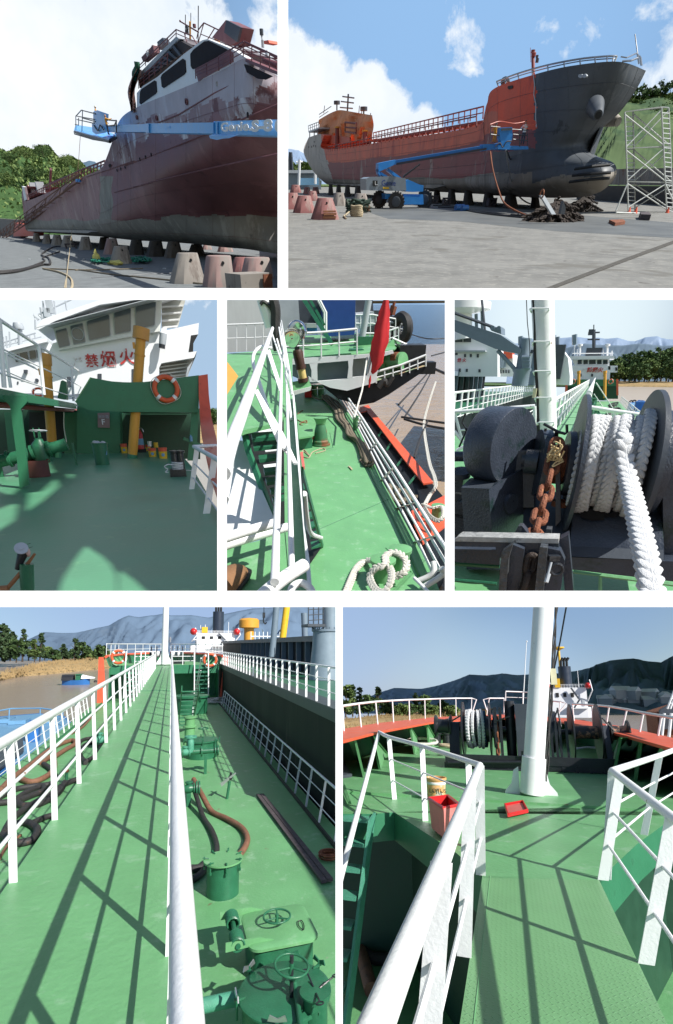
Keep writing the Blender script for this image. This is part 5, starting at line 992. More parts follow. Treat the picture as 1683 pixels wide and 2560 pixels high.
 w.pt('clear_view_screen',MB().torus(q(543,265,d-.42),34*s,3*s,(0,1,0),26,5),'grey_l')
 for X,Y,hh in((483,600,70),(697,563,40),(935,560,100)):slab(w,'small_window',[(X-14,Y-hh/2),(X+14,Y-hh/2),(X+14,Y+hh/2),(X-14,Y+hh/2)],d-.03,'dgrey',.03)
 sd=.35783*(yb+d)/F
 for ch,X,Y,sz,m in(('严',545,462,70,mat('faded_lettering',(.66,.58,.56),.6,var=.2,vs=4,col2=(.80,.81,.83),c2s=4,c2t=.46,c2w=.03)),('禁',643,458,98,peel_mat()),('烟',758,447,118,peel_mat()),('火',888,432,122,peel_mat())):
  w.pt('lettering',text(ch,sz*sd*.74,q(X,Y,d-.04),V((1,0,.05)).normalized(),(0,0,1),.01,.014),m)
 t=P.thing('searchlight','black and white lamp hanging under the wheelhouse wing','lamp',q(1138,310,d-.4))
 slab(t,'bracket',[(1128,225),(1168,222),(1160,262),(1125,262)],d-.5,'white',.1);t.pt('housing',MB().path([q(1142,262,d-.5),q(1136,330,d-.5),q(1133,352,d-.5)],18*sd,14,radii=[22*sd,20*sd,17*sd]),'grey_l');t.pt('lens',MB().path([q(1133,338,d-.55),q(1132,366,d-.55)],18*sd,14),'black')
 # roof aerials and rails
 t=P.thing('roof_rail','white rail and aerials on the wheelhouse roof','railing',q(350,150,d))
 t.pt('rail',MB().path([q(268,130,d),q(455,45,d),q(520,15,d)],.04,6).path([q(268,130,d),q(300,160,d)],.04,6),'grey_l')
 for X,Y,Y2 in((300,35,160),(380,35,130),(458,35,100),(345,60,140),(283,80,165),(314,90,165)):t.pt('aerial',MB().tube(q(X+10,Y2,d),q(X,Y,d),.045,6),'grey_l')
 t.pt('lamp',MB().box(q(347,75,d),(.3,.3,.6)).box(q(332,118,d),(.3,.3,.4)),'grey_l')
 t.pt('wind_vane',MB().tube(q(248,235,d),q(247,165,d),.04,6).prism([q(228,130,d),q(275,160,d),q(262,172,d),q(240,145,d)],(0,.1,0)).prism([q(232,120,d),q(244,152,d),q(238,154,d)],(0,.1,0)),'grey_l')
 # second ship behind on the left
 d2=16
 t=P.thing('moored_ship','second white ship half hidden behind the raised walkway at the left','ship',q(150,600,d2))
 slab(t,'superstructure',[(0,492),(35,470),(60,380),(300,318),(330,310),(395,420),(410,680),(-40,680),(-40,492)],d2,'ship_white',8)
 slab(t,'roof',[(18,372),(330,296),(330,318),(60,385)],d2-.6,'ship_white',5)
 house_windows(t,P,[[(105,410),(130,404),(136,455),(112,462)],[(138,400),(190,390),(203,442),(148,452)],[(205,385),(248,378),(258,436),(215,445)],[(256,378),(290,374),(295,428),(265,434)]],0,plane=(q(0,0,d2-.1),V((0,-1,0))),rnd=.06,frame='grey_l')
 sr=.35783*(yb+d2)/F
 t.pt('roof_rail',MB().path([q(5,330,d2),q(250,258,d2)],.05,6).path([q(5,352,d2),q(290,285,d2)],.04,6),'grey_l')
 for k in range(8):t.pt('rail_post',MB().tube(q(10+34*k,360-9*k,d2),q(8+33*k,328-9.5*k,d2),.045,5),'grey_l')
 for X,Y in((22,285),(45,280),(66,250)):t.pt('aerial',MB().tube(q(X+5,370,d2),q(X,Y,d2),.05,5),'grey_l')
 t.pt('radar',MB().tube(q(142,345,d2),q(140,235,d2),.14,8).lathe([(0,0),(25*sr,0),(27*sr,12*sr),(22*sr,30*sr),(0,32*sr)],q(132,232,d2),n=20),'grey_l')
 for X,Y in((32,610),(125,605)):slab(t,'porthole',[(X-5,Y-8),(X+5,Y-8),(X+5,Y+8),(X-5,Y+8)],d2-.05,'dgrey',.04)
 t.pt('porthole',MB().cyl(q(258,588,d2-.1),9*sr,.1,(0,1,0)),'dgrey');slab(t,'lamp',[(165,515),(190,515),(188,538),(166,538)],d2-.3,'dgrey',.3);slab(t,'arch',[(358,568),(402,570),(404,640),(372,640),(365,610)],d2-.05,'grey',.1)
 slab(P.thing('bulwark','short green bulwark end behind the left yellow post','bulwark',q(430,700,2)),'plate',[(425,595),(440,588),(462,600),(468,650),(466,725),(402,715)],2,'green_b',.5)
 c=q(268,672,1);lifering(P,c,(0,-.8,.6),26*.35783*(yb+1)/F,'small orange lifebuoy at the edge of the raised walkway',group=None)
 # deck items -------------------------------------------------------
 def item(name,lb,cat,X,Y):b=G(X,Y);return P.thing(name,lb,cat,b),b,.35783*b.y/F
 t,b,s=item('rubbish_bin','round green bin with rubbish on top in front of the bulkhead','bin',718,1178)
 t.pt('body',MB().lathe([(0,0),(40*s,0),(42*s,60*s),(44*s,118*s),(46*s,118*s),(47*s,128*s),(40*s,128*s),(38*s,110*s),(0,110*s)],b,n=28),'green_d');t.pt('handle',MB().torus(b+V((45*s,0,112*s)),8*s,2*s,(0,1,0),12,5),'green_d')
 rnd=random.Random(4);mb=MB()
 for k in range(9):mb.sphere(b+V((rnd.uniform(-28,28)*s,rnd.uniform(-20,20)*s,(122+rnd.uniform(0,12))*s)),rnd.uniform(9,14)*s,7,(1.2,1,.7))
 t.pt('rubbish',mb,'grey_l');t.pt('mark',MB().prism([b+V((30*s,-34*s,60*s)),b+V((36*s,-31*s,58*s)),b+V((40*s,-28*s,85*s)),b+V((36*s,-31*s,78*s))],(0,-.01,0)),'blue_l')
 for X,Y,h,lb in((535,1183,125,'short green stump pipe standing left of the bin'),(357,1155,80,'thin green prop under the valve pipe')):t,b,s=item('stump_pipe',lb,'post',X,Y);t.pt('pipe',MB().lathe([(0,0),(7*s,0),(6*s,h*s),(8*s,h*s),(8*s,(h+4)*s),(0,(h+4)*s)],b,n=12),'green_d')
 t,b,s=item('cargo_valve','large green cargo valve with a pale hand wheel on a thick pipe','valve',275,1255)
 yv=b.y;e=lambda X,Y:Vy(X,Y,yv)
 t.pt('pipe',MB().path(curve([e(-60,1168),e(60,1140),e(235,1098),e(330,1075),e(420,1050),e(465,1035)],4),34*s,20),'green_d')
 for X,Y in((65,1140),(232,1100),(345,1072)):p=e(X,Y);t.pt('flange',MB().cyl(p-V((6*s,0,0)),46*s,14*s,(1,0,.25),24),'green_d')
 c=e(285,1085);t.pt('valve_body',MB().lathe([(0,-70*s),(40*s,-65*s),(48*s,0),(42*s,40*s),(24*s,60*s),(22*s,70*s),(0,75*s)],c,n=24),'green_d')
 t.pt('yoke',MB().box(c+V((-16*s,0,95*s)),(6*s,10*s,70*s)).box(c+V((14*s,0,95*s)),(6*s,10*s,70*s)),'green_d');hw=e(267,942)
 t.pt('hand_wheel',MB().torus(hw,44*s,3.6*s,(0,.1,1),30,8).tube(hw-V((44*s,0,0)),hw+V((44*s,0,0)),3*s,6).tube(hw-V((0,44*s,0)),hw+V((0,44*s,0)),3*s,6),'grey_l');t.pt('stem',MB().tube(c,hw,4*s,8),'green_d')
 t.pt('saddle',MB().tube(e(405,1130),e(405,1060),21*s,16),'green_d');t.pt('stand',MB().box(e(5,1230),(.12,.12,130*s)),'green_d')
 t.pt('small_wheel',MB().torus(e(274,1166),24*s,2.5*s,(0,.1,1),24,6),'steel')
 t,b,s=item('save_all_tub','open round dark red tub under the cargo valve','tub',262,1262)
 R=72*s;t.pt('wall',MB().lathe([(0,.005),(R,.005),(R,95*s),(R*.96,95*s),(R*.96,.03),(0,.03)],b,n=36),mat('oxide_red',(.10,.028,.022),.6,var=.2,vs=4,bump=.2));t.pt('lug',MB().torus(b+V((R,0,90*s)),9*s,2*s,(0,1,0),14,5),'rust')
 def can(X,Y,w,h,m1,m2,lb,nm='paint_can'):
  t,b,s=item(nm,lb,'can',X,Y);t.pt('body',MB().lathe([(0,0),(w*s*.46,0),(w*s*.5,h*s*.66)],b,n=20),m1);t.pt('band',MB().lathe([(w*s*.5,h*s*.66),(w*s*.52,h*s),(0,h*s)],b,n=20),m2);t.pt('mark',MB().lathe([(w*s*.2,0),(0,.004)],b+V((0,-w*s*.49,h*s*.36)),(0,-1,0),14),'blue_l')
 can(872,1098,38,56,'yel','orange','yellow and orange paint can left of the tall yellow post');can(1068,1122,48,52,'yel','orange','square-looking yellow can in the middle of the stores')
 can(1143,1135,52,66,'yel','orange','largest yellow bucket with a blue lid at the right of the stores');can(1038,1082,30,36,'yel','orange','orange can partly hidden behind the middle can')
 for X,Y,m,lb in((1048,1050,'steel','small pale tin on top of the middle can'),(1092,1058,'yel','small orange tin beside the pale tin')):p=Vy(X,Y,yb+1.2);s=.35783*p.y/F;P.solo('tin',MB().lathe([(0,0),(13*s,0),(13*s,30*s),(0,30*s)],p,n=16),m,lb,'tin')
 t,b,s=item('fire_extinguisher','red and blue cylinder standing behind the tall yellow post','cylinder',985,1092);t.pt('body',MB().lathe([(0,20*s),(24*s,20*s),(24*s,110*s),(14*s,132*s),(0,138*s)],b,n=20),'red');t.pt('label_band',MB().lathe([(24.6*s,45*s),(24.6*s,82*s)],b,n=20),'blue_l');t.pt('stand',MB().box2(b+V((-34*s,-.1,0)),b+V((34*s,.3,18*s))),'dark');t.pt('valve',MB().path(curve([b+V((0,0,134*s)),b+V((22*s,0,142*s)),b+V((30*s,0,120*s))],4),4*s,6),'steel')
 p=q(1335,990,-.5);s=.35783*yb/F;P.solo('bottle',MB().lathe([(0,-22*s),(9*s,-22*s),(9*s,6*s),(3*s,12*s),(3*s,18*s),(0,18*s)],p,n=12),'blue_l','pale blue bottle on the green shelf beside the orange bulwark edge','bottle')
 t,b,s=item('mooring_bitts','black mooring bitts with white line wound round them','bollard',1250,1262)
 t.pt('base',MB().box2(b+V((-52*s,-.1,0)),b+V((48*s,.35,46*s))),'black')
 for dx in(-14,24):t.pt('post',MB().lathe([(24*s,40*s),(24*s,145*s),(32*s,150*s),(32*s,160*s),(0,165*s)],b+V((dx*s,.15,0)),n=18),'black')
 mb=MB()
 for k in range(6):mb.torus(b+V((0,.1,(48+8*k)*s)),34*s,3.6*s,(.06*(k%2),0,1),22,5)
 mb.path(curve([b+V((-30*s,-.05,75*s)),b+V((-58*s,-.1,80*s)),b+V((-82*s,-.1,66*s)),b+V((-64*s,-.1,50*s)),b+V((-80*s,-.1,34*s)),b+V((-62*s,-.1,30*s))],4),4*s,5).path([b+V((30*s,0,40*s)),b+V((100*s,0,34*s))],2.4*s,5);t.pt('line',mb,'rope_w')
 # right railing
 b1,b2=G(1340,1350),G(1443,1520);t1,t2=P.up(b1,1378,1052),P.up(b2,1500,1130)
 b0=b1+V((.9,.5,0));e=b2+(b2-b1)*.8
 s=.35783*b1.y/F
 railing(P,'white railing at the right edge of the deck beside the orange bulwark',[b1,b2,e],[t1,t2,t2+(t2-t1)*.8],mids=(.28,.60),rt=.045,rm=.018,flat=(.13,.03),top_pts=[t1+V((.9,.3,0)),t1+V((-.08,0,.0)),t2,t2+(t2-t1)*.8])
 for X,Y,lb in((490,1085,'dark stool-shaped fitting behind the valve pipe'),):t,b,s=item('deck_stool',lb,'stool',X,Y);t.pt('seat',MB().lathe([(0,88*s),(28*s,88*s),(28*s,92*s),(0,94*s)],b,n=18),'green_d');[t.pt('leg',MB().tube(b+V((dx*s,0,0)),b+V((dx*s*.8,0,88*s)),4*s,6),'green_d')for dx in(-14,0,14)]
 a=Vy(447,812,yb+.5);b=Vy(466,1020,yb+.5);P.solo('cord',MB().path(curve([a,lerp(a,b,.5)+V((-.05,0,0)),b],4),.02,5),'rope','thin pale cord hanging left of the bulkhead','cord')
 # foreground reel on a post
 p=G(190,2300);y=p.y*1.0;f=lambda X,Y,dy=0:Vy(X,Y,y+dy);s=.35783*y/F
 t=P.thing('wire_reel','small white reel clamped with a wooden stick on a green post, lower left corner','reel',p)
 t.pt('post',MB().path([f(200,2300),f(186,1870)],40*s,16),'green_d');t.pt('clamp',MB().path([f(120,1910),f(160,1800),f(185,1790)],24*s,10,radii=[14*s,30*s,26*s]),'black')
 t.pt('reel',MB().lathe([(0,0),(38*s,0),(38*s,8*s),(14*s,9*s),(14*s,14*s),(0,14*s)],f(150,1765,-.05),(.1,-.8,.6),28),'grey_l');t.pt('finger_grip',MB().sphere(f(193,1790),22*s,10,(.8,1,1.4)),mat('pale_rubber',(.55,.38,.34),.5))
 t.pt('stick',MB().path([f(20,2080),f(150,1930),f(245,1800)],12*s,6,radii=[14*s,15*s,8*s]),mat('brown_wood',(.26,.12,.05),.7,var=.25,vs=8,bump=.3));t.pt('handle',MB().path([f(-40,2055),f(60,2045)],24*s,10),mat('brown_wood',(.26,.12,.05)))
 t.pt('wire',MB().path([f(170,1740),f(215,1728)],1.2*s,4).path([f(190,1765),f(228,1752)],1.2*s,4),'dark')
 # river bank at the right
 ZW=-5
 P.struct('river',MB().box2((-5+e1.x+5.2,yb+6,ZW-.2),(400,900,ZW)),water('river_pale',(.36,.33,.28),.4,.3,.2))
 P.struct('river_bank',MB().grid([[V((x,y,ZW+.2+6*(j/4)))for x in range(0,320,20)]for j,y in enumerate((150,158,170,190,230))]),'bank')
 for k,(X,Yt,lb)in enumerate(((1470,800,'bushy tree on the bank just right of the orange bulwark edge'),(1500,785,'tallest bushy tree at the right edge of the aft deck view'),(1535,800,'tree on the bank cut by the right edge of the aft deck view'))):
  b=Vy(X,890,190+4*k);tp=Vy(X,Yt,190+4*k);tree(P,b,tp.z-b.z,9,lb,'round','leaf',n=1200,leaf=.6,group='bushy trees at the right of the aft deck view')
  # added unseen sheet behind the viewer shades this deck, holes cut for sun patches
 patches=[[(-60,1195),(60,1190),(190,1150),(330,1160),(380,1230),(330,1250),(205,1245),(150,1330),(80,1392),(-60,1350)],[(205,1375),(290,1365),(330,1330),(390,1275),(412,1330),(300,1430),(185,1505)],[(472,1242),(515,1248),(495,1282)],[(-60,1510),(90,1450),(125,1462),(100,1570),(-60,1665)],[(450,1960),(520,1850),(600,1745),(635,1770),(700,1810),(770,1870),(812,1950),(820,2100),(400,2100)],[(835,1915),(930,1980),(1060,2100),(825,2100)]]
 holes=[[G(x,y)for x,y in h]for h in patches]
 lim=[G(-150,2300),G(1700,2300)]+[Vy(x,y,d_)for d_ in(6,yb+5)for x in(-200,1600)for y in(560,1500)]
 shade_sheet(P,holes,lim,'added unseen sheet behind the viewer with cut holes, shading the aft deck',.4)
 return P
P3=panel3()
# ================================================================== PANEL: looking down on the side deck, middle centre
def panel4():
 P=Pan(560,740,.35783,(GX3a,GY1,GX3b,GY2),750,4.5,90000,vx=712)
 G,Vy,Vx=P.G,P.Vy,P.Vx
 ZU=2.9;ZW=-3.0
 def sheet(t,name,px,z,m,th=.06,**k):return t.pt(name,MB().prism([G(x,y,z)for x,y in px],(0,0,-th)),m,**k)
 P.struct('river',MB().prism([G(560,2250,ZW),G(1900,2250,ZW),G(2600,60,ZW),G(500,60,ZW)],(0,0,-.1)),water('river_sunlit',(.34,.25,.17),.55,.13,.55))
 P.struct('far_shore',MB().prism([G(-500,66,ZW+.1),G(2600,40,ZW+.1),G(2600,36,ZW),G(-500,36,ZW)],(0,0,3.0)),'bank')
 # side deck
 t=P.thing('side_deck','green side deck of the tanker seen from above, running to the ship ahead','deck',G(900,1500))
 dk=[(485,690),(800,685),(930,905),(1105,1290),(1212,1480),(1455,1925),(1530,2120),(560,2200),(520,1700),(500,1100)]
 sheet(t,'plating',dk,0,'green',.12)
 sheet(t,'plating',[(560,740),(900,690),(980,660),(700,640),(480,690)],-.02,'green',.1)
 for a,b in(((640,1640),(1150,1420)),((740,955),(762,1060)),((700,1075),(762,1058)),((520,1700),(440,1720)),((930,1020),(985,1040)),((1310,1930),(1130,1760))):t.pt('weld_seam',MB().path([G(*a,.004),G(*b,.004)],.008,4),'green_d')
 ch=[G(x,y,.0)for x,y in((790,690),(860,830),(930,985),(1020,1180),(1110,1370),(1215,1560),(1330,1800),(1400,1960))]
 t.pt('gutter_bar',MB().path([p+V((-.1,0,.03))for p in ch],.022,4),'green_b')
 # upper deck on the left
 u=P.thing('upper_deck','green upper deck with stairs opening on the left, where the photographer stands','deck',G(300,700,ZU))
 sheet(u,'plating',[(-60,410),(400,372),(478,372),(478,640),(500,760),(380,885),(150,935),(-60,1010)],ZU,'green')
 sheet(u,'plating',[(418,860),(500,740),(520,1000),(560,1600),(590,2250),(480,2250),(425,1600)],ZU-.01,'green')
 sheet(u,'plating',[(-80,1790),(240,1710),(440,1620),(560,1600),(585,2250),(-80,2250)],ZU-.02,'green')
 sheet(u,'edge_bar',[(478,680),(492,690),(530,1150),(560,1600),(600,1850),(632,2250),(600,2250),(570,1800),(545,1500),(510,1100)],ZU+.10,'white',.14,label='white flat bar along the deck edge')
 u.pt('edge_plate',MB().loft([[G(x,y,ZU),G(x,y,ZU)-V((0,0,.35))]for x,y in((500,700),(535,1160),(575,1640),(612,2100))],closed=False,caps=False,smooth=False),'green_b')
 sheet(u,'orange_marking',[(-60,430),(25,462),(100,560),(20,690),(-60,800)],ZU+.012,mat('orange_yellow_marking',(.72,.32,.05),.5,var=.08),.01)
 sheet(u,'raised_edge',[(100,562),(125,598),(20,760),(-20,800),(20,692)],ZU+.02,'green',.03)
 # white sloping plate and stairs below the upper deck
 w=P.thing('white_coaming','large white coaming plate beneath the ship stairs, striped by railing shadows','plate',G(150,1400,2.3))
 sheet(w,'plate',[(-80,1000),(130,1010),(190,1180),(345,1540),(350,1620),(-80,1790)],2.3,'white')
 s=P.thing('stairs','steep dark green ship stairs descending beside the white coaming','stairs',G(300,1300,2.0))
 sheet(s,'well',[(140,930),(420,860),(425,1640),(345,1545)],1.2,'dark',.02)
 s.pt('stringer',MB().path([G(140,935,2.85),G(170,1080,2.6),G(345,1545,2.1)],.05,4),'green_b')
 for k,(x0,y0,x1,y1)in enumerate(((190,955,400,985),(200,1015,395,1050),(240,1110,400,1130),(275,1200,410,1222),(290,1270,415,1290),(320,1340,420,1355),(335,1400,420,1415))):
  z=2.75-.12*k;sheet(s,'tread',[(x0,y0),(x1,y0-14),(x1,y1-6),(x0+8,y1+12)],z,'green_d',.05)
 for k,px in enumerate(([(200,945),(350,905),(350,950),(210,962)],[(280,1060),(370,1040),(375,1075),(290,1085)],[(275,1180),(370,1168),(372,1195),(285,1205)],[(318,1298),(362,1290),(364,1305),(322,1312)])):sheet(s,'gap',px,1.5,'ship_white',.02,label='white bulkhead seen between the treads')
 s=P.thing('stairs','lower green steps going down to the side deck along the white flat bar','stairs',G(610,1500,1.0))
 a,b=G(545,1190,2.5),G(697,1735,.0)
 s.pt('stringer',MB().prism([G(540,1190,2.6),G(556,1195,2.6),G(697,1735,.02),G(680,1742,.02)],(0,0,-.12)),'green_d')
 sheet(s,'well',[(540,1190),(690,1740),(600,1870),(560,1600)],.05,'dark',.02)
 for k in range(7):x0=552+9*k;x1=580+15*k;y=1310+68*k;sheet(s,'tread',[(x0,y),(x1,y-14),(x1+8,y+22),(x0+6,y+40)],2.1-.3*k,'green_d',.04)
 s.pt('handrail',MB().path(curve([G(560,1380,2.7),G(580,1560,2.2),G(610,1660,1.6),G(680,1690,1.0)],5),.035,8),'white')
 # foreground railings (left)
 def pipe(t,nm,px,w,m='white'):
  pts=[G(x,y,z)for x,y,z in px];t.pt(nm,MB().path(curve(pts,5),w,14),m)
 r=P.thing('railing','thick white handrail crossing the left side from top to bottom','railing',G(100,1100,3.0))
 pipe(r,'top_rail',[(340,225,3.86),(250,485,3.84),(140,790,3.82),(58,1010,3.8),(-10,1240,3.78)],.040)
 pipe(r,'lower_pipe',[(62,1010,3.55),(30,1240,3.5),(0,1420,3.45)],.030)
 r.pt('flat_brace',MB().prism([G(215,680,3.7),G(238,665,3.7),G(420,975,3.25),G(515,1180,3.0),G(490,1180,3.0),G(370,1020,3.25)],(0,0,.02)),'white')
 r.pt('brace',MB().prism([G(300,400,3.7),G(322,385,3.7),G(408,650,3.35),G(385,665,3.35)],(0,0,.03)),'white')
 for a,b in(((370,300,3.7),(420,480,3.2)),((385,220,3.8),(440,560,3.1)),((338,270,3.75),(410,480,3.3)),((430,540,3.3),(470,860,2.92))):r.pt('post',MB().tube(G(*a),G(*b),.022,8),'white')
 h=P.thing('hoop_rail','bent white hoop of pipe beside the thick handrail','railing',G(250,700,3.0));pipe(h,'hoop',[(335,365,3.5),(260,355,3.55),(212,400,3.5),(206,480,3.4),(245,600,3.25),(290,740,3.1),(330,860,2.95)],.036)
 for k in range(3):r.pt('inner_rail',MB().path([G(378+12*k,170,3.75),G(440+10*k,500+20*k,3.4),G(474+3*k,690,3.1)],.016,8),'white')
 t=P.thing('handrail','left one of the two long white pipes running down to the bottom edge','railing',G(385,1000,3.1));pipe(t,'pipe',[(405,400,3.35),(398,700,3.35),(388,1020,3.35),(355,2000,3.35)],.022)
 t=P.thing('handrail','right one of the two long white pipes running down to the bottom edge','railing',G(450,1000,3.1));pipe(t,'pipe',[(436,500,3.2),(442,780,3.2),(455,1150,3.2),(475,1960,3.2)],.019)
 for k,(p,q_)in enumerate((((-60,1712,3.2),(350,1590,3.2)),((-60,1765,3.05),(445,1615,3.05)))):t=P.thing('pipe_rail',('upper' if k==0 else 'lower')+' of two short thick white pipes entering from the left edge','railing',G(150,1700,3));pipe(t,'pipe',[p,((p[0]+q_[0])/2,(p[1]+q_[1])/2-4,p[2]),q_],.034)
 t=P.thing('pipe_rail','thick white pipe slanting up at the bottom edge','railing',G(400,1950,3));pipe(t,'pipe',[(240,2120,3.3),(400,1985,3.3),(560,1880,3.3)],.036)
 t=P.thing('hoop_rail','white pipe arc cut by the bottom edge','railing',G(540,2030,3));pipe(t,'hoop',[(460,2120,3.15),(480,2035,3.15),(540,2005,3.15),(600,2040,3.15),(630,2110,3.15)],.022)
 # shoe of the photographer
 c=G(70,1960,ZU);t=P.thing('shoe','tan leather shoe tip at the lower left corner','shoe',c)
 L=.30;ax=V((-.25,-1,0)).normalized();sd_=V((ax.y,-ax.x,0));rings=[]
 for k,(x,wd,hh)in enumerate(((0,.02,.03),(.02,.075,.05),(.06,.105,.07),(.12,.115,.085),(.2,.11,.11),(.3,.10,.13))):rings.append([c+ax*(x-.1)*1.2+sd_*cos(a)*wd*.9+V((0,0,max(0,sin(a))*hh))for a in[2*pi*i/14 for i in range(14)]])
 t.pt('upper',MB().loft(rings),'shoe')
 rings=[[p+(p-c)*.04-V((0,0,p.z-c.z))+V((0,0,.002+dz))for p in[c+ax*(x-.1)*1.2+sd_*s_*wd for x,wd,s_ in((0,.03,1),(.04,.1,1),(.12,.115,1),(.3,.1,1),(.3,.1,-1),(.12,.115,-1),(.04,.1,-1),(0,.03,-1))]]for dz in(0,.02)];t.pt('sole',MB().loft(rings,smooth=False),'dark')
 # right-hand deck railing, raked outwards
 bases=[(800,720),(930,925),(1010,1090),(1100,1290),(1208,1482),(1330,1720),(1420,1935)]
 tops=[(828,655),(965,850),(1072,1020),(1190,1195),(1345,1440),(1490,1670),(1640,1900)]
 bs=[G(x,y,0)for x,y in bases];tp=[G(x,y,.62)for x,y in tops]
 t=railing(P,'raked white railing with four bars along the outboard edge of the side deck',bs,tp,mids=(.18,.46,.74),rt=.042,rm=.030,flat=(.09,.02))
 bs=[G(600,700),G(700,690),G(790,690)];tp=[G(600,572,1.0),G(745,555,1.0),G(828,655,.8)]
 railing(P,'short white railing closing the far end of the side deck',bs,tp,mids=(.35,.68),rt=.035,rm=.02,post=.025)
 c=[G(1362,2010,.3),G(1440,1925,.3),G(1475,1890,.4)];t=P.thing('pipe_end','bent pale pipe ends of the railing in the lower right corner','pipe',G(1450,1960));t.pt('pipe',MB().path(curve([G(1350,1995,.2),G(1430,1960,.3),G(1468,1920,.4),G(1462,1860,.5)],4),.055,12),'white_old');t.pt('pipe',MB().path(curve([G(1400,2030,.2),G(1490,1975,.3),G(1535,1935,.4),G(1520,1900,.5)],4),.055,12),'white_old');t.pt('tube',MB().path([G(1330,1970,.5),G(1450,2090,.5)],.03,8),'white')
 # red bulwark outboard
 t=P.thing('fender_bulwark','red-topped outer bulwark with dark green frames, outboard of the railing','bulwark',G(1200,1100))
 zr=-.3
 t.pt('top',MB().prism([G(x,y,zr)for x,y in((942,800),(950,775),(1010,760),(1030,790),(1330,1140),(1462,1300),(1395,1310),(1250,1130),(1000,800),(955,812))],(0,0,-.05)),'orange')
 t.pt('inner_side',MB().prism([G(x,y,zr-.3)for x,y in((945,812),(1000,806),(1250,1135),(1400,1315),(1330,1470),(1230,1480),(1010,1085))],(0,0,-.05)),mat('recess_shade_green',(.012,.055,.03)))
 for x,y,x2,y2 in((1105,930,1065,985),(1168,1010,1120,1090),(1250,1115,1190,1200),(1340,1240,1270,1330)):t.pt('frame',MB().prism([G(x,y,zr-.05),G(x+8,y+12,zr-.05),G(x2+8,y2+12,zr-.25),G(x2,y2,zr-.25)],(0,0,-.02)),'green_b')
 t.pt('lower_plate',MB().prism([G(x,y,-.32)for x,y in((1310,1500),(1430,1450),(1545,1390),(1640,1370),(1640,1560),(1545,1605),(1390,1725),(1330,1600))],(0,0,-.06)),'orange')
 t.pt('hull',MB().prism([G(x,y,-.5)for x,y in((955,780),(1010,775),(1455,1310),(1600,1480),(1400,1725),(1500,2150),(1000,1400))],(0,0,-2.4)),'hull_black')
 def bollard(X,Y,h,R,lb,z0=0):
  b=G(X,Y,z0);t=P.thing('bollard',lb,'bollard',b);t.pt('post',MB().lathe([(R*.85,0),(R*.85,h*.8),(R,h*.85),(R,h),(R*.9,h+.01),(0,h+.012)],b,n=28),'green');return t,b
 bollard(1105,1975,.42,.24,'green bollard with rope eye in the foreground, left of the pair');bollard(1225,1900,.42,.22,'green bollard in the foreground, right of the pair');bollard(1490,1540,.3,.18,'green bollard on the red plate with pale rope round it',-.3)
 def rope(px,r,m,lb,z=.06,kind='braid',grp=None):
  pts=curve([G(p[0],p[1],(p[2]if len(p)>2 else z))for p in px],6);mb=MB()
  if kind=='braid':braid(mb,pts,r,pitch=6,n=5)
  else:mb.path(pts,r,8)
  return P.solo('rope',mb,m,lb,'rope',grp)
 rope([(830,2140),(880,2010),(930,1900),(990,1850),(1060,1850,.2),(1130,1870,.3),(1170,1930,.35),(1160,2010,.3),(1110,2070,.2),(1050,2040,.15),(1020,1960,.2),(1060,1900,.35),(1130,1880,.42),(1130,1820,.45),(1180,1790,.48),(1240,1810,.48),(1275,1860,.4),(1260,1930,.3),(1200,1960,.2)],.062,'rope','thick cream rope in a figure of eight round the two foreground bollards')
 rope([(1408,1450,-.1),(1440,1390,-.1),(1480,1330,.1),(1470,1260,.1),(1440,1180,.1),(1420,1080,.1),(1402,960,0),(1400,870,0),(1440,720,0),(1480,600,0)],.045,'rope','long pale mooring rope running out over the water on the right',kind='braid')
 rope([(1390,1455),(1450,1480,.05),(1520,1470,.1),(1535,1530,.1),(1500,1570,0),(1440,1540,0),(1400,1480,0)],.05,'rope','pale rope loop lying on the red plate',z=-.1)
 rnd=random.Random(8);main=[(712,700),(760,745),(800,800),(812,850),(850,900),(880,960),(930,1000),(960,1040),(985,1100),(1010,1160)]
 for k in range(9):
  off=rnd.uniform(-20,20);i0=0 if k<6 else 4;px=[(x+off*(1.2 if i<4 else 1)+rnd.uniform(-12,12),y+rnd.uniform(-8,8),.06+.05*(k%3))for i,(x,y)in enumerate(main)][i0:]
  rope(px,.055,'rope_g' if k%3 else 'rope_t','strand %s of the grimy rope bundle along the outboard railing'%['furthest outboard','second outboard','third','in the middle','rising over the others','lying lowest','starting beside the vent','inmost by the vent','ending in the knotted heap'][k],kind='braid',grp='rope bundle along the railing')
 rope([(960,1150),(990,1120,.1),(1030,1140,.1),(1035,1175,.1),(1000,1185),(970,1160)],.055,'rope_g','knotted end of the rope bundle nearest the vent')
 rope([(1200,1345),(1160,1320),(1170,1400),(1230,1440),(1290,1400),(1240,1350),(1210,1380),(1260,1430),(1340,1400)],.07,'rope_g','heap of dirty rope outboard of the railing',z=-.25)
 rope([(610,660),(620,700,.1),(680,725),(720,700),(690,690)],.04,'rope_g','dark rope loop around the far bitts')
 for p,m,lb in(([(528,1120),(560,1090),(600,1120),(560,1075),(540,1110),(590,1130),(620,1090),(690,1065),(705,1080),(640,1100)],'rope_t','thin tan line in a loose coil beside the box'),([(515,865),(545,880),(575,870),(578,885),(545,885),(530,895),(556,908)],'rust','short rusty hooked line on the deck'),([(515,825),(540,805),(552,800)],'rust','thin rusty stick lying near the hooked line')):rope(p,.018,m,lb,z=.02,kind='p')
 P.solo('wood_scrap',MB().prism([G(868,1192,.02),G(878,1190,.02),(G(900,1212,.02)),G(892,1216,.02)],(0,0,.02)),'rope_t','small wood scrap lying in the middle of the deck','scrap')
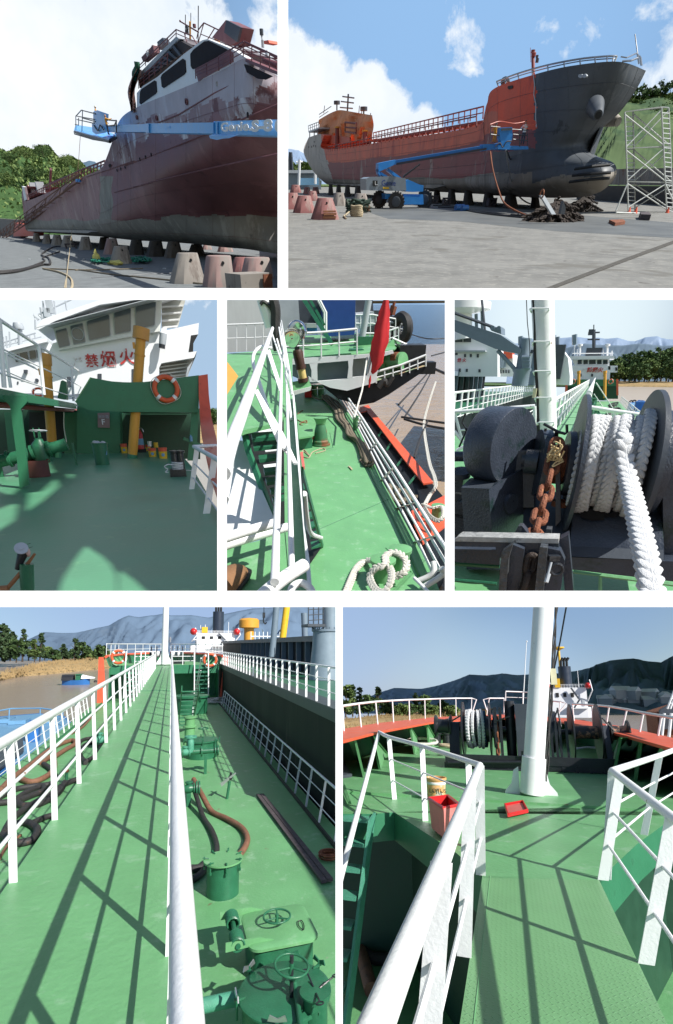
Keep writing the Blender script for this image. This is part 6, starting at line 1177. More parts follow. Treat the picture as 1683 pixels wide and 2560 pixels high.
 # vent funnel and box
 b=G(678,1040);t=P.thing('fairlead_pedestal','flared green and rusty pedestal with a pale split top','pedestal',b)
 t.pt('column',MB().lathe([(.34,0),(.34,.06),(.30,.07),(.30,.16),(.25,.2),(.22,.5),(.16,.72)],b,n=28),mat('green_rust',(.05,.17,.08),.6,var=.2,vs=3,col2=(.2,.07,.03),c2s=2.2,c2t=.5,c2w=.1));t.pt('head',MB().loft([[b+V((cos(a)*r_,sin(a)*r_*.8,z))for a in[2*pi*i/20 for i in range(20)]]for r_,z in((.16,.72),(.2,.85),(.27,.95))],caps=True),'green')
 t=P.thing('deck_box','square green box in front of the white flat bar with a dark opening','box',G(560,1010));t.pt('lid',MB().prism([G(x,y,.5)for x,y in((515,905),(620,905),(622,975),(520,992))],(0,0,-.05)),'green');t.pt('body',MB().prism([G(x,y,.44)for x,y in((518,910),(614,908),(616,972),(524,985))],(0,0,-.44)),'green_d');t.pt('pipe',MB().path([G(640,985,.25),G(600,1000,.25)],.06,8),'rust')
 P.solo('fender_float',MB().prism([G(534,1112,.3),G(552,1110,.3),G(566,1210,.1),G(548,1215,.1)],(0,0,.1)),'redp','pink-red strip hanging at the white flat bar','strip')
 for X,Y,z,lb in((915,755,0,'small green bollard outboard near the far end'),(920,930,0,'green roller post among the ropes')):bollard(X,Y,.5,.13,lb,z)
 for X,lb in((630,'left of two small green bollards at the far end of the deck'),(678,'right of two small green bollards at the far end of the deck')):bollard(X,690,.5,.2,lb)
 P.solo('red_crate',MB().prism([G(562,680,.05),G(610,680,.05),G(612,708,.05),G(565,708,.05)],(0,0,.5)),'red','small red crate under the lantern platform','crate')
 # lantern on its platform
 c=G(550,640,1.6);t=P.thing('lantern','ship lantern with brown hood and yellow glass on a green platform','lamp',c);y=c.y;s=.35783*y/F
 ax=(Vy(520,415,y)-Vy(556,600,y)).normalized();b0=Vy(556,600,y)
 t.pt('base',MB().path([b0,b0+ax*22*s],33*s,20),mat('brown_lantern',(.05,.018,.010),.5,var=.3));t.pt('glass',MB().path([b0+ax*22*s,b0+ax*80*s],26*s,20),mat('amber_glass',(.55,.42,.16),.2,var=.3,vs=4));t.pt('collar',MB().path([b0+ax*78*s,b0+ax*98*s],34*s,20),MATS['brown_lantern']);t.pt('hood',MB().path([b0+ax*98*s,b0+ax*175*s,b0+ax*188*s],30*s,20,radii=[30*s,32*s,26*s]),MATS['brown_lantern']);t.pt('handle',MB().box(b0+ax*196*s,(.18,.1,.12)),'black')
 t=P.thing('lantern_platform','small green platform with white fascia carrying the lantern','platform',Vy(540,680,y));t.pt('top',MB().prism([Vy(475,600,y),Vy(590,580,y),Vy(612,630,y-.2),Vy(470,670,y-.2)],(0,.2,-.05)),'green');t.pt('fascia',MB().prism([Vy(470,668,y-.25),Vy(612,632,y-.25),Vy(605,660,y-.25),Vy(475,697,y-.25)],(0,.08,0)),'white')
 # ---------------- the ship ahead
 Y1=24.0
 def v(x,y_,d=0):return Vy(x,y_,Y1+d)
 def slab(t,nm,px,d,m,th=.15,**k):return t.pt(nm,MB().prism([v(x,y_,d)for x,y_ in px],(0,th,0)),m,**k)
 t=P.thing('moored_ship','stern of a white and black ship ahead with green decks and big openings','ship',v(900,700))
 slab(t,'hull',[(700,640),(860,660),(1060,602),(1415,490),(1390,530),(1300,590),(1150,690),(1050,745),(950,762),(800,720)],.3,'hull_black',2)
 # bulwark with openings built as bars between them
 for px in([(470,440),(1090,400),(1180,378),(1188,400),(1090,428),(1015,430),(905,440),(870,452),(655,470),(560,475),(470,480)],[(590,560),(640,590),(650,596),(860,578),(900,568),(1000,556),(1060,500),(1085,470),(1060,604),(860,662),(740,640),(650,600),(600,600)],[(596,470),(655,466),(652,500),(655,600),(612,590),(612,520)],[(868,452),(905,440),(898,500),(898,570),(862,580),(872,500)],[(1010,430),(1092,412),(1060,560),(1003,560)]):slab(t,'bulwark',px,0,'ship_white',.12)
 slab(t,'inner_wall',[(480,470),(880,450),(870,600),(600,610),(480,560)],.8,'grey',.1);slab(t,'inner_wall',[(880,440),(1015,425),(1005,565),(880,580)],.8,'grey_l',.1)
 t.pt('upper_deck',MB().prism([v(430,440,.1),v(930,404,.1),v(1190,372,.1),v(1240,330,3.5),v(985,255,9),v(430,285,9)],(0,0,-.05)),'green');
 t.pt('aft_deck',MB().prism([v(1062,610,.4),v(1412,490,.4),v(1190,372,4),v(1085,400,2)],(0,0,-.05)),mat('worn_light_deck',(.28,.36,.22),.6,var=.2,vs=1,col2=(.35,.25,.15),c2s=1.5,c2t=.5))
 slab(t,'deck_house',[(20,28),(300,28),(330,220),(330,380),(20,395)],6,'white_old',1);slab(t,'deck_house',[(300,28),(520,28),(535,250),(500,380),(330,380)],6.5,'grey_l',1)
 slab(t,'container',[(690,28),(920,28),(912,270),(700,285)],5,mat('deep_blue_paint',(.012,.055,.24),.45,var=.12),2,label='deep blue container wall')
 slab(t,'dark_gap',[(500,28),(690,28),(695,200),(520,200)],7,'dgrey',1);slab(t,'locker',[(532,195),(648,200),(655,270),(538,262)],4,'blue',1,label='blue locker with a pale lid');slab(t,'locker_lid',[(535,190),(645,192),(652,222),(532,222)],3.8,'grey_l',.3)
 t.pt('gangway',MB().path([v(556,20,4),v(755,335,2)],.13,4).path([v(600,20,4),v(700,200,3)],.09,4),'green_d')
 for x0 in(655,668):t.pt('stair_rail',MB().path([v(x0,25,3.5),v(x0+46,115,3.5),v(x0+46,240,3.5)],.06,6),'white')
 slab(t,'cabin',[(920,28),(1040,28),(1045,110),(925,125)],7,'dgrey',1);slab(t,'cabin',[(920,120),(1048,108),(1060,200),(925,235)],6,'grey_l',1);t.pt('mast',MB().tube(v(1012,28,3),v(965,290,3),.16,10),'grey_l')
 def rl(px,d,hpx,label,n=6,r=.05):
  pts=[v(x,y_,d)for x,y_ in px];tp=[P.up(p,x,y_-hpx)for p,(x,y_)in zip(pts,px)]
  mb=MB().path(tp,r,6).path([lerp(a,b,.5)for a,b in zip(pts,tp)],r*.6,5);t.pt('rail',mb,'white')
  for i in range(n+1):
   k=i/n*(len(pts)-1);j=min(int(k),len(pts)-2);a=lerp(pts[j],pts[j+1],k-j);b=lerp(tp[j],tp[j+1],k-j);t.pt('rail_post',MB().tube(a,b,r*.7,5),'white')
 rl([(430,440),(680,428),(930,404)],0,175,'',4);rl([(1065,610),(1240,560),(1412,492)],.3,80,'',6);rl([(1412,492),(1300,420),(1180,365)],1.5,70,'',4);rl([(940,370),(1100,370),(1220,330)],3,110,'',8,.04);rl([(920,250),(1040,250),(1200,280)],6,120,'',7,.04);rl([(20,390),(190,385),(330,378)],4.5,190,'',5,.04)
 t.pt('winch_drum',MB().cyl(v(1158,450,1.5),.75,.2,(.6,-.8,.1),26).cyl(v(1190,400,1.6),.6,.12,(.6,-.8,.1),26).cyl(v(1150,455,1.2),.35,.9,(.6,-.8,.1),20),'green');t.pt('winch_end',MB().cyl(v(1186,435,.8),.25,.3,(.6,-.8,.1),18),'rust');t.pt('winch_bed',MB().prism([v(1110,500,1),v(1190,470,1),v(1200,520,1),v(1115,540,1)],(0,.5,0)),'green_d')
 t.pt('bitts',MB().box(v(1300,430,1.2),(1.2,1,1.1)).box(v(1350,500,.8),(1.6,.6,.5)).box(v(1240,390,2),(1.6,.8,.5)),'black');t.pt('deck_gear',MB().box(v(980,330,3),(.9,.8,.6)).box(v(1010,380,2),(1.4,.4,.3)).box(v(925,395,1),(.6,.6,.3)),'green_d')
 t2=P.thing('mooring_bitts_cluster','black hose ends at the edge of the far stern deck','hose',v(1130,590));t2.pt('hose',MB().path(curve([v(1080,640,0),v(1120,590,0),v(1140,620,0),v(1180,560,0)],5),.12,8),'rubber')
 t=P.thing('spotlight','big silver searchlight drum behind the white handrail','lamp',v(460,330,-5));c=v(455,290,-5);sx=.35783*(Y1-5)/F
 t.pt('drum',MB().lathe([(0,0),(40*sx,8*sx),(58*sx,40*sx),(62*sx,80*sx),(56*sx,90*sx)],c+V((.4,1.0,.2)),(-.3,-1,-.1),30),mat('chrome',(.75,.76,.78),.12,1.0,var=.05));t.pt('lens',MB().lathe([(54*sx,0),(40*sx,5*sx),(27*sx,1*sx),(14*sx,6*sx),(0,2*sx)],c+V((.1,-.1,0)),(-.3,-1,-.1),30),mat('chrome',(.75,.76,.78),.12,1.0))
 t=P.thing('cable_bundle','dark cable bundle lashed beside the searchlight','cable',v(360,200,-5));t.pt('cable',MB().path(curve([v(345,20,-5),v(362,100,-5),v(360,220,-5),v(372,340,-5),v(380,380,-5)],5),.16,8,),'rubber');t.pt('cable',MB().path(curve([v(255,60,-5),v(280,40,-5),v(330,90,-5),v(350,160,-5)],5),.06,6),'rubber');t.pt('white_post',MB().path([v(270,20,-4.8),v(330,215,-4.8)],.2,8),'white')
 # flag
 t=P.thing('flag','furled red flag hanging from a slanting pale pole','flag',v(1040,620,-1));t.pt('pole',MB().path([v(1130,10,-1),v(1070,250,-1),v(1000,540,-1)],.07,8),'grey_l');t.pt('halyard',MB().path([v(1000,430,-1),v(965,660,-3),v(910,850,-6)],.035,6),'rope')
 rings=[]
 for x,y_,wd in((1133,20,14),(1122,120,32),(1104,220,42),(1092,320,48),(1076,400,44),(1066,470,34),(1046,530,16),(1040,545,4)):
  c=v(x,y_,-1.2);s=.35783*(Y1-1)/F;rings.append([c+V((cos(a)*wd*s*(1+.25*sin(3*a+y_*.03)),sin(a)*wd*s*.45*(1+.3*cos(4*a)),0))for a in[2*pi*i/24 for i in range(24)]])
 t.pt('cloth',MB().loft(rings),mat('red_flag_cloth',(.50,.015,.02),.7,var=.3,vs=1.2));t.pt('cloth',MB().loft([[v(x,y_,-1.3)+V((cos(a)*w_*s,sin(a)*w_*s*.4,0))for a in[2*pi*i/10 for i in range(10)]]for x,y_,w_ in((1024,555,3),(1020,590,9),(1014,640,3))]),MATS['red_flag_cloth'])
 # second stern beyond
 t=P.thing('second_ship','rust red stern with railing and tyre beyond the furled flag','ship',v(1200,300,8));slab(t,'hull',[(1085,275),(1292,262),(1215,358),(1120,340)],7,mat('rust_red_hull',(.25,.045,.02),.6,var=.2),2);slab(t,'bulwark',[(1080,240),(1290,250),(1292,264),(1085,278)],6.9,'white_old',.2)
 t.pt('tyre',MB().torus(v(1242,225,6.5),.55,.28,(1,.5,0),20,8),'rubber');t.pt('deck_gear',MB().box(v(1140,210,8),(1.6,1,1)).box(v(1060,200,8),(1.2,1,1.4)),'dgrey')
 for k in range(7):x=1090+34*k;t.pt('rail_post',MB().tube(v(x,262-k,6.8),v(x+6,170+6*k,6.8),.05,5),'grey_l')
 t.pt('rail',MB().path([v(1090,168,6.8),v(1302,208,6.8)],.05,5).path([v(1090,212,6.8),v(1298,238,6.8)],.035,5),'grey_l');P.solo('flag_staff',MB().tube(v(1155,180,9),v(1192,40,9),.09,6).tube(v(1172,130,8.9),v(1188,70,8.9),.2,6),'rust','thin staff with a small furled flag on the second stern','flagpole')
 # mooring lines over the water
 def line(px,r,m,lb,z=0):P.solo('mooring_line',MB().path(curve([G(x,y_,z)for x,y_ in px],6),r,6),m,lb,'rope')
 line([(1412,480),(1450,500),(1600,565)],.10,'rubber','thick black mooring line leaving the far stern to the right');line([(1290,262),(1380,290),(1460,300),(1600,292)],.07,'rubber','curved line from the rust red stern across the river')
 line([(1450,418),(1600,378)],.06,'rubber','straight line rising right from the far stern rail');line([(1450,510),(1350,620),(1220,760)],.05,'rubber','slack line from the far stern down to the left');line([(1470,490),(1380,660),(1260,850)],.05,'rubber','second slack line close to the first');line([(1240,845),(1400,868),(1600,895)],.05,'rubber','thin line crossing the water at mid height');line([(1260,860),(1420,905),(1600,935)],.05,'rubber','lower thin line crossing the water');line([(1425,870),(1370,1000),(1330,1130)],.04,'rubber','thin line dropping to the red bulwark');line([(1060,645),(960,730),(900,800)],.05,'rope_t','pale line from the black stern to the side deck');line([(1240,265),(1300,370)],.05,'rope','short pale line under the tyre')
 return P
P4=panel4()
# ================================================================== PANEL: anchor winch with white rope, middle right
def panel5():
 P=Pan(1120,740,.35974,(GX3b,GY1,W_,GY2),940,1.6,5000,vx=1490.5)
 K=.35974;G,Vy,Vx=P.G,P.Vy,P.Vx
 def sc(y):return K*y/F
 # ------------- foredeck and winch
 t=P.thing('foredeck','green foredeck under the black winch','deck',(0,4,0))
 a=G(560,985);yk=G(700,960).y
 t.pt('plating',MB().box2((-9,1.6,-.08),(5.5,G(700,1000).y,0)),'green')
 yw=4.6;s=sc(yw)
 def v(x,y_,d=0.0):return Vy(x,y_,yw+d)
 t=P.thing('anchor_winch','big black anchor winch with chain wheel and rope drum filling the foreground','winch',G(900,1700))
 def px(nm,pts,d,m,th=.1,**k):return t.pt(nm,MB().prism([v(x,y_,d)for x,y_ in pts],(0,th,0)),m,**k)
 BL=mat('glossy_black_paint',(.040,.050,.070),.32,var=.3,vs=5,col2=(.012,.03,.03),c2s=3,c2t=.55,bump=.3,bs=60,spec=.6)
 # gear housing: wide drum with flat face
 R=236*s
 t.pt('gear_housing',MB().lathe([(0,-.01),(R*.98,-.01),(R,0),(R,.26),(R*.97,.28),(0,.28)],v(455,1050,-.05),(-.88,.48,0),56),BL)
 t.pt('housing_base',MB().prism([v(92,1335,-.35),v(285,1342,-.45),v(320,1900,-.45),v(130,1900,-.35)],(0,.5,0)).prism([v(285,1342,-.45),v(520,1200,0),v(535,1900,0),v(320,1900,-.45)],(-.02,.3,0)),BL)
 t.pt('housing_shoulder',MB().prism([v(95,1333,-.36),v(155,1275,-.05),v(345,1290,-.05),v(290,1340,-.46)],(0,.02,.012)),'dgrey')
 t.pt('cover_plate',MB().cyl(v(420,1440,-.2),62*s,.04,(.9,-.5,0),30),BL)
 t.pt('shaft',MB().tube(v(520,1140,.05),v(1500,1150,.0),52*s,24).tube(v(-60,1115,.1),v(160,1115,.1),34*s,20),BL)
 t.pt('bearing',MB().prism([v(452,1075),v(580,1078),v(600,1160),v(598,1470),v(450,1470)],(0,.25,0)).cyl(v(540,1150),76*s,.1,(1,0,0),24),BL)
 t.pt('shaft_collar',MB().cyl(v(568,1150),58*s,.05,(1,0,0),24),'grey')
 # small sprocket discs
 def disc(x,Y,R_,w,m=BL,tilt=.12,nm='flange'):t.pt(nm,MB().lathe([(0,0),(R_*s,0),(R_*s,w),(R_*.8*s,w*1.0),(0,w)],v(x,Y),(1,tilt,0),48),m)
 disc(615,1160,200,.08,tilt=.28);disc(655,1160,185,.03,'dgrey',.3);disc(806,1165,190,.05,tilt=.16)
 t.pt('chain_wheel',MB().cyl(v(690,1165),120*s,.16,(1,.1,0),12),'rust')
 disc(862,1178,405,.03,tilt=.11);disc(1332,1170,402,.035,'dgrey',.13);disc(1362,1160,290,.09,tilt=.16)
 t.pt('drum_core',MB().cyl(v(885,1175),195*s,(1345-885)*s,(1,.02,0),32),BL)
 for X,Y,R_ in((700,1000,8),(672,965,8)):t.pt('bolt',MB().cyl(v(X,Y,-.05),R_*s,.05,n=8),'black')
 px('side_stand',[(1490,1190),(1570,1190),(1640,1800),(1500,1800)],-.25,BL,.4);px('side_stand_cap',[(1478,1178),(1600,1182),(1600,1202),(1482,1196)],-.3,'dgrey',.4)
 t.pt('warping_head',MB().lathe([(0,0),(110*s,0),(110*s,.03),(60*s,.08),(58*s,.3)],v(1535,1090,-.0),(1,.2,0),26),BL)
 # bed
 t.pt('bed_plate',MB().prism([v(530,1340,.25),v(590,1340,.3),v(900,1390,.15),v(1480,1400,.1),v(1500,1840,-.45),v(850,1810,-.45),v(520,1640,-.2)],(0,.03,0)),'dgrey')
 t.pt('bed_hood',MB().loft([[v(x0,y0,d_),v(x1,y1,d_)]for x0,y0,x1,y1,d_ in((905,1420,1420,1420,.12),(880,1475,1450,1480,-.05),(862,1560,1490,1570,-.2),(852,1700,1500,1720,-.34),(850,1830,1505,1840,-.4))],closed=False,caps=False),BL)
 t.pt('bed_beam',MB().prism([v(45-200,1640,.1),v(540,1640,.1),v(540,1720,.1),v(-155,1720,.1)],(0,.2,0)).prism([v(850,1815,-.42),v(1700,1850,-.42),v(1700,2000,-.42),v(850,1900,-.42)],(0,.2,0)),BL)
 t.pt('peeled_patch',MB().prism([v(x,y_,-.115-(y_-1460)*.0009)for x,y_ in((920,1490),(960,1470),(1020,1478),(1070,1482),(1110,1520),(1160,1500),(1205,1512),(1150,1535),(1090,1530),(1085,1555),(1000,1560),(950,1545),(925,1530))],(0,-.006,0)),mat('peeled_rust_black',(.012,.010,.010),.9,var=.3))
 t.pt('brake_stand',MB().prism([v(748,1180,-.2),v(778,1180,-.2),v(785,1560,-.2),v(748,1600,-.2)],(0,.08,0)).prism([v(790,1190,0),v(830,1190,0),v(822,1420,0),v(800,1430,0)],(0,.06,0)),BL);t.pt('pot',MB().lathe([(0,0),(60*s,8*s),(58*s,40*s),(48*s,40*s),(40*s,10*s)],v(785,1468,-.1),n=20),'rust')
 t.pt('brake_lever',MB().path([v(665,888,-.1),v(768,945,-.1),v(815,958,-.1),v(828,945,-.1),v(826,895,-.1)],8*s,8).tube(v(756,940,-.1),v(750,1010,0),12*s,8),'black')
 t.pt('brake_lever',MB().path([v(122,815),v(98,880),v(130,930),v(78,1050)],7*s,8).tube(v(125,920),v(165,980),10*s,8),'black')
 t.pt('gear_pump',MB().box(v(30,1290,.1),(.26,.3,.12)).cyl(v(90,1250,0),65*s,.05,(0,-.3,1),20).box(v(30,1430,.2),(.4,.3,.22)).cyl(v(75,1460,-.1),30*s,.12,(0,1,0),14).box(v(70,1560,.2),(.3,.3,.2)),BL)
 # rope on the drum
 mb=MB();n=9
 for k in range(n):
  X=915+50*k;Ro=(245+22*sin(k*1.7)+(22 if k in(2,7,8)else 0))*s;c=v(X,1175);tl=.06*sin(k*2.3)
  pts=[c+V((tl*cos(a_)*.5+.03*a_/6.3,-Ro*cos(a_),Ro*sin(a_)*1.02))for a_ in[radians(-118+236*i/60)for i in range(61)]]
  braid(mb,pts,28*s,pitch=5.2,n=8)
 t.pt('rope',mb,'rope_w')
 mb=MB()
 for k in range(5):
  X=935+90*k;Ro=(205)*s;c=v(X,1175);pts=[c+V((.05*a_/6.3,-Ro*cos(a_),Ro*sin(a_)))for a_ in[radians(-118+236*i/40)for i in range(41)]];braid(mb,pts,31*s,pitch=5.2,n=6)
 t.pt('rope',mb,'rope_w')
 tail=curve([v(1330,960,.1),v(1270,915,0),v(1225,1000,-.33),v(1228,1140,-.42),v(1255,1290,-.6),v(1290,1430,-.9),v(1320,1560,-1.15),v(1350,1700,-1.4),v(1385,1860,-1.65),v(1425,2120,-1.9)],8)
 P.solo('mooring_rope',braid(MB(),tail,41*s,pitch=5.2,n=9),'rope_w','thick white plaited mooring rope running from the drum towards the camera','rope')
 # anchor chain
 pts=[v(765,1000,-.25),v(735,1130,-.35),v(705,1270,-.5),v(665,1430,-.75),v(625,1570,-1.0),v(595,1690,-1.2)]
 P.solo('anchor_chain',chain(MB(),pts,.205,.0215,.60),'rust','rusty brown anchor chain hanging from the chain wheel','chain')
 mb=MB();rnd=random.Random(2)
 for k in range(16):c=v(745+rnd.uniform(-25,30),1085+rnd.uniform(-55,55),-.45);mb.path(curve([c+V((rnd.uniform(-.05,.05),rnd.uniform(-.03,.03),rnd.uniform(-.05,.05)))for _ in range(4)],4),.006,5)
 P.solo('lashing',mb,mat('straw_rope',(.55,.42,.22),.9,var=.3),'frayed straw-coloured lashing tied round the top chain link','rope')
 # chain stopper in front
 y2=3.0
 def w(x,y_,d=0.0):return Vy(x,y_,y2+d)
 t=P.thing('chain_stopper','black chain stopper with a worn bare bar across the bottom of the view','chain stopper',w(550,2100));RB=mat('rough_black_edge',(.06,.065,.07),.35,var=.5,vs=25,bump=1.0,bs=30,spec=.7)
 t.pt('cross_bar',MB().prism([w(48,1690),w(75,1672),w(770,1688),w(768,1720),w(48,1705)],(0,.12,0)),mat('bare_worn_steel',(.42,.42,.40),.45,var=.25,vs=18,col2=(.12,.12,.12),c2s=12,c2t=.58,bump=.4));t.pt('cross_bar_web',MB().prism([w(48,1706,.01),w(768,1721,.01),w(772,1800,.01),w(352,1820,.01),w(330,1745,.01),w(48,1740,.01)],(0,.08,0)),BL)
 for nm,pts_,d_,m in(('side_plate',((375,1780),(450,1725),(420,1830),(400,2140),(345,2140),(365,1860)),-.12,RB),('side_plate',((640,1745),(690,1750),(680,1860),(655,2140),(595,2140),(630,1800)),-.12,RB),('lug',((455,1660),(490,1600),(515,1598),(500,1672),(445,1680)),.25,RB),('lug',((683,1620),(722,1622),(712,1688),(676,1686)),.25,RB),('lug_side',((515,1598),(548,1640),(556,1678),(500,1674)),.26,BL),('cheek',((452,1728),(530,1760),(490,2140),(405,2140),(425,1830)),-.05,BL),('cheek',((692,1752),(780,1770),(812,1840),(770,2140),(660,2140),(685,1860)),-.05,BL),('channel',((530,1760),(632,1780),(600,2140),(480,2140)),.1,'dark')):t.pt(nm,MB().prism([w(x,y_,d_)for x,y_ in pts_],(0,.08,0)),m)
 t.pt('pin',MB().path([w(718,1850,-.15),w(680,1990,-.2)],.007,8).path([w(700,1930,-.17),w(682,1990,-.2)],.012,8),'grey_l');t.pt('eye',MB().torus(w(755,1900,-.12),.032,.01,(.3,-1,0),18,6).box(w(735,1820,-.1),(.06,.03,.03),.5),'black')
 t.pt('base_frame',MB().prism([w(-100,1755,.3),w(360,1765,.3),w(360,1870,.3),w(-100,1840,.3)],(0,.3,0)).prism([w(780,1690,.1),w(838,1660,.1),w(880,2140,.1),w(820,2140,.1)],(0,.1,0)),BL)
 P.solo('anchor_chain',chain(MB(),[w(590,1800,-.02),w(560,1920,-.05),w(520,2060,-.1),w(510,2200,-.12)],.14,.022,.62),mat('dark_greasy_chain',(.035,.022,.016),.6,var=.3,bump=.6),'dark greasy chain lying in the channel of the chain stopper','chain')
 P.solo('deck_pipe',MB().path([w(-100,1845,.4),w(360,1875,.4)],.02,6).path([w(-100,1960,.2),w(340,2000,.2)],.012,6),'green_d','thin green pipes on deck at the lower left of the winch view','pipe')
 P.struct('foredeck_lower',MB().prism([G(-500,1900,-.45),G(2300,1900,-.45),G(2300,2600,-.45),G(-500,2600,-.45)],(0,0,-.05)),'green_b')
 P.solo('flat_bars',MB().path([w(870,1915,.3),w(1060,1940,.3),w(1058,2100,.3)],.012,4).path([w(1060,1940,.3),w(1600,2010,.3)],.012,4),'green','pale green flat bars on deck under the winch bed','bar')
 # ------------- mast
 ym=8.2;sm=sc(ym);b,tp=Vy(692,1010,ym),Vy(656,-40,ym)
 t=P.thing('mast','thick pale mast with rungs and cables behind the winch','mast',b);t.pt('pole',MB().path([b,tp],60*sm,36,radii=[54*sm,61*sm]),'white')
 for Y,x0,x1 in((88,570,705),(318,585,712),(523,592,716),(708,603,722),(880,620,740)):t.pt('rung',MB().path([Vy(x0+10,Y+26,ym),Vy(x0,Y+4,ym-.2),Vy(x0+14,Y-2,ym-.25),Vy(x1-6,Y-2,ym-.25),Vy(x1,Y+22,ym)],4.5*sm,6),'white')
 mb=MB()
 for k in range(4):mb.path(curve([Vy(584+5*k,-20,ym-.1),Vy(600+3*k,200,ym-.1),Vy(598+4*k,420,ym-.1),Vy(612+5*k,620,ym-.1),Vy(620+3*k,800,ym-.1),Vy(618+6*k,960,ym-.1)],5),3.5*sm,6)
 t.pt('cable',mb,'rubber');t.pt('junction_box',MB().box(Vy(603,675,ym-.15),(18*sm,.08,52*sm)),mat('cream_box',(.62,.57,.38),.5));t.pt('side_bar',MB().path([Vy(622,705,ym),Vy(640,960,ym)],5*sm,6).path([Vy(545,0,ym),Vy(552,180,ym),Vy(568,330,ym),Vy(570,420,ym)],2.5*sm,5),'rubber')
 t.pt('foot',MB().path([Vy(615,1030,ym-.1),Vy(618,965,ym-.1)],14*sm,8),'white')
 # ------------- front rails of the foredeck
 yr=9.3
 def rr(lb,bt,tops,mids=(.5,),r=.032,ext=None,y=yr):
  bs=[Vy(a_[0],a_[1],y+(a_[2]if len(a_)>2 else 0))for a_ in bt];tp_=[Vy(a_[0],a_[1],y+(b_[2]if len(b_)>2 else 0))for a_,b_ in zip(tops,bt)]
  return railing(P,lb,bs,tp_,mids=mids,rt=r,rm=r*.5,post=r*.8,top_pts=ext(tp_)if ext else None)
 rr('white forward railing left of the mast, above the black winch housing',[(100,1010),(365,980),(612,950)],[(45,806),(362,785),(604,766)],mids=(.38,))
 rr('white forward railing right of the mast, crossing above the rope drum',[(960,980),(1145,1010),(1250,1040),(1400,1060)],[(938,766),(1157,800),(1295,820),(1412,838)],mids=(.55,),ext=lambda t_:t_+[Vy(1530,852,yr),Vy(1538,880,yr),Vy(1462,1050,yr)])
 P.solo('rail_strut',MB().path([Vy(45,940,yr),Vy(110,1020,yr),Vy(165,1080,yr)],.03,8).path([Vy(60,1075,yr-.3),Vy(165,1020,yr-.3)],.03,8).path([Vy(1410,940,yr),Vy(1545,1075,yr)],.03,8),'white','slanting white struts of the forward railing at both sides','strut')
 # ------------- walkway to the wheelhouse
 ye=G(1000,628).y;xl,xr_=G(742,940).x,G(925,1000).x
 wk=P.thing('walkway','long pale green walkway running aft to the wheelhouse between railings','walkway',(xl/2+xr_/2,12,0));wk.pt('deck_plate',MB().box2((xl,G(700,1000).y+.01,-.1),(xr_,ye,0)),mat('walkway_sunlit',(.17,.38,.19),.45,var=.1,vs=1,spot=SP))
 for k in range(26):y_=10.5+k*3.2*(1+k*.02);wk.pt('seam',MB().box2((xl,y_,.0),(xr_,y_+.05,.012)),'green_d')if y_<ye else None
 wk.pt('seam',MB().box2((xl+.55,9.6,.0),(xl+.58,ye,.013)),'green_d')
 hl=1.6*0+(G(742,940).z+0)
 ys=[10.2+2.6*k for k in range(int((ye-10.2)/2.6))]
 zt=Vx(740,722,xl).z
 for x_,lb,z_ in((xl,'white railing on the left of the walkway, right of the mast',None),(xr_,'white railing on the right of the walkway, above the deck pipes',None)):
  zz=Vx(740,722,xl).z if x_==xl else Vx(940,770,xr_).z
  railing(P,lb,[V((x_,y_,0))for y_ in ys],[V((x_,y_,zz))for y_ in ys],mids=(.33,.66),rt=.05,rm=.025,post=.035)
  # main deck on both sides
 ZD=-2.4;rx=Vx(1165,680,0).x
 p1,p2=G(1172,712,ZD),G(1290,885,ZD);rx=(p1.x+p2.x)/2;lx=xl-(rx-xr_)
 ye2=ye*1.0
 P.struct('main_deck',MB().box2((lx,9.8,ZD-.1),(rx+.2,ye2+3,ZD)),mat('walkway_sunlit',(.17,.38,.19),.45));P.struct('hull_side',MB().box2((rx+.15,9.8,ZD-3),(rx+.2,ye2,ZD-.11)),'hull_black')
 ys2=[13+2.6*k for k in range(int((ye2-14)/2.6))]
 railing(P,'white outboard railing along the river side of the tanker deck',[V((rx,y_,ZD))for y_ in ys2],[V((rx+.1,y_,ZD+1.0))for y_ in ys2],mids=(.33,.66),rt=.05,rm=.025,post=.03)
 railing(P,'white railing low on the inboard side between mast and black hull',[V((lx+.2,y_,ZD))for y_ in ys2],[V((lx+.2,y_,ZD+1.0))for y_ in ys2],mids=(.33,.66),rt=.05,rm=.025,post=.03)
 # deck gear between walkway and outboard rail
 rnd=random.Random(9)
 for k,(X,Y,R_,h_)in enumerate(((1075,725,.8,1.0),(1010,830,.5,.8),(1040,885,.45,.7),(1000,760,.6,.9))):
  c=G(X,Y,ZD);P.solo('tank_hatch',MB().lathe([(R_,0),(R_,h_),(R_*1.1,h_),(R_*1.1,h_+.1),(0,h_+.15)],c,n=20),'green_d',['green tank hatch farthest aft by the yellow post','green tank hatch at the middle of the walkway side','green tank hatch closest to the foredeck','smaller green hatch in the walkway shade'][k],'hatch')
 P.solo('deck_pipe',MB().path([G(985,1000,ZD+.5),G(1030,640,ZD+.5)],.12,10).path([G(960,1000,ZD+.8),G(1010,640,ZD+.8)],.1,8),'green_d','green cargo pipes running aft beside the walkway','pipe')
 for k in range(8):
  x0,y0=1130+rnd.uniform(-10,40),755+16*k;P.solo('hose',MB().path(curve([G(x0+rnd.uniform(-30,50),y0+rnd.uniform(-14,14),ZD+.1)for _ in range(6)],5),.1,6),'rubber','black hose %s on the tanker deck'%['farthest aft','second from aft','third from aft','fourth from aft','fifth from aft','sixth from aft','nearly closest','closest to the winch'][k],'hose','black hoses on the tanker deck by the winch')
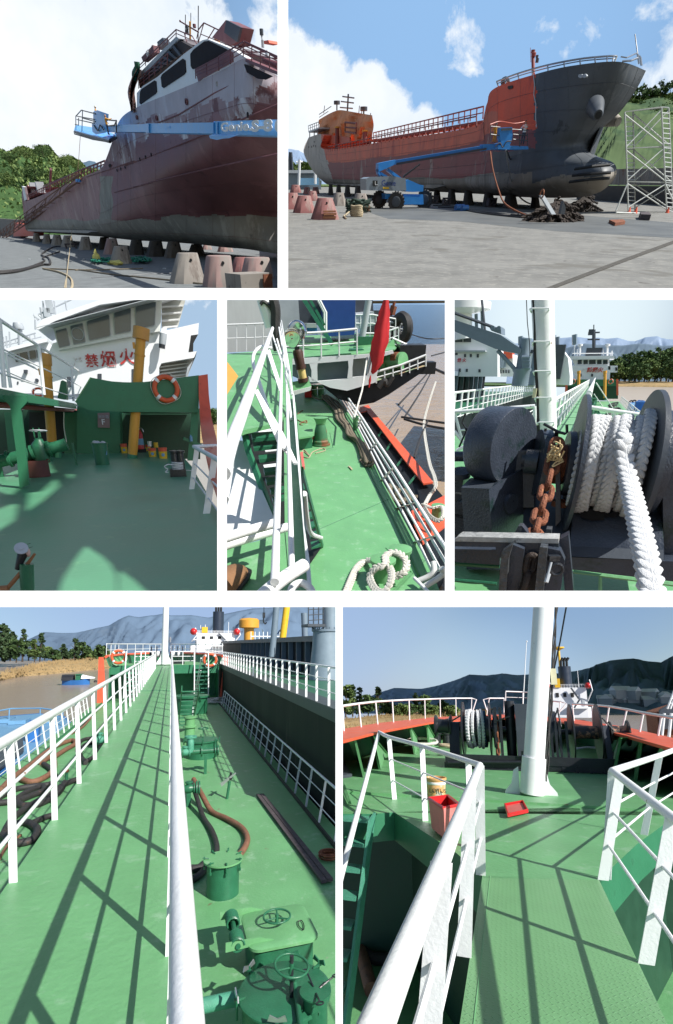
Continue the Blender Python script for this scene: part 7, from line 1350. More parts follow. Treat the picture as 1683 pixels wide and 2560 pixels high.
 sb=[G(1015,680,0),G(1130,850,ZD)];t=P.thing('stairs','stairs with white handrail down from the walkway to the tanker deck','stairs',sb[1]);t.pt('handrail',MB().path([sb[0]+V((0,0,1.0)),sb[1]+V((0,0,1)),sb[1]],.05,6).path([sb[0],sb[1]],.04,6),'white');t.pt('stringer',MB().prism([sb[0]-V((.7,0,0)),sb[0]-V((.7,0,.5)),sb[1]-V((.7,0,0)),sb[1]-V((.7,-.8,0))],(.06,0,0)),'green_b')
 for k in range(8):p_=lerp(sb[0],sb[1],(k+.5)/8);t.pt('tread',MB().box(p_-V((.35,0,0)),(.64,.4,.04)),'green_b')
 # wheelhouse of our tanker
 yb=ye;sb_=sc(yb)
 def q(x,y_,d=0.0):return Vy(x,y_,yb+d)
 t=P.thing('wheelhouse','white tanker wheelhouse with five windows and red characters above a green bulwark','ship',q(1010,700))
 def slab(nm,pts_,d,m,th=.5,t_=None,**k):return(t_ or t).pt(nm,MB().prism([q(x,y_,d)for x,y_ in pts_],(0,th,0)),m,**k)
 slab('poop_bulwark',[(822,582),(968,580),(972,610),(1020,610),(1024,580),(1180,580),(1180,625),(822,628)],0,'green_b',.3);slab('bulkhead',[(822,610),(1182,610),(1182,715),(822,715)],2,mat('recess_shade_green',(.012,.055,.03)),.3)
 slab('bulwark_edge',[(818,582),(832,582),(828,680),(812,680)],-.3,'orange',.3);slab('bulwark_edge',[(1170,578),(1184,578),(1186,690),(1172,690)],-.3,'orange',.3)
 slab('house',[(848,484),(1180,484),(1178,530),(1128,530),(1124,612),(880,612),(880,540),(835,530),(835,490)],4,'ship_white',6);slab('bridge',[(862,430),(1122,430),(1122,500),(885,500)],4.5,'ship_white',6);slab('roof',[(845,418),(1155,414),(1158,436),(880,442),(848,436)],3.6,'ship_white',7)
 for a_,b_ in((902,930),(942,972),(981,1027),(1037,1068),(1078,1110)):slab('window',[(a_,445),(b_,443),(b_,472),(a_,474)],4.4,'glass',.2)
 for X in(922,1002,1087):slab('small_window',[(X-7,540),(X+7,540),(X+7,560),(X-7,560)],3.9,'dgrey',.2)
 for X,Y in((832,446),(841,513),(1170,508),(1122,500)):slab('port',[(X-7,Y-12),(X+7,Y-12),(X+7,Y+12),(X-7,Y+12)],3.9,'dark',.2)
 s4=sc(yb+4);t.pt('lettering',text('禁烟火',28*s4,q(1022,516,3.85),(1,0,0),(0,0,1),.02,.03),mat('peel_red_far',(.50,.05,.045),.6,var=.3));t.pt('lettering',text('严',20*s4,q(948,516,3.85),(1,0,0),(0,0,1),.02,.0),mat('faded_lettering',(.66,.58,.56),.6))
 m0=q(1014,420,6);t.pt('mast',MB().tube(m0,q(1014,235,6),.28,8).tube(q(1014,240,6),q(1014,200,6),.1,6).tube(q(975,255,6),q(1056,253,6),.14,6).tube(q(970,302,6),q(1056,302,6),.14,6).box(q(994,252,6),(.8,.5,.9)).box(q(1014,392,5),(2.5,1,1.4)),'dgrey')
 for X,w_ in((918,14),(1108,14)):t.pt('radar',MB().tube(q(X,420,5),q(X,345,5),.2,6).lathe([(0,0),(w_*s4,0),(w_*s4,10*s4),(0,12*s4)],q(X,348,5),n=14),'ship_white')
 for X,Y in((880,340),(900,370),(1080,370),(1140,380),(1130,395)):t.pt('aerial',MB().tube(q(X,420,5),q(X,Y,5),.1,5),'ship_white')
 t.pt('roof_rail',MB().path([q(865,400,4),q(1150,398,4)],.08,5),'ship_white')
 for X,lb in((908,'yellow post left of the walkway at the distant bulwark'),(1090,'yellow post right of the walkway at the distant bulwark')):P.solo('yellow_post',MB().path([q(X,640 if X<1000 else 708,-.8),q(X+2,535,-.8)],8*sb_,14).path([q(X+2,538,-.8),q(X+2,520,-.8)],10*sb_,14),'yellow',lb,'post')
 lifering(P,q(870,594,-.5),(0,-1,0),11*sb_,'tiny orange lifebuoy left of the distant yellow posts',group=None);lifering(P,q(1132,594,-.5),(0,-1,0),11*sb_,'tiny orange lifebuoy right of the distant yellow posts',group=None)
 # ------------- grey cargo ship on the left
 hx=lx-1.2
 c0=Vx(45,790,hx)
 t=P.thing('cargo_ship','large grey cargo ship alongside on the left with crane and hatch coaming','ship',(hx,20,-5))
 zt=Vx(400,745,hx).z
 t.pt('hull',MB().box2((hx-.3,6,-6),(hx,80,zt)),'hull_black');t.pt('deck',MB().box2((hx-12,6,zt-.1),(hx-.3,80,zt-.01)),'green_d')
 hr=Vx(400,630,hx).z-zt;ysr=[8+1.6*k for k in range(40)]
 t.pt('rail',MB().path([V((hx,ysr[0],zt+hr)),V((hx,ysr[-1],zt+hr))],.06,6),'white')
 for k in(.33,.66,.04):t.pt('mid_rail',MB().path([V((hx,ysr[0],zt+hr*k)),V((hx,ysr[-1],zt+hr*k))],.03,5),'white')
 for y_ in ysr:t.pt('rail_post',MB().tube((hx,y_,zt),(hx,y_,zt+hr),.06,6),'white')
 yc_=34
 def e(x,y_,d=0.0):return Vy(x,y_,yc_+d*.4)
 def sl(nm,pts_,d,m,th=1.5,**k):return t.pt(nm,MB().prism([e(x,y_,d)for x,y_ in pts_],(0,th*.5,0)),m,**k)
 xcm=hx-4.5;zc=Vx(300,555,xcm).z
 t.pt('hatch_coaming',MB().box2((xcm-.1,14,zt),(xcm,60,zc)),'hull_black');t.pt('hatch_lip',MB().box2((xcm-6,14,zc),(xcm+.35,60,zc+.35)),'grey')
 for k in range(20):y_=15+2.2*k;t.pt('rib',MB().box2((xcm+.002,y_,zt),(xcm+.3,y_+.15,zc)),'grey')
 # accommodation
 sl('superstructure',[(-60,250),(45,262),(210,310),(345,375),(345,560),(-60,560)],30,'ship_white',12);sl('superstructure',[(345,400),(450,405),(455,560),(345,560)],34,'ship_white',8);sl('wing_deck',[(45,376),(260,378),(262,388),(45,386)],29,'grey_l',1)
 for x0,x1,y0,y1 in((50,100,284,320),(108,160,292,320),(112,125,403,425),(152,165,403,425),(200,214,403,427),(50,66,395,410),(75,88,504,528),(124,137,506,527),(212,226,509,530)):sl('window',[(x0,y0),(x1,y0),(x1,y1),(x0,y1)],29.8,'dgrey',.3)
 for k in range(4):sl('window',[(362+19*k,513),(370+19*k,513),(370+19*k,536),(362+19*k,536)],33.8,'dgrey',.3)
 s3=sc(yc_+12);t.pt('lettering',text('烟 火',24*s3,e(96,448,29.6),(1,0,0),(0,0,1),.02,.02),mat('letter_red',(.55,.03,.06),.6));sl('lifeboat',[(385,380),(445,392),(446,432),(400,440),(388,420)],33,'orange',3,label='orange lifeboat');t.pt('funnel',MB().cyl(e(372,500,33.5),24*s3,75*s3,n=20),'grey')
 t.pt('mast',MB().tube(e(105,300,30),e(102,40,30),.75,12).lathe([(.5,0),(3.2,.8),(3.2,1.4),(.4,1.5)],e(103,50,30),n=18).lathe([(.5,0),(2.2,.3),(2.2,.8)],e(100,130,30),n=14),'ship_white')
 for X,Y in((195,125),(236,20),(62,60),(150,150)):t.pt('aerial',MB().tube(e(X+4,240,30),e(X,Y,30),.14,5),'grey')
 # crane
 sk=sc(yc_);t.pt('crane_pedestal',MB().lathe([(46*sk,0),(44*sk,70*sk),(52*sk,82*sk),(52*sk,92*sk),(34*sk,95*sk),(32*sk,245*sk),(0,250*sk)],e(498,625,-3),n=28),'grey')
 t.pt('crane_boom',MB().prism([e(-40,128,-4),e(45,165,-4),e(362,268,-4),e(508,368,-4),e(500,402,-4),e(340,372,-4),e(45,245,-4),e(-40,215,-4)],(0,2.2,0)),'grey',label='blue-grey crane boom');t.pt('crane_strut',MB().tube(e(345,378,-3.5),e(478,522,-3.5),11*sk,12),'grey')
 t.pt('crane_sheave',MB().prism([e(288,218,-4),e(368,215,-4),e(370,262,-4),e(300,240,-4)],(0,1.5,0)).cyl(e(310,222,-4.2),12*sk,1.4,(0,1,0),14).cyl(e(352,224,-4.2),12*sk,1.4,(0,1,0),14),'grey');t.pt('crane_second',MB().cyl(e(590,620,10),30*sk,200*sk,n=20),'grey')
 mb=MB()
 for k in range(4):mb.tube(e(522+13*k,500,-4),e(522+13*k,420,-4),.1,5)
 for k in range(4):mb.path([e(515,425+25*k,-4),e(572,425+25*k,-4)],.1,5)
 t.pt('crane_ladder_cage',mb,'grey');t.pt('crane_wire',MB().path([e(45,118,-4),e(310,215,-4)],.08,5).path([e(236,20,10),e(258,240,10)],.08,5),'dgrey')
 t2=P.thing('far_superstructure','second white ship block behind the mast with a few windows','ship',e(700,560,60))
 t2.pt('block',MB().prism([e(495,335,60),e(760,328,60),e(835,430,60),e(848,560,60),e(845,620,60),e(495,600,60)],(0,8,0)),'ship_white')
 for x0,x1,y0,y1 in((540,560,374,398),(568,600,374,398),(724,734,376,404),(742,752,378,405)):t2.pt('window',MB().prism([e(x0,y0,59.8),e(x1,y0,59.8),e(x1,y1,59.8),e(x0,y1,59.8)],(0,.2,0)),'dgrey')
 for X,Y in((505,280),(520,290),(735,275),(760,285),(880,268)):t2.pt('aerial',MB().tube(e(X,340,60),e(X,Y,60),.25,5),'grey')
 t2.pt('hook',MB().box(e(740,460,59),(1.6,1,3)).tube(e(742,440,59),e(742,500,59),.4,6),'dgrey')
 # ------------- river, banks, hills, work boat
 ZW=-5.0
 P.struct('river',MB().box2((rx+.25,8,ZW-.2),(330,417,ZW)),water('river_brown',(.42,.36,.30),.35,.3,.3))
 bk=[V((Vy(x,600,y_).x,y_,ZW))for x,y_ in((1050,430),(1180,422),(1300,417),(1420,410),(1565,402),(1800,390))];rows=[]
 for j in range(9):rows.append([V((p.x,p.y+j*j*1.6,ZW+min(2.6,.6*j)+noise.noise(V((p.x*.1,j,0)))*.4*(j>0)))for p in even(bk,6)])
 P.struct('river_bank',MB().grid(rows),'bank')
 rnd=random.Random(31);tr=[]
 for k,(X,Yt,w_)in enumerate(((1145,440,50),(1170,425,60),(1205,410,70),(1240,400,60),(1275,392,70),(1310,378,70),(1345,372,70),(1380,376,60),(1415,362,80),(1455,350,80),(1495,338,80),(1535,336,80),(1580,330,80),(1190,470,60),(1250,460,70),(1320,450,80),(1400,440,80),(1470,430,90),(1550,420,90))):
  row2=k>=13;y_=470+(k%3)*14-(28 if row2 else 0);b=Vy(X,520,y_);b.z=ZW+2.2;tp_=Vy(X,Yt,y_);w3=w_*K*y_/F
  nm=['at the left foot of the wooded hill','second from the left on the wooded hill','third from the left on the wooded hill','fourth from the left on the wooded hill','fifth from the left on the wooded hill','sixth from the left on the wooded hill','in the middle of the wooded hill','just right of the middle of the wooded hill','beginning the rise on the right','on the rise, second','highest of the wooded hill','near the right edge of the wooded hill','cut by the right edge','lowest front tree at the left','second front tree above the bank','third front tree above the bank','fourth front tree above the bank','fifth front tree above the bank','front tree at the right edge'][k]
  tree(P,b,tp_.z-b.z,w3*1.35,'broad tree '+nm,'round',('leaf','leaf2','leaf')[k%3],n=1500,leaf=1.0,group='trees of the wooded hill across the river')
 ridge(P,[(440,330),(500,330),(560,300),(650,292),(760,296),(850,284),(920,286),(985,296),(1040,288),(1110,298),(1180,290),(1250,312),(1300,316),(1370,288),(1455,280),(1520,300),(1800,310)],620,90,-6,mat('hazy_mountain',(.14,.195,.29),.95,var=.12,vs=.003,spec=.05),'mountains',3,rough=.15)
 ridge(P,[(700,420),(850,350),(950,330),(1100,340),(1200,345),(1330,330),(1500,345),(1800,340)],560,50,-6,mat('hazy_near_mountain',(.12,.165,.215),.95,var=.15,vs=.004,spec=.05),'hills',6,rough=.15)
 P.struct('far_ground',MB().box2((-900,440,ZW-1),(1500,640,ZW+.1)),'leaf')
 t=P.thing('work_boat','blue work boat alongside at the right edge below the river','boat',G(1400,900,ZW))
 zb=-4.0;dk=[G(x,y_,zb)for x,y_ in((1252,760),(1300,752),(1350,760),(1420,790),(1480,840),(1620,930),(1750,1100),(1600,1200),(1450,1080),(1340,900))]
 t.pt('hull',MB().loft([[V((p.x,p.y,ZW-.2))for p in dk],[p+V((0,0,.5))for p in dk]],smooth=False),'blue');cc=sum(dk,V())/len(dk)
 t.pt('deck',MB().prism([lerp(cc,p,.9)+V((0,0,.52))for p in dk],(0,0,.03)),'blue_l')
 for x0,y0,w_,h_ in((1330,800,1.6,1.4),(1410,850,1.8,1.0),(1470,930,1.0,.6),(1540,980,.8,.5),(1520,1020,.5,.5)):p_=G(x0,y0,zb+.5);t.pt('cabin',MB().box(p_+V((0,0,h_/2)),(w_,w_*1.2,h_)),'blue')
 rnd=random.Random(6)
 for k in range(22):p_=lerp(dk[k%9],dk[(k%9)+1],rnd.random());t.pt('fender',MB().torus(p_+V((0,0,.5)),.35,.14,(rnd.uniform(-.4,.4),1,0),12,6),'blue' if k%3 else 'rubber')
 c=G(1435,925,zb+.6);t.pt('bollard',MB().cyl(c,.5,.7,n=16),mat('ochre_cap',(.55,.27,.06),.5))
 return P
P5=panel5()
# ================================================================== PANEL: long green walkway of the tanker, bottom left
def far_ship(P,y,X0_,X1_,Yt,Yb,label,funnel_x,funnel_w,funnel_top,boats=True,mast=None,boxx=None):
 def q(x,Y,dy=0):p=P.Vy(x,Y,y);p.y+=dy;return p
 a,b=q(X0_,Yb),q(X1_,Yt);w=b.x-a.x;h=b.z-a.z;t=P.thing('moored_ship',label,'ship',(a.x+w/2,y,a.z))
 t.pt('superstructure',MB().box2((a.x+w*.12,y,a.z),(b.x-w*.08,y+w*.8,b.z)).box2((a.x,y+.3,a.z),(b.x,y+w*.7,a.z+h*.35)).box2((a.x+w*.45,y-w*.12,a.z+h*.30),(a.x+w*.92,y,a.z+h*.34)).box2((a.x+w*.05,y-w*.1,a.z+h*.62),(a.x+w*.12,y+w*.5,a.z+h*.66)),'ship_white')
 for k in range(3):t.pt('window',MB().box2((a.x+w*(.22+.17*k),y-.06,a.z+h*.68),(a.x+w*(.29+.17*k),y-.01,a.z+h*.82)),'dark')
 t.pt('door',MB().box2((a.x+w*.8,y-.05,a.z+h*.38),(a.x+w*.86,y-.01,a.z+h*.62)),'grey_l')
 fx=q(funnel_x,Yt).x;fw=q(funnel_x+funnel_w/2,Yt).x-fx;ft=q(funnel_x,funnel_top).z
 t.pt('funnel',MB().lathe([(fw,0),(fw,ft-b.z),(fw*.2,(ft-b.z)*1.0)],(fx,y+w*.3,b.z),n=20),'funnel')
 for k in(-.45,0,.45):t.pt('exhaust_pipe',MB().path([V((fx+k*fw,y+w*.3,ft)),V((fx+k*fw,y+w*.3,ft+fw*.9)),V((fx+k*fw+fw*.35,y+w*.3,ft+fw*1.5))],fw*.2,8),'dark')
 for k in range(2):t.pt('rail',MB().path([V((a.x+w*.1,y-.05,b.z+h*(.05+.05*k))),V((b.x-w*.05,y-.05,b.z+h*(.05+.05*k)))],w*.004,5),'ship_white')
 mb=MB()
 for k in range(14):x=a.x+w*(.1+.85*k/13);mb.tube((x,y-.05,b.z),(x,y-.05,b.z+h*.1),w*.003,5)
 t.pt('rail_posts',mb,'ship_white')
 mb=MB();mb.prism([V((a.x+w*.55,y-.4,a.z+h*.98)),V((a.x+w*.59,y-.4,a.z+h*.98)),V((a.x+w*.74,y-.4,a.z+h*.62)),V((a.x+w*.70,y-.4,a.z+h*.62))],(0,.2,0));mb.prism([V((a.x+w*.58,y-.4,a.z+h*.32)),V((a.x+w*.62,y-.4,a.z+h*.32)),V((a.x+w*.76,y-.4,a.z+h*.6)),V((a.x+w*.72,y-.4,a.z+h*.6))],(0,.2,0));t.pt('stairs',mb,'dgrey')
 if boats:
  for s in(.02,.93):
   t.pt('lifeboat',MB().sphere((a.x+w*(s+.03),y-.2,b.z+h*.06),w*.075,12,(1,1.4,1)),'red')
   t.pt('davit',MB().path([V((a.x+w*s,y,a.z+h*.55)),V((a.x+w*(s+.1),y-.5,a.z+h*.9)),V((a.x+w*(s+.06),y-.4,b.z+h*.25))],w*.014,6),'ship_white')
 t.pt('locker',MB().box2((a.x+w*.22,y-.1,b.z),(a.x+w*.34,y+1,b.z+h*.3)),'yel')
 for s in(.2,.3,.8):t.pt('antenna',MB().tube((a.x+w*s,y+1,b.z),(a.x+w*s,y+1,b.z+h*(.35+s*.3)),w*.006,5),'ship_white')
 if mast:
  m0,m1=q(mast[0],mast[1]),q(mast[0],mast[2]);m0.z-=h*.6
  t.pt('mast',MB().tube((m0.x,y+w*.5,m0.z),(m0.x,y+w*.5,m1.z),w*.03,8).lathe([(w*.02,0),(w*.14,h*.08),(w*.14,h*.12),(w*.02,h*.13)],(m0.x,y+w*.5,m1.z-h*.15)),'yel')
 return t
def valve(t,P,c,ax,r,m='green_d',wheel=True,hz=.5):
 c=V(c);ax=V(ax).normalized()
 b=t.pt('valve_body',MB().lathe([(0,-1.6*r),(1.5*r,-1.6*r),(1.5*r,-1.25*r),(r,-1.2*r),(r*1.25,-.4*r),(r*1.25,.4*r),(r,1.2*r),(1.5*r,1.25*r),(1.5*r,1.6*r),(0,1.6*r)],c,ax,16).cyl(c,r*.8,r*2,n=12).cyl(c+V((0,0,r*1.6)),r*1.15,r*.3,n=12),m)
 if wheel:
  w=c+V((0,0,r*2+hz));t.pt('valve_stem',MB().tube(c+V((0,0,r*2)),w+V((0,0,.05)),r*.22,6),m)
  mb=MB().torus(w,r*2.0,r*.2,n=20,m=6)
  for k in range(2):a=k*pi/2+.4;mb.tube(w-V((cos(a),sin(a),0))*r*2,w+V((cos(a),sin(a),0))*r*2,r*.14,5)
  t.pt('hand_wheel',mb,m)
def panel6():
 P=Pan(0,1500,.54313,(0,1497,GX4,2560),1611.3,1.5,4,vx=429)
 G,Vy,Vx=P.G,P.Vy,P.Vx
 ZD=-2.4
 xl=G(185,1115).x;xr=G(750,1490).x
 yend=G(750,300).y
 walk=P.thing('walkway','raised green steel walkway running to the mast between white railings','walkway',(xl/2+xr/2,2,0))
 walk.pt('deck_plate',MB().box2((xl-.03,.5,-.06),(xr+.03,yend,0)),'green')
 walk.pt('edge_beam',MB().box2((xr-.02,.5,-.3),(xr+.012,yend,-.062)).box2((xl+.2,.5,-.3),(xl+.22,yend,-.062)),'white')
 for k in range(9):
  y=3+3.6*k;walk.pt('support',MB().box2((xl+.3,y,ZD),(xl+.42,y+.12,-.062)).box2((xr-.42,y,ZD),(xr-.3,y+.12,-.062)).box2((xl+.42,y,-.5),(xr-.42,y+.1,-.062)),'green_b')
 walk.pt('seam',MB().box2((xl,17.3,0),(xr,17.4,.006)),'green_b')
 ys=[2.57+1.18*k for k in range(27)]
 gr='white railings along the walkway'
 railing(P,'white handrail on the left side of the long green walkway',[V((xl,y,0))for y in ys],[V((xl-.06,y,.9))for y in ys],rt=.033,rm=.013,flat=(.046,.012),group=None,top_pts=[V((xl-.06,.8,.9))]+[V((xl-.06,y,.9))for y in ys]+[V((xl-.06,ys[-1]+.02,.25))])
 ys=[.3+1.18*k for k in range(30)];xo=G(840,1450,.9).x
 railing(P,'thick white handrail closest to the camera, right side of the walkway',[V((xr+.04,y,-.1))for y in ys],[V((xo,y,.9))for y in ys],rt=.028,rm=.012,flat=(.05,.012))
 # hull deck
 rl=[G(995,440,ZD),G(1460,1060,ZD)];rx=(rl[0].x+rl[1].x)/2
 lx=G(64,810,ZD).x
 P.struct('main_deck',MB().box2((lx-.35,.8,ZD-.1),(rx+.25,yend+1,ZD)),'green')
 P.struct('hull_side',MB().box2((lx-.33,.8,ZD-2.6),(lx-.30,yend+1,ZD-.102)).box2((rx+.21,.8,ZD-2.6),(rx+.24,yend+1,ZD-.102)),'hull_black')
 ys=[5.2+1.12*k for k in range(26)]
 railing(P,'outer white railing on the far right edge of the deck beside the black hull',[V((rx,y,ZD))for y in ys],[V((rx+.16,y,ZD+.9))for y in ys],rt=.028,rm=.011,flat=(.055,.012))
 ys=[4.6+1.12*k for k in range(25)]
 railing(P,'outer white railing on the left edge of the deck above the river',[V((lx,y,ZD))for y in ys],[V((lx-.16,y,ZD+.92))for y in ys],rt=.028,rm=.011,flat=(.055,.012))
 for x in(lx+.05,rx-.12):P.solo('gutter_bar',MB().box2((x,3.5,ZD+.001),(x+.04,yend-2,ZD+.09)),'green_b' if x<0 and x<xl else 'rubber','low bar along the %s edge of the main deck'%('left' if x<xl else 'right'),'bar')
 # stairs from the walkway
 a,b=G(803,395),G(915,585,ZD);xs=a.x+.25
 st=P.thing('stairs','green ship stairs going down from the walkway to the main deck','stairs',b)
 for dx in(0,.62):st.pt('stringer',MB().prism([V((xs+dx,a.y,0)),V((xs+dx,a.y,-.22)),V((xs+dx,b.y,ZD)),V((xs+dx,b.y+.25,ZD))],(.03,0,0)),'green_b')
 for k in range(9):z=-.25-k*.24;y=lerp(a,b,(k+1)/10).y;st.pt('tread',MB().box2((xs+.03,y-.1,z-.03),(xs+.62,y+.12,z)),'green_b')
 st.pt('handrail',MB().path(curve([V((xs+.66,a.y-.2,1.0)),V((xs+.66,b.y,ZD+1.0)),V((xs+.66,b.y+.12,ZD+.9)),V((xs+.66,b.y+.05,ZD+.02))],5),.022,8),'white')
 st.pt('handrail',MB().path([V((xs+.66,a.y-.2,.55)),V((xs+.66,b.y,ZD+.55))],.015,8),'white')
 # forecastle
 yb=yend-1.2;zf=-.55
 ll=Vy(510,300,yb).x;rr=Vy(1003,300,yb).x
 fc=P.thing('forecastle','green forecastle at the bow with dark openings and orange bulwark','forecastle',(0,yb,ZD))
 outl=[V((ll,yb,0)),V((ll+.3,yb+5,0)),V((ll+2.2,yb+11,0)),V(((ll+rr)/2,yb+16,0)),V((rr-2.2,yb+11,0)),V((rr-.3,yb+5,0)),V((rr,yb,0))]
 fc.pt('deck',MB().prism(outl,(0,0,-.08)),'green')
 fc.pt('fascia',MB().box2((ll,yb-.05,zf),(xl-.05,yb-.02,.05)).box2((xr+.05,yb-.05,zf),(rr,yb-.02,.05)),'green_b')
 fc.pt('bulkhead',MB().box2((ll,yb+2.2,ZD),(rr,yb+2.3,-.085)),'green_b')
 for s in(1,-1):
  xx=ll if s==1 else rr
  fc.pt('side_wall',MB().box2((xx-.06*s,yb-.3,ZD),(xx,yb+3,-.085)),'green_b')
  zt=Vy(485,265,yb).z
  fc.pt('bulwark',MB().loft([[V((p.x,p.y,0)),V((p.x-.25*s,p.y,zt)),V((p.x-.32*s,p.y,zt)),V((p.x-.07*s,p.y,0))]for p in([V((xx,yb-.2,0))]+([V((outl[i].x,outl[i].y,0))for i in((1,2,3)if s==1 else(5,4,3))]))],smooth=False),'green_b')
  fc.pt('bulwark_edge',MB().prism([V((xx-.42*s,yb-.34,zt+.04)),V((xx-.62*s-.1*s,yb-.34,zt+.04)),V((xx-.72*s,yb-.34,ZD-.4)),V((xx-.12*s,yb-.34,ZD-.1))],(0,-.06,0)),'orange')
  fc.pt('bulwark_cap',MB().path([V((p.x-.28*s,p.y,zt+.06))for p in([V((xx,yb-.3,0))]+[V((outl[i].x,outl[i].y,0))for i in((1,2,3)if s==1 else(5,4,3))])],.12,4),'orange')
  for k in range(5):y=yb+1+k*1.9;fc.pt('stay',MB().prism([V((xx+.05*s+k*.12*s,y,0)),V((xx+.5*s+k*.12*s,y,0)),V((xx-.2*s+k*.12*s,y,zt))],(0,.04,0)),'green')
  rb=[V((p.x-.28*s,p.y,zt+.08))for p in even([V((xx,yb-.2,0))]+[V((outl[i].x,outl[i].y,0))for i in((1,2,3)if s==1 else(5,4,3))],1.7)]
  railing(P,'curved white railing on the %s bulwark of the bow'%('left' if s==1 else 'right'),rb,.85,mids=(.5,),rt=.035,rm=.02,post=.02)
  c=Vy(546 if s==1 else 968,262 if s==1 else 276,yb-.25)
  lifering(P,c,(0,-1,0),.42,'orange lifebuoy on the %s side of the forecastle, seen down the walkway'%('left' if s==1 else 'right'),group=None)
  # rails at the forecastle front
 for X1,X2,lb in((620,716,'white guard rail at the forecastle front left of the mast'),(788,893,'white guard rail at the forecastle front right of the mast')):
  p1,p2=Vy(X1,300,yb),Vy(X2,300,yb);pts=[V((p1.x,yb,0)),V(((p1.x+p2.x)/2,yb,0)),V((p2.x,yb,0))]
  railing(P,lb,pts,1.0,mids=(.33,.66),rt=.035,rm=.022,post=.03)
 for X1,lb in((893,'steep green ladder up to the forecastle, right of the walkway'),(575,'steep green ladder up to the forecastle, left of the walkway')):
  p=Vy(X1,400,yb-.6);ld=P.thing('ladder',lb,'ladder',(p.x,p.y,ZD))
  for dx in(0,.95):ld.pt('stringer',MB().prism([V((p.x+dx,yb-1.0,ZD)),V((p.x+dx,yb-.85,ZD)),V((p.x+dx,yb-.08,.0)),V((p.x+dx,yb-.22,.0))],(.05,0,0)),'green_b');ld.pt('handrail',MB().path([V((p.x+dx,yb-1.3,ZD+.3)),V((p.x+dx,yb-1.3,ZD+.9)),V((p.x+dx,yb-.4,1.0)),V((p.x+dx,yb-.1,1.0))],.04,6),'white')
  for k in range(8):z=ZD+.28*(k+1);ld.pt('tread',MB().box2((p.x+.05,yb-1.0+k*.1,z-.03),(p.x+.95,yb-.85+k*.1,z)),'teal')
  # mast
 mbase=Vy(757,296,yb+1.5);mt=P.thing('mast','tall white foremast at the end of the green walkway','mast',mbase)
 mt.pt('pole',MB().tube(mbase,mbase+V((0,0,9)),.23,20,r1=.19),'white')
 mt.pt('bracket',MB().prism([mbase+V((-.62,0,0)),mbase+V((.62,0,0)),mbase+V((.3,0,.55)),mbase+V((.2,0,1.1)),mbase+V((-.2,0,1.1)),mbase+V((-.3,0,.55))],(0,.06,0)),'white')
 # winch shapes behind the mast
 for X1,X2,lb in((695,745,'black mooring winch left of the foremast'),(790,838,'black mooring winch right of the foremast')):
  p1,p2=Vy(X1,250,yb+4),Vy(X2,250,yb+4);w=P.thing('winch',lb,'winch',(p1.x,yb+4,0))
  w.pt('drum',MB().lathe([(.25,0),(.25,p2.x-p1.x)],(p1.x,yb+4,.75),(1,0,0)),'rope_w')
  for x in(p1.x,(p1.x+p2.x)/2,p2.x):w.pt('flange',MB().cyl((x,yb+4,.75),.62,.06,(1,0,0)),'black')
  w.pt('bed',MB().box2((p1.x-.2,yb+3.4,0),(p2.x+.2,yb+4.6,.25)).box2((p1.x-.1,yb+3.7,.25),(p1.x-.02,yb+4.3,.9)),'black')
  # deck gear right of the walkway -------------------------------------------------
 def dc(X,Y):return G(X,Y,ZD)
 c=dc(1025,1350);R=.25;t=P.thing('clamped_hatch','round green vent trunk with clamped lid and hoses behind it','hatch',c)
 t.pt('trunk',MB().lathe([(R,0),(R,.5),(R+.02,.5)],c,n=32),'green_d')
 lid=t.pt('lid',MB().lathe([(0,.505),(R+.055,.505),(R+.055,.53),(0,.53)],c,n=36),'green')
 for k in range(7):
  a=2*pi*k/7+.3;d=V((cos(a),sin(a),0));q=c+d*(R+.04)
  t.pt('clamp',MB().tube(q+V((0,0,.38)),q+V((0,0,.57)),.012,6).tube(q+d*.03+V((0,0,.56)),q-d*.07+V((0,0,.54)),.01,5).box(q+V((0,0,.40)),(.03,.03,.04),a),'green_d')
 def hose(pts,r,m,lb,grp=None,n=6):
  q=[dc(x,y)+V((0,0,r+(z if len(p_)>2 else 0)))for p_ in pts for x,y,z in[(p_+(0,))[:3]]]
  return P.solo('hose',MB().path(curve(q,n),r,12),m,lb,'hose',grp)
 hose([(880,915,.35),(905,960,.2),(935,1010),(975,1075),(998,1150),(985,1230)],.055,'rubber','black hose curving down from the flanged valve to the vent trunk')
 hose([(890,900,.35),(930,950,.2),(975,985),(1045,1020),(1110,1060),(1138,1110),(1120,1165),(1060,1230)],.06,'hose_brown','brown hose bending around to the back of the vent trunk')
 hose([(860,1255),(920,1250),(960,1215),(1000,1210)],.065,'rubber','upper of two short black hoses left of the vent trunk')
 hose([(860,1310),(910,1290),(955,1245),(990,1225)],.06,'rubber','lower of two short black hoses left of the vent trunk')
 c=dc(868,950)+V((0,0,.42));t=P.thing('hose_valve','teal flanged valve that feeds the two long hoses','valve',c-V((0,0,.42)))
 valve(t,P,c,(1,0,0),.085,'green_d',False);t.pt('flange',MB().lathe([(0,.16),(.16,.16),(.16,.2),(0,.2)],c,(1,0,0)).lathe([(0,.22),(.16,.22),(.16,.26),(0,.26)],c,(1,0,0)),'green_d')
 t.pt('pipe',MB().tube(c-V((1.1,0,0)),c,.08,12),'green_d');t.pt('stand',MB().box2(c+V((-.05,-.04,-.42)),c+V((.05,.04,-.05))),'green_d')
 # pipe manifold with big round hatch
 c=dc(928,722);t=P.thing('tank_hatch','large dark green round tank hatch behind a flanged pipe','hatch',c)
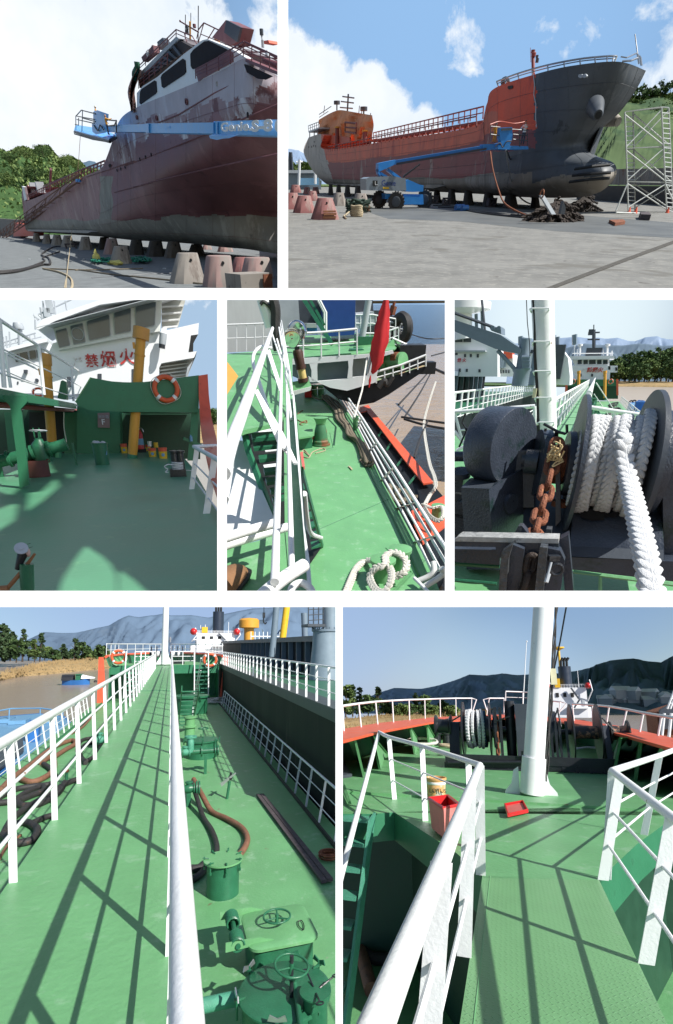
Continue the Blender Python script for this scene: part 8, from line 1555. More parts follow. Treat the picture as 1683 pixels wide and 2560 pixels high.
 t.pt('trunk',MB().lathe([(.52,0),(.52,.55),(0,.55)],c,n=32),'green_d');t.pt('lid',MB().lathe([(0,.555),(.57,.555),(.57,.6),(0,.62)],c,n=32),'green_d')
 for k in range(8):a=k*pi/4;t.pt('clamp',MB().tube(c+V((cos(a)*.6,sin(a)*.6,.45)),c+V((cos(a)*.6,sin(a)*.6,.68)),.02,5),'green_d')
 c2=c+V((.35,.2,.62));t.pt('hand_wheel',MB().torus(c2+V((-.3,0,.32)),.17,.018,n=20,m=6).tube(c2+V((-.3,0,0)),c2+V((-.3,0,.34)),.015,6),'green_d')
 c=dc(945,800);t=P.thing('cargo_pipe','short horizontal blue-green pipe with flanges on a post, in front of the round hatch','pipe',c)
 zc=ZD+.68;xa,xb=Vy(838,690,c.y).x,Vy(1000,690,c.y).x
 t.pt('pipe',MB().tube((xa,c.y,zc),(xb,c.y,zc),.085,16),'green_d')
 for x in(xa,xa+.55,xb-.08,xb):t.pt('flange',MB().cyl((x,c.y,zc),.16,.04,(1,0,0)),'green_d')
 t.pt('post',MB().box2((c.x-.04,c.y-.04,ZD),(c.x+.04,c.y+.04,zc-.08)),'green_d')
 t.pt('elbow',MB().path(curve([V((xa+.25,c.y,zc)),V((xa+.25,c.y,zc+.25)),V((xa+.25,c.y+.1,zc+.42))],5),.1,12).cyl((xa+.25,c.y+.1,zc+.4),.18,.05),'teal')
 valve(t,P,(xa+.1,c.y,zc),(1,0,0),.09,'teal',False)
 c=dc(873,655);t=P.thing('air_vent_post','small green round vent with a bolted lid behind the flanged pipe','vent',c)
 t.pt('pipe',MB().lathe([(.2,0),(.2,.6),(.27,.6),(.27,.66),(.2,.68),(.2,.95),(.25,.96),(.25,1.02),(0,1.06)],c,n=24),'green')
 c=dc(880,520);t=P.thing('far_tank_hatch','distant green round tank hatch near the forecastle','hatch',c)
 t.pt('trunk',MB().lathe([(.9,0),(.9,.9),(1.0,.9),(1.0,1.0),(0,1.05)],c,n=28),'green_d');t.pt('clamp',MB().torus(c+V((0,0,1.2)),.3,.03),'green_d')
 c=dc(1045,915);t=P.thing('small_standpipe','thin green standpipe with a tape-wrapped lever valve','valve',c)
 zt=Vy(1052,835,c.y).z;t.pt('pipe',MB().tube(c,(c.x+.06,c.y,zt),.035,10),'green_d');t.pt('valve_body',MB().sphere((c.x+.07,c.y,zt+.08),.06,10).tube((c.x+.07,c.y,zt+.08),(c.x+.09,c.y,zt+.22),.03),'black')
 t.pt('lever',MB().prism([V((c.x-.18,c.y-.05,zt-.02)),V((c.x-.14,c.y-.05,zt-.1)),V((c.x+.22,c.y-.05,zt+.2)),V((c.x+.2,c.y-.05,zt+.22))],(0,.03,0)),'steel')
 # planks
 pl=[dc(1180,905),dc(1215,905),dc(1535,1302),dc(1480,1312)]
 t=None
 for k in range(2):
  a,b,c_,d=lerp(pl[0],pl[1],k*.5),lerp(pl[0],pl[1],k*.5+.46),lerp(pl[3],pl[2],k*.5+.46),lerp(pl[3],pl[2],k*.5)
  P.solo('plank',MB().prism([p+V((0,0,.02+.01*k))for p in(a,b,c_,d)],(0,0,.05)),'wood',('left' if k==0 else 'right')+' one of two dark planks lying side by side on the right of the deck','plank','planks on the deck')
 mb=MB()
 for k in range(9):mb.torus(dc(1512,1190)+V((0,0,.02+.012*k)),.14+.012*(k%4),.012,n=26,m=6)
 P.solo('cable_coil',mb,'rust','small dark coil of cable lying by the right railing','coil')
 mb=MB();rnd=random.Random(3)
 for k in range(9):
  c=dc(935+9*k,474+rnd.uniform(-8,8));mb.path(curve([c+V((rnd.uniform(-.5,.5),rnd.uniform(-.6,.6),.08+.05*j))for j in range(5)],5),.05,6)
 P.solo('rope_pile',mb,'rope','heap of pale mooring rope at the foot of the forecastle ladder','rope')
 # hatches nearest
 t=P.thing('spring_hatch','rectangular green hatch with coil springs and a hand wheel, rounded corners','hatch',dc(1270,1640))
 zt=-1.98;q=[G(1105,1410,zt),G(1395,1410,zt),G(1448,1560,zt),G(1150,1592,zt)]
 hx0,hx1,hy0,hy1=q[0].x,q[1].x,G(1300,1585,zt).y,G(1300,1412,zt).y;cx,cy=(hx0+hx1)/2,(hy0+hy1)/2;hw,hh=(hx1-hx0)/2,(hy1-hy0)/2
 def rrect(cx,cy,w,h,r,z,n=6):
  out=[]
  for sx,sy,a0 in((1,1,0),(-1,1,pi/2),(-1,-1,pi),(1,-1,3*pi/2)):
   for k in range(n+1):a=a0+pi/2*k/n;out.append(V((cx+sx*(w-r)+r*cos(a),cy+sy*(h-r)+r*sin(a),z)))
  return out
 t.pt('coaming',MB().loft([rrect(cx,cy,hw-.03,hh-.03,.12,ZD),rrect(cx,cy,hw-.03,hh-.03,.12,zt-.04)]),'green_d')
 t.pt('lid',MB().loft([rrect(cx,cy,hw+.02,hh+.02,.14,zt-.035),rrect(cx,cy,hw+.02,hh+.02,.14,zt-.005),rrect(cx,cy,hw-.02,hh-.02,.12,zt+.012)]),'green')
 for k in(0,1):
  y=cy+(.26 if k else-.2);mb=MB();pts=[]
  for i in range(110):a=i*.5;pts.append(V((hx0-.14+.075*cos(a),y-.11+.22*i/110,zt+.02+.075*sin(a))))
  t.pt('spring',mb.path(pts,.013,6),'green_d')
 for y in(cy+.39,cy-.31):t.pt('arm',MB().prism([V((hx0-.28,y,zt+.07)),V((hx0-.28,y,zt-.03)),V((hx0+.13,y,zt-.01)),V((hx0+.28,y,zt+.015)),V((hx0+.1,y,zt+.07))],(0,.018,0)),'green')
 t.pt('axle',MB().tube((hx0-.14,cy-.33,zt+.02),(hx0-.14,cy+.4,zt+.02),.03,10),'green_d')
 def wheel(t,c,R,tilt=(0,0,1),spokes=3,m='green_d'):
  tl=V(tilt).normalized();u=tl.orthogonal().normalized();w=tl.cross(u);mb=MB().torus(c,R,R*.075,tl,36,10)
  for k in range(spokes):a=2*pi*k/spokes+.6;mb.tube(c-tl*R*.12,c+(u*cos(a)+w*sin(a))*R,R*.06,6)
  t.pt('hand_wheel',mb,m);t.pt('hub',MB().cyl(c-tl*R*.45,R*.14,R*.6,tl,12),m)
 wheel(t,G(1275,1455,zt+.12),.165)
 mb=MB();pts=curve([G(1372,1478,zt+.03),G(1390,1476,zt+.03),G(1400,1500,zt+.03),G(1396,1518,zt+.03),G(1376,1500,zt+.03),G(1372,1478,zt+.03)],4);t.pt('drip_mark',mb.path(pts,.006,5),'dark')
 # round hatch
 zt=-1.93;c=G(1312,1795,zt);c.z=ZD;R=.46;H=zt-ZD
 t=P.thing('round_hatch','large round green tank hatch closest to the camera with wing-nut clamps','hatch',c)
 t.pt('trunk',MB().lathe([(R-.04,0),(R-.04,H-.02)],c,n=48),'green_d');t.pt('lid',MB().lathe([(0,H-.018),(R,H-.018),(R,H),(R-.02,H+.012),(0,H+.012)],c,n=56),'green_d')
 for k,a in enumerate((2.25,3.2,4.35,5.2,.5,1.2)):
  d=V((cos(a),sin(a),0));q=c+d*(R+.015)+V((0,0,H));pr=V((-d.y,d.x,0))
  t.pt('clamp',MB().tube(q-V((0,0,.16)),q+V((0,0,.07)),.012,6).prism([q-d*.08+V((0,0,.015)),q+d*.03-pr*.02+V((0,0,.015)),q+d*.03+pr*.02+V((0,0,.015))],(0,0,.02)),'green_d')
  t.pt('wing_nut',MB().prism([q-pr*.09+V((0,0,.05)),q-pr*.07+V((0,0,.1)),q+V((0,0,.07)),q+pr*.07+V((0,0,.1)),q+pr*.09+V((0,0,.05)),q+V((0,0,.04))],d*.012),'steel' if k<3 else 'green_d')
 cw=G(1343,1682,zt+.30);wheel(t,cw,.165,(.12,-.1,1));t.pt('spindle',MB().tube(cw-V((0,0,.30)),cw+V((0,0,.09)),.02,8),'black')
 t.pt('bent_pipe',MB().path(curve([cw-V((0,.02,.1)),G(1355,1760,zt+.1),G(1370,1850,zt+.05),G(1385,1965,zt+.05)],6),.026,10),'green_d')
 cs=G(1452,1805,zt+.14);t2=P.thing('sounding_cap','small round green sounding cap with toggle on the near right','hatch',(cs.x,cs.y,ZD))
 t2.pt('neck',MB().lathe([(.115,0),(.115,cs.z-ZD)],(cs.x,cs.y,ZD),n=24),'green_d');t2.pt('lid',MB().lathe([(0,0),(.15,0),(.15,.015),(0,.02)],cs,n=30),'green_d')
 for a in(1.7,.3,4.6):d=V((cos(a),sin(a),0));t2.pt('toggle',MB().tube(cs+d*.05+V((0,0,.02)),cs+d*.2+V((0,0,.06)),.009,6).torus(cs+d*.24+V((0,0,.06)),.035,.007,(0,.3,1),14,5),'black')
 a=G(930,1868,-2.1);P.solo('deck_pipe',MB().tube((a.x-1.5,a.y,a.z),(a.x+.42,a.y,a.z),.07,14),'teal','short teal pipe low beside the round hatch, bottom of the deck','pipe')
 for k,(x,Y)in enumerate(((1300,1395),(880,1010))):
  pass
  # left deck: hoses ----------------------------------------------------------------
 hz=[([(0,890),(60,830),(140,770),(200,720),(262,680),(330,655),(345,672),(300,700),(240,740)],.08,'hose_brown'),([(-10,950),(60,938),(120,900),(190,870),(200,890),(130,920),(80,945),(110,960),(190,950),(270,900),(300,850)],.075,'rubber'),([(0,920),(70,885),(150,870),(230,860),(255,830),(235,790),(200,765)],.075,'rubber'),([(20,1090),(60,1020),(140,960),(230,910),(300,860),(390,830),(420,860),(400,905)],.075,'rubber'),([(10,1100),(70,1135),(150,1120),(170,1070),(120,1040),(60,1050)],.075,'rubber'),([(150,1040),(220,1010),(290,1000),(300,1040)],.065,'rubber'),([(360,700),(370,660),(410,645),(455,650),(460,700),(400,750),(365,730)],.07,'rubber'),([(395,760),(370,720),(385,680),(430,665),(470,690)],.07,'rubber'),([(190,760),(240,730),(250,780),(220,820),(150,850),(90,835)],.08,'hose_brown'),([(-5,1200),(40,1130),(95,1090)],.03,'hose_brown'),([(330,620),(380,590),(420,545),(440,520),(455,500)],.05,'hose_brown'),([(350,600),(400,560),(425,540),(445,505)],.04,'rubber')]
 names=['brown hose along the left railing with a coupling','black hose in a flat double loop on the left deck','black hose turning back behind the first railing posts','longest black hose sweeping beside the walkway','black hose loop at the lower left','short end of black hose in the walkway shade','outer ring of coiled hose by the green fitting','inner ring of coiled hose by the green fitting','brown hose bend under the coupling','thin brown hose end at the far lower left','brown hose running on toward the forecastle','thin black line beside the far brown hose']
 for(p,r,m),lb in zip(hz,names):hose(p,r,m,lb,'hoses tangled on the left deck')
 c=dc(305,850);t=P.thing('short_standpipe','short green standpipe among the black hoses on the left deck','valve',c);t.pt('pipe',MB().tube(c,c+V((0,0,.35)),.04),'green_d');t.pt('cap',MB().sphere(c+V((0,0,.38)),.06,8),'rust')
 c=dc(455,680);t=P.thing('deck_fitting','teal pipe fitting beside the coiled hose','valve',c);valve(t,P,c+V((0,0,.3)),(1,.2,0),.13,'teal',False);t.pt('stand',MB().box2(c+V((-.05,-.05,0)),c+V((.05,.05,.25))),'green_d')
 # river, bank, trees, hills ---------------------------------------------------------
 ZW=-5.0
 P.struct('river',MB().add([(-160,3,ZW),(lx-.4,3,ZW),(lx-.4,60,ZW),(40,60,ZW),(40,226,ZW),(-160,226,ZW)],[(0,1,2,3,4,5)]),water('river_water',(.30,.24,.19),.5,.25,.25))
 bk=[G(-60,385,ZW),G(0,372,ZW),G(100,352,ZW),G(200,345,ZW),G(300,335,ZW),G(400,325,ZW),G(480,318,ZW),G(700,300,ZW)]
 rows=[]
 for j in range(9):
  rows.append([V((p.x,p.y+j*j*1.6,ZW+min(1.7,.5*j)+noise.noise(V((p.x*.15,j,0)))*.25*(j>0)))for p in even(bk,2.5)])
 P.struct('river_bank',MB().grid(rows),'bank')
 mb=MB();rnd=random.Random(5);mb.norecalc=True
 top=rows[2]
 for i in range(3500):
  r_=rows[rnd.randint(1,8)];p=r_[rnd.randrange(len(r_))]+V((rnd.uniform(-1.2,1.2),rnd.uniform(-1.5,1.5),0));h=rnd.uniform(.3,.9);d=V((rnd.uniform(-.5,.5),0,0))
  mb.add([p-V((.12,0,0)),p+V((.12,0,0)),p+d+V((0,0,h))],[(0,1,2)])
 o=P.solo('reeds',mb,'bank','dry tan reeds covering the far river bank','reeds',kind='stuff')
 rnd=random.Random(11)
 tr=[(-10,118,60,'cone'),(22,130,60,'cone'),(48,150,45,'cone'),(76,170,40,'round'),(104,135,32,'cone'),(132,178,40,'round'),(160,185,32,'round'),(184,152,30,'cone'),(205,210,40,'round'),(242,228,40,'round'),(292,206,34,'cone'),(318,236,30,'round'),(343,178,30,'cone'),(378,186,46,'round'),(415,238,40,'round'),(462,207,44,'round'),(505,235,40,'round')]
 for k,(X,Yt,w,kind)in enumerate(tr):
  y=165+(k%3)*9;b=Vy(X,272,y);b.z=ZW+1.5;tp=Vy(X,Yt,y);ww=w*.543*y/F
  tree(P,b,tp.z-b.z,ww*1.25,'dark riverbank tree %s'%['at the far left edge, cut by the frame','tall and pointed beside the left edge','third from the left in the dense riverbank clump','low and bushy behind the left clump','the tallest spire in the middle of the left clump','broad and round right of the tall spire','squat in front of the last spire','feathery spire ending the left clump','low bush just right of the left clump','small pale bush left of the gap','narrow dark one standing in the gap','tiny one right of the narrow dark one','slim spire rising behind the sampan','widest one right of the sampan','low pale bush before the forecastle','round one just left of the forecastle','half hidden behind the forecastle railing'][k],kind,'conif' if kind=='cone' else('leaf' if k%2 else 'leaf2'),n=1100,leaf=.42*ww/3+.12,group='trees on the bank left of the walkway')
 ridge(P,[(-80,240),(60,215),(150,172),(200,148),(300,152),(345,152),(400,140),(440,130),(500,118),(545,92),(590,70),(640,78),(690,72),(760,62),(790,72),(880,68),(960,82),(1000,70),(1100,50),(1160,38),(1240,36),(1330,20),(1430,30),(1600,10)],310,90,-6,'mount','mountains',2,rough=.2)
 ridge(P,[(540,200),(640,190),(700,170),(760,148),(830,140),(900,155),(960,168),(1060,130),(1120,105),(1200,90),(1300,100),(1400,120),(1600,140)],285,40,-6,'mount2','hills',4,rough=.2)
 # boats -----------------------------------------------------------------------------
 c=G(350,390,ZW);t=P.thing('sampan','small blue sampan with black arched cover on the brown river','boat',c)
 L=.5*(Vy(412,380,c.y).x-Vy(285,380,c.y).x)
 def hullr(k,z):
  w=.9*(1-abs(k)**3);return[c+V((k*L,-w,z)),c+V((k*L,w,z))]
 mb=MB();rings=[]
 for i in range(9):
  k=-1+i/4;w=1.0*(1-.75*abs(k)**3);sh=.35*k*k;rings.append([c+V((k*L,-w,.75+sh)),c+V((k*L,-w*.7,0)),c+V((k*L,w*.7,0)),c+V((k*L,w,.75+sh))])
 t.pt('hull',mb.loft(rings,smooth=False),'blue')
 t.pt('cover',MB().loft([[c+V((-L+x,cos(a)*.95,.75+sin(a)*.95))for a in[pi*i/10 for i in range(11)]]for x in(0,L*.85)],closed=False,caps=False),'black')
 t.pt('cabin',MB().box2(c+V((0,-.7,.6)),c+V((L*.35,.7,1.6))).box2(c+V((-.1,-.85,1.6)),c+V((L*.45,.85,1.7))),'green_d');t.pt('tarpaulin',MB().loft([[c+V((L*.4+x,-.8,1.0)),c+V((L*.4+x,0,1.65-x*.25)),c+V((L*.4+x,.8,1.0))]for x in(0,1,2)],closed=False,caps=False),'ship_white')
 P.solo('buoy',MB().sphere(G(440,378,ZW)+V((0,0,.1)),.28,10),'rubber','dark round float right of the sampan','buoy')
 # blue work boat alongside
 t=P.thing('work_boat','blue work boat moored alongside, left of the railing','boat',G(120,720,ZW))
 zb=-3.9
 dk=[G(-120,600,zb),G(0,545,zb),G(180,530,zb),G(300,545,zb),G(345,590,zb),G(250,700,zb),G(0,810,zb),G(-200,900,zb)]
 t.pt('hull',MB().loft([[V((p.x,p.y,ZW-.2))for p in dk],[p+V((0,0,.15))for p in dk]],smooth=False),'blue')
 t.pt('deck',MB().prism([lerp(sum(dk,V())/8,p,.93)+V((0,0,.16))for p in dk],(0,0,.02)),'blue_l')
 dd=[G(-150,700,zb+.25),G(40,640,zb+.25),G(105,650,zb+.25),G(110,700,zb+.25),G(-60,830,zb+.25)];t.pt('cover',MB().prism(dd,(0,0,.1)),'dgrey')
 c=G(150,650,zb+.2);t.pt('bollard',MB().box2(c+V((-.2,-.2,0)),c+V((.3,.3,1.1))),'blue')
 rp=[G(-60,520,zb+1.1),G(50,500,zb+1.1),G(190,498,zb+1.1),G(290,512,zb+1.1)]
 t.pt('rail',MB().path(rp,.05,6),'blue_l')
 for p in even(rp,2.0):t.pt('rail_post',MB().tube(p,p-V((0,0,1.0)),.04,6),'blue_l')
 for X,Y in((20,555),(90,560),(230,556)):c=G(X,Y,zb+.3);t.pt('hatch',MB().box2(c+V((-.5,-.6,-.1)),c+V((.5,.6,.15))),'blue_l')
 # black-hulled ship on the right ---------------------------------------------------------
 hx=rx+.38;a=Vx(1545,500,hx);zt=a.z
 sh=P.thing('cargo_ship','large black hulled cargo ship lying alongside on the right, white railing','ship',(hx,8,ZW))
 sh.pt('hull',MB().box2((hx,2,ZW),(hx+.2,62,zt-.3)),'hull_black');sh.pt('sheer_strake',MB().box2((hx-.04,2,zt-.3),(hx+.5,62,zt)),'dgrey')
 sh.pt('deck',MB().box2((hx+.5,2,zt-.25),(hx+9,62,zt-.02)),'green_d')
 sh.pt('hull',MB().box2((hx+.002,-9,ZW),(hx+.2,12,zt-.002)),'hull_black',clip='right')
 hr=Vx(1545,315,hx).z-zt;y0=a.y
 sh.pt('rail',MB().path([V((hx+.1,-8,zt+hr)),V((hx+.1,12,zt+hr))],.03,6).path([V((hx+.05,-8,zt+hr*.5)),V((hx+.05,12,zt+hr*.5))],.014,6),'white',clip='right')
 sh.pt('hatch_coaming',MB().box2((hx+3.2,-9,zt),(hx+3.4,12,zt+4.4)),'hull_black',clip='right')  # unseen coaming length, made taller than the seen one to shade the deck
 ys=[y0-1.5+1.05*k for k in range(46)]
 mbp=MB().path([V((hx+.1,ys[0],zt+hr)),V((hx+.1,ys[-1],zt+hr))],.03,8);sh.pt('rail',mbp,'white')
 for k in(.35,.68):sh.pt('mid_rail',MB().path([V((hx+.05,ys[0],zt+hr*k)),V((hx+.05,ys[-1],zt+hr*k))],.014,6),'white')
 for y in ys:sh.pt('rail_post',MB().box2((hx,y-.01,zt),(hx+.06,y+.01,zt+hr)),'white')
 # hatch coaming
 xc=hx+3.2;z1=Vx(1420,192,xc);
 ca,cb=Vx(1430,192,xc),Vx(1100,192,xc)
 sh.pt('hatch_coaming',MB().box2((xc,ca.y-3,zt),(xc+.1,70,ca.z*1.0)),'hull_black')
 sh.pt('hatch_lip',MB().box2((xc-.35,ca.y-3,ca.z),(xc+1.5,70,ca.z+.28)),'dgrey')
 for k in range(14):y=ca.y+k*1.9;sh.pt('rib',MB().box2((xc-.28,y,zt),(xc-.002,y+.07,ca.z)),'grey')
 # crane pedestal
 pc=Vx(1500,300,hx+2.6);R=.5*130*.543*pc.y/F
 zc=Vy(1490,145,pc.y).z;sh.pt('crane_pedestal',MB().lathe([(R*1.25,zt-pc.z),(R,zc-pc.z-R*1.0),(R*.95,zc-pc.z)],pc,n=36),mat('pedestal_grey',(.20,.26,.31),.45),label='light grey crane pedestal')
 sh.pt('flange',MB().lathe([(R*.9,-.02),(R*1.05,0),(R*1.05,.09),(R*.7,.1)],(pc.x,pc.y,zc),n=36),'grey');sh.pt('crane_column',MB().cyl((pc.x+R*.3,pc.y,zc),R*.55,5,n=24),MATS['pedestal_grey'])
 for k in range(16):a_=2*pi*k/16;sh.pt('bolt',MB().cyl((pc.x+cos(a_)*R,pc.y+sin(a_)*R,zc+.09),.03,.08,n=6),'grey')
 pf=Vy(1440,118,pc.y-.3);sh.pt('platform',MB().box2((pf.x-.5*R,pf.y-.3,pf.z-.05),(pf.x+.8*R,pf.y+.8,pf.z+.06)),'dgrey')
 for k in range(4):sh.pt('platform_rail',MB().tube((pf.x-.45*R+k*.38*R,pf.y-.25,pf.z),(pf.x-.45*R+k*.38*R,pf.y-.25,pf.z+1.5),.025,6),'dgrey')
 for k in range(3):sh.pt('platform_bar',MB().tube((pf.x-.45*R,pf.y-.25,pf.z+.2+.22*k),(pf.x+.7*R,pf.y-.25,pf.z+.25+.22*k),.02,6),'dgrey')
 def polein(X1,Y1,X2,Y2,y,r,m,lb,nm='crane_post'):a,b=Vy(X1,Y1,y),Vy(X2,Y2,y);sh.pt(nm,MB().tube(a,b,r,12),m,label=lb)
 polein(1252,262,1274,20,22,.14,'grey',None);polein(1300,190,1322,20,40,.28,'yel','yellow lattice crane boom','crane_boom');polein(1405,190,1400,60,30,.2,'grey',None)
 a=Vy(1215,70,24);sh.pt('crane_hook',MB().tube(a+V((0,0,.9)),a,.02,5).box(a,(.12,.1,.25)).path(curve([a-V((0,0,.1)),a-V((.02,0,.28)),a+V((.06,0,-.42)),a+V((.14,0,-.34))],5),.035,6),'black')
 a=Vy(1146,190,55);sh.pt('mushroom_vent',MB().lathe([(.55,-.6),(.55,1.4),(1.1,1.5),(1.1,2.3),(.9,2.5),(0,2.6)],a,n=24),'yellow')
 for k in range(8):a=Vy(1155+19*k,190,52);sh.pt('hatch_rail',MB().tube(a,a+V((0,0,1.0)),.05,5),'white')
 a,b=Vy(1155,168,52),Vy(1290,168,52);sh.pt('hatch_rail',MB().tube(a,b,.06,5),'white')
 far_ship(P,78,878,1098,152,240,'white superstructure of a ship far ahead with dark funnel and red lifeboats',1010,52,50)
 P.solo('far_mast',MB().tube(Vy(784,195,220),Vy(784,170,220),.4,6).tube(Vy(778,180,220),Vy(790,180,220),.25,5),'steel','tiny pale mast on the far shore right of the foremast','mast')
 P.struct('far_shore',MB().box2((-900,226,ZW-1),(900,330,ZW+.3)),'mount2')
 return P
P6=panel6()
# ================================================================== PANEL: forecastle with mast and winches, bottom right
def tread_mat():
 if 'chequer' in MATS:return MATS['chequer']
 m=mat('chequer',(.155,.345,.155),.42,var=.1,vs=1.6,col2=(.17,.34,.17),c2s=3,c2t=.58,c2w=.1,spot=SP);t=m.node_tree;L=t.links.new;b=t.nodes['Principled BSDF']
 tc=N(t,'ShaderNodeTexCoord');hs=[]
 for a,off in((45,0),(-45,.5)):
  mp=N(t,'ShaderNodeMapping');mp.inputs['Location'].default_value=(off*.5,off*.5,0);mp.inputs['Scale'].default_value=(32,32,32);L(tc.outputs['Object'],mp.inputs[0])
  sp=N(t,'ShaderNodeSeparateXYZ');L(mp.outputs[0],sp.inputs[0])
  ca,sa=cos(radians(a)),sin(radians(a))
  cx=mth(t,'FLOOR',sp.outputs[0]);cy=mth(t,'FLOOR',sp.outputs[1]);par=mth(t,'PINGPONG',mth(t,'ADD',cx,cy),1)
  x=mth(t,'SUBTRACT',mth(t,'FRACT',sp.outputs[0]),.5);y=mth(t,'SUBTRACT',mth(t,'FRACT',sp.outputs[1]),.5)
  u=mth(t,'ADD',mth(t,'MULTIPLY',x,ca),mth(t,'MULTIPLY',y,sa));v=mth(t,'SUBTRACT',mth(t,'MULTIPLY',y,ca),mth(t,'MULTIPLY',x,sa))
  d=mth(t,'ADD',mth(t,'POWER',mth(t,'DIVIDE',u,.42),2),mth(t,'POWER',mth(t,'DIVIDE',v,.12),2));e=mth(t,'SUBTRACT',1,d,clamp=True)
  hs.append(mth(t,'MULTIPLY',e,par if a>0 else mth(t,'SUBTRACT',1,par)))
 bp=N(t,'ShaderNodeBump');bp.inputs['Strength'].default_value=.4;bp.inputs['Distance'].default_value=.012;L(mth(t,'ADD',hs[0],hs[1]),bp.inputs['Height']);L(bp.outputs[0],b.inputs['Normal'])
 return m
def panel7():
 P=Pan(840,1500,.53866,(GX4,1497,W_,2560),1754,1.5,100,vx=1272.5)
 G,Vy,Vx=P.G,P.Vy,P.Vx
 ZD=-2.4
 # walkway and foredeck
 wl0,wl1=G(680,1280),G(560,2060);wr0,wr1=G(1222,1300),G(1560,2040)
 wk=P.thing('walkway','chequered green walkway between the leaning white handrails, leading to the mast','walkway',(wl0.x/2+wr0.x/2,3,0))
 wl2,wr2=wl1-V((0,1.2,0)),wr1-V((0,1.2,0))
 wk.pt('deck_plate',MB().prism([wl2,wr2,wr0-V((0,.002,0)),wl0-V((0,.002,0))],(0,0,-.05)),tread_mat())
 e1,e2=G(716,1280),G(628,2060);wk.pt('weld_seam',MB().path([e1,e2-V((0,1,0))],.004,5),'green')
 wk.pt('edge_beam',MB().box2((wl0.x+.03,.5,-.28),(wl0.x+.05,wl0.y,-.052)).box2((wr0.x-.05,.5,-.28),(wr0.x-.03,wr0.y,-.052)),'green_b')
 fa=[G(690,1290),G(560,1175),G(270,985),G(180,992),G(-140,992)];fb=[G(1218,1300),G(1400,1130),G(1580,1000),G(1690,946)]
 ybow=19.5
 st=G(800,942).y
 oc=[G(x,y,.85)for x,y in((-700,860),(-260,690),(32,598),(200,570),(440,545),(640,535),(830,530),(1100,552),(1350,590),(1565,640),(1680,672))]
 ic=[G(x,y,.85)for x,y in((-700,980),(-260,740),(32,652),(200,610),(440,568),(640,552),(830,546),(1100,572),(1350,630),(1565,690),(1680,728))]
 fore=P.thing('forecastle_deck','green forecastle deck curving to the bow, orange-capped bulwark behind the winches','deck',(0,st,0))
 low=[fa[3],fa[2],fa[1],fa[0],fb[0],fb[1],fb[2],fb[3]]
 fore.pt('aft_plate',MB().prism([V((fa[4].x,fa[3].y,0))]+[V((p.x,p.y,0))for p in low]+[V((fb[3].x,st,0)),V((fa[4].x,st,0))],(0,0,-.05)),'green')
 fore.pt('main_plate',MB().prism([V((fa[4].x-3,st-.02,.035))]+[V((fb[3].x+1,st-.02,.035))]+[V((p.x,p.y,.035))for p in oc[::-1]],(0,0,-.08)),'green')
 fore.pt('fascia',MB().loft([[p-V((0,.004,-.0)),p-V((0,.004,.36))]for p in fa[::-1]],smooth=False,closed=False,caps=False),'green_b')
 fore.pt('fascia',MB().loft([[p-V((0,.004,0)),p-V((0,.004,.36))]for p in fb],smooth=False,closed=False,caps=False),'green_b')
 fore.pt('bulkhead',MB().loft([[p+V((0,1.2,-.36)),p+V((0,1.2,ZD))]for p in[V((-8,6.6,0)),V((fa[2].x,fa[2].y,0)),V((fa[0].x,fa[0].y,0)),V((fb[0].x,fb[0].y,0)),V((fb[2].x,fb[2].y,0)),V((9,9,0))]],smooth=False,closed=False,caps=False),mat('recess_shade_green',(.012,.055,.03),.5,var=.2))  # darkened green puts shade into this sunlit bulkhead
 # bulwark
 oc2,ic2=oc,ic
 n=len(oc);bw=fore
 bw.pt('bulwark',MB().loft([[V((o.x,o.y,.0)),V((i.x*.15+o.x*.85,i.y*.15+o.y*.85,.80)),V((o.x,o.y,.80)),V((o.x,o.y+.05,0))]for o,i in zip(oc,ic)],smooth=False,caps=False),'green_b')
 bw.pt('bulwark_cap',MB().loft([[o+V((0,0,.0)),i+V((0,0,.0)),i+V((0,0,-.05)),o+V((0,0,-.05))]for o,i in zip(oc,ic)],smooth=False,caps=False),'orange')
 for(X,Y,X2,Y2)in((60,640,110,752),(145,622,225,712),(330,588,385,668),(412,575,465,665),(1430,650,1370,735),(1330,640,1290,705),(1530,680,1470,760),(-60,700,-10,800)):
  a=G(X,Y,.82);b=G(X2,Y2,.04);o=a+(a-b).normalized()*.1;o=V((a.x,a.y+.9,.04))if True else o
  s=(b-a).normalized();bw.pt('stay',MB().prism([a,b,V((b.x,b.y,.04)),V((a.x+(a.x-b.x)*.2,a.y+.5,.04)),V((a.x,a.y+.3,.8))],(.05,.0,0)).prism([a+V((-.05,0,.01)),a+V((.10,0,.01)),b+V((.10,0,.01)),b+V((-.05,0,.01))],(0,.02,0)),'green')
  # rail on the bulwark
 def brail(lb,px,**k):
  bs=[G(x,y,.85)for x,y,_,_ in px];tp=[P.up(b,x,y)for b,(_,_,x,y)in zip(bs,px)]
  return railing(P,lb,bs,tp,mids=k.get('mids',()),rt=.03,post=.022,top_pts=k.get('ext',lambda t:t)(tp))
 brail('white rail on the left bulwark, ending in a bent-down tip beside the winch',[(-60,632,-75,505),(37,608,30,492),(117,590,106,481),(194,577,184,472),(267,568,262,467),(342,558,339,463),(414,551,412,461),(485,543,483,458),(558,538,556,456),(628,534,630,456)],ext=lambda t:t+[Vy(652,462,t[-1].y),Vy(636,512,t[-1].y)])
 brail('white rail on the right bulwark running past the warping drum to the frame edge',[(1105,560,1098,482),(1192,570,1190,487),(1255,582,1268,494),(1330,596,1350,508),(1410,612,1427,524),(1495,630,1512,538),(1590,655,1605,553)])
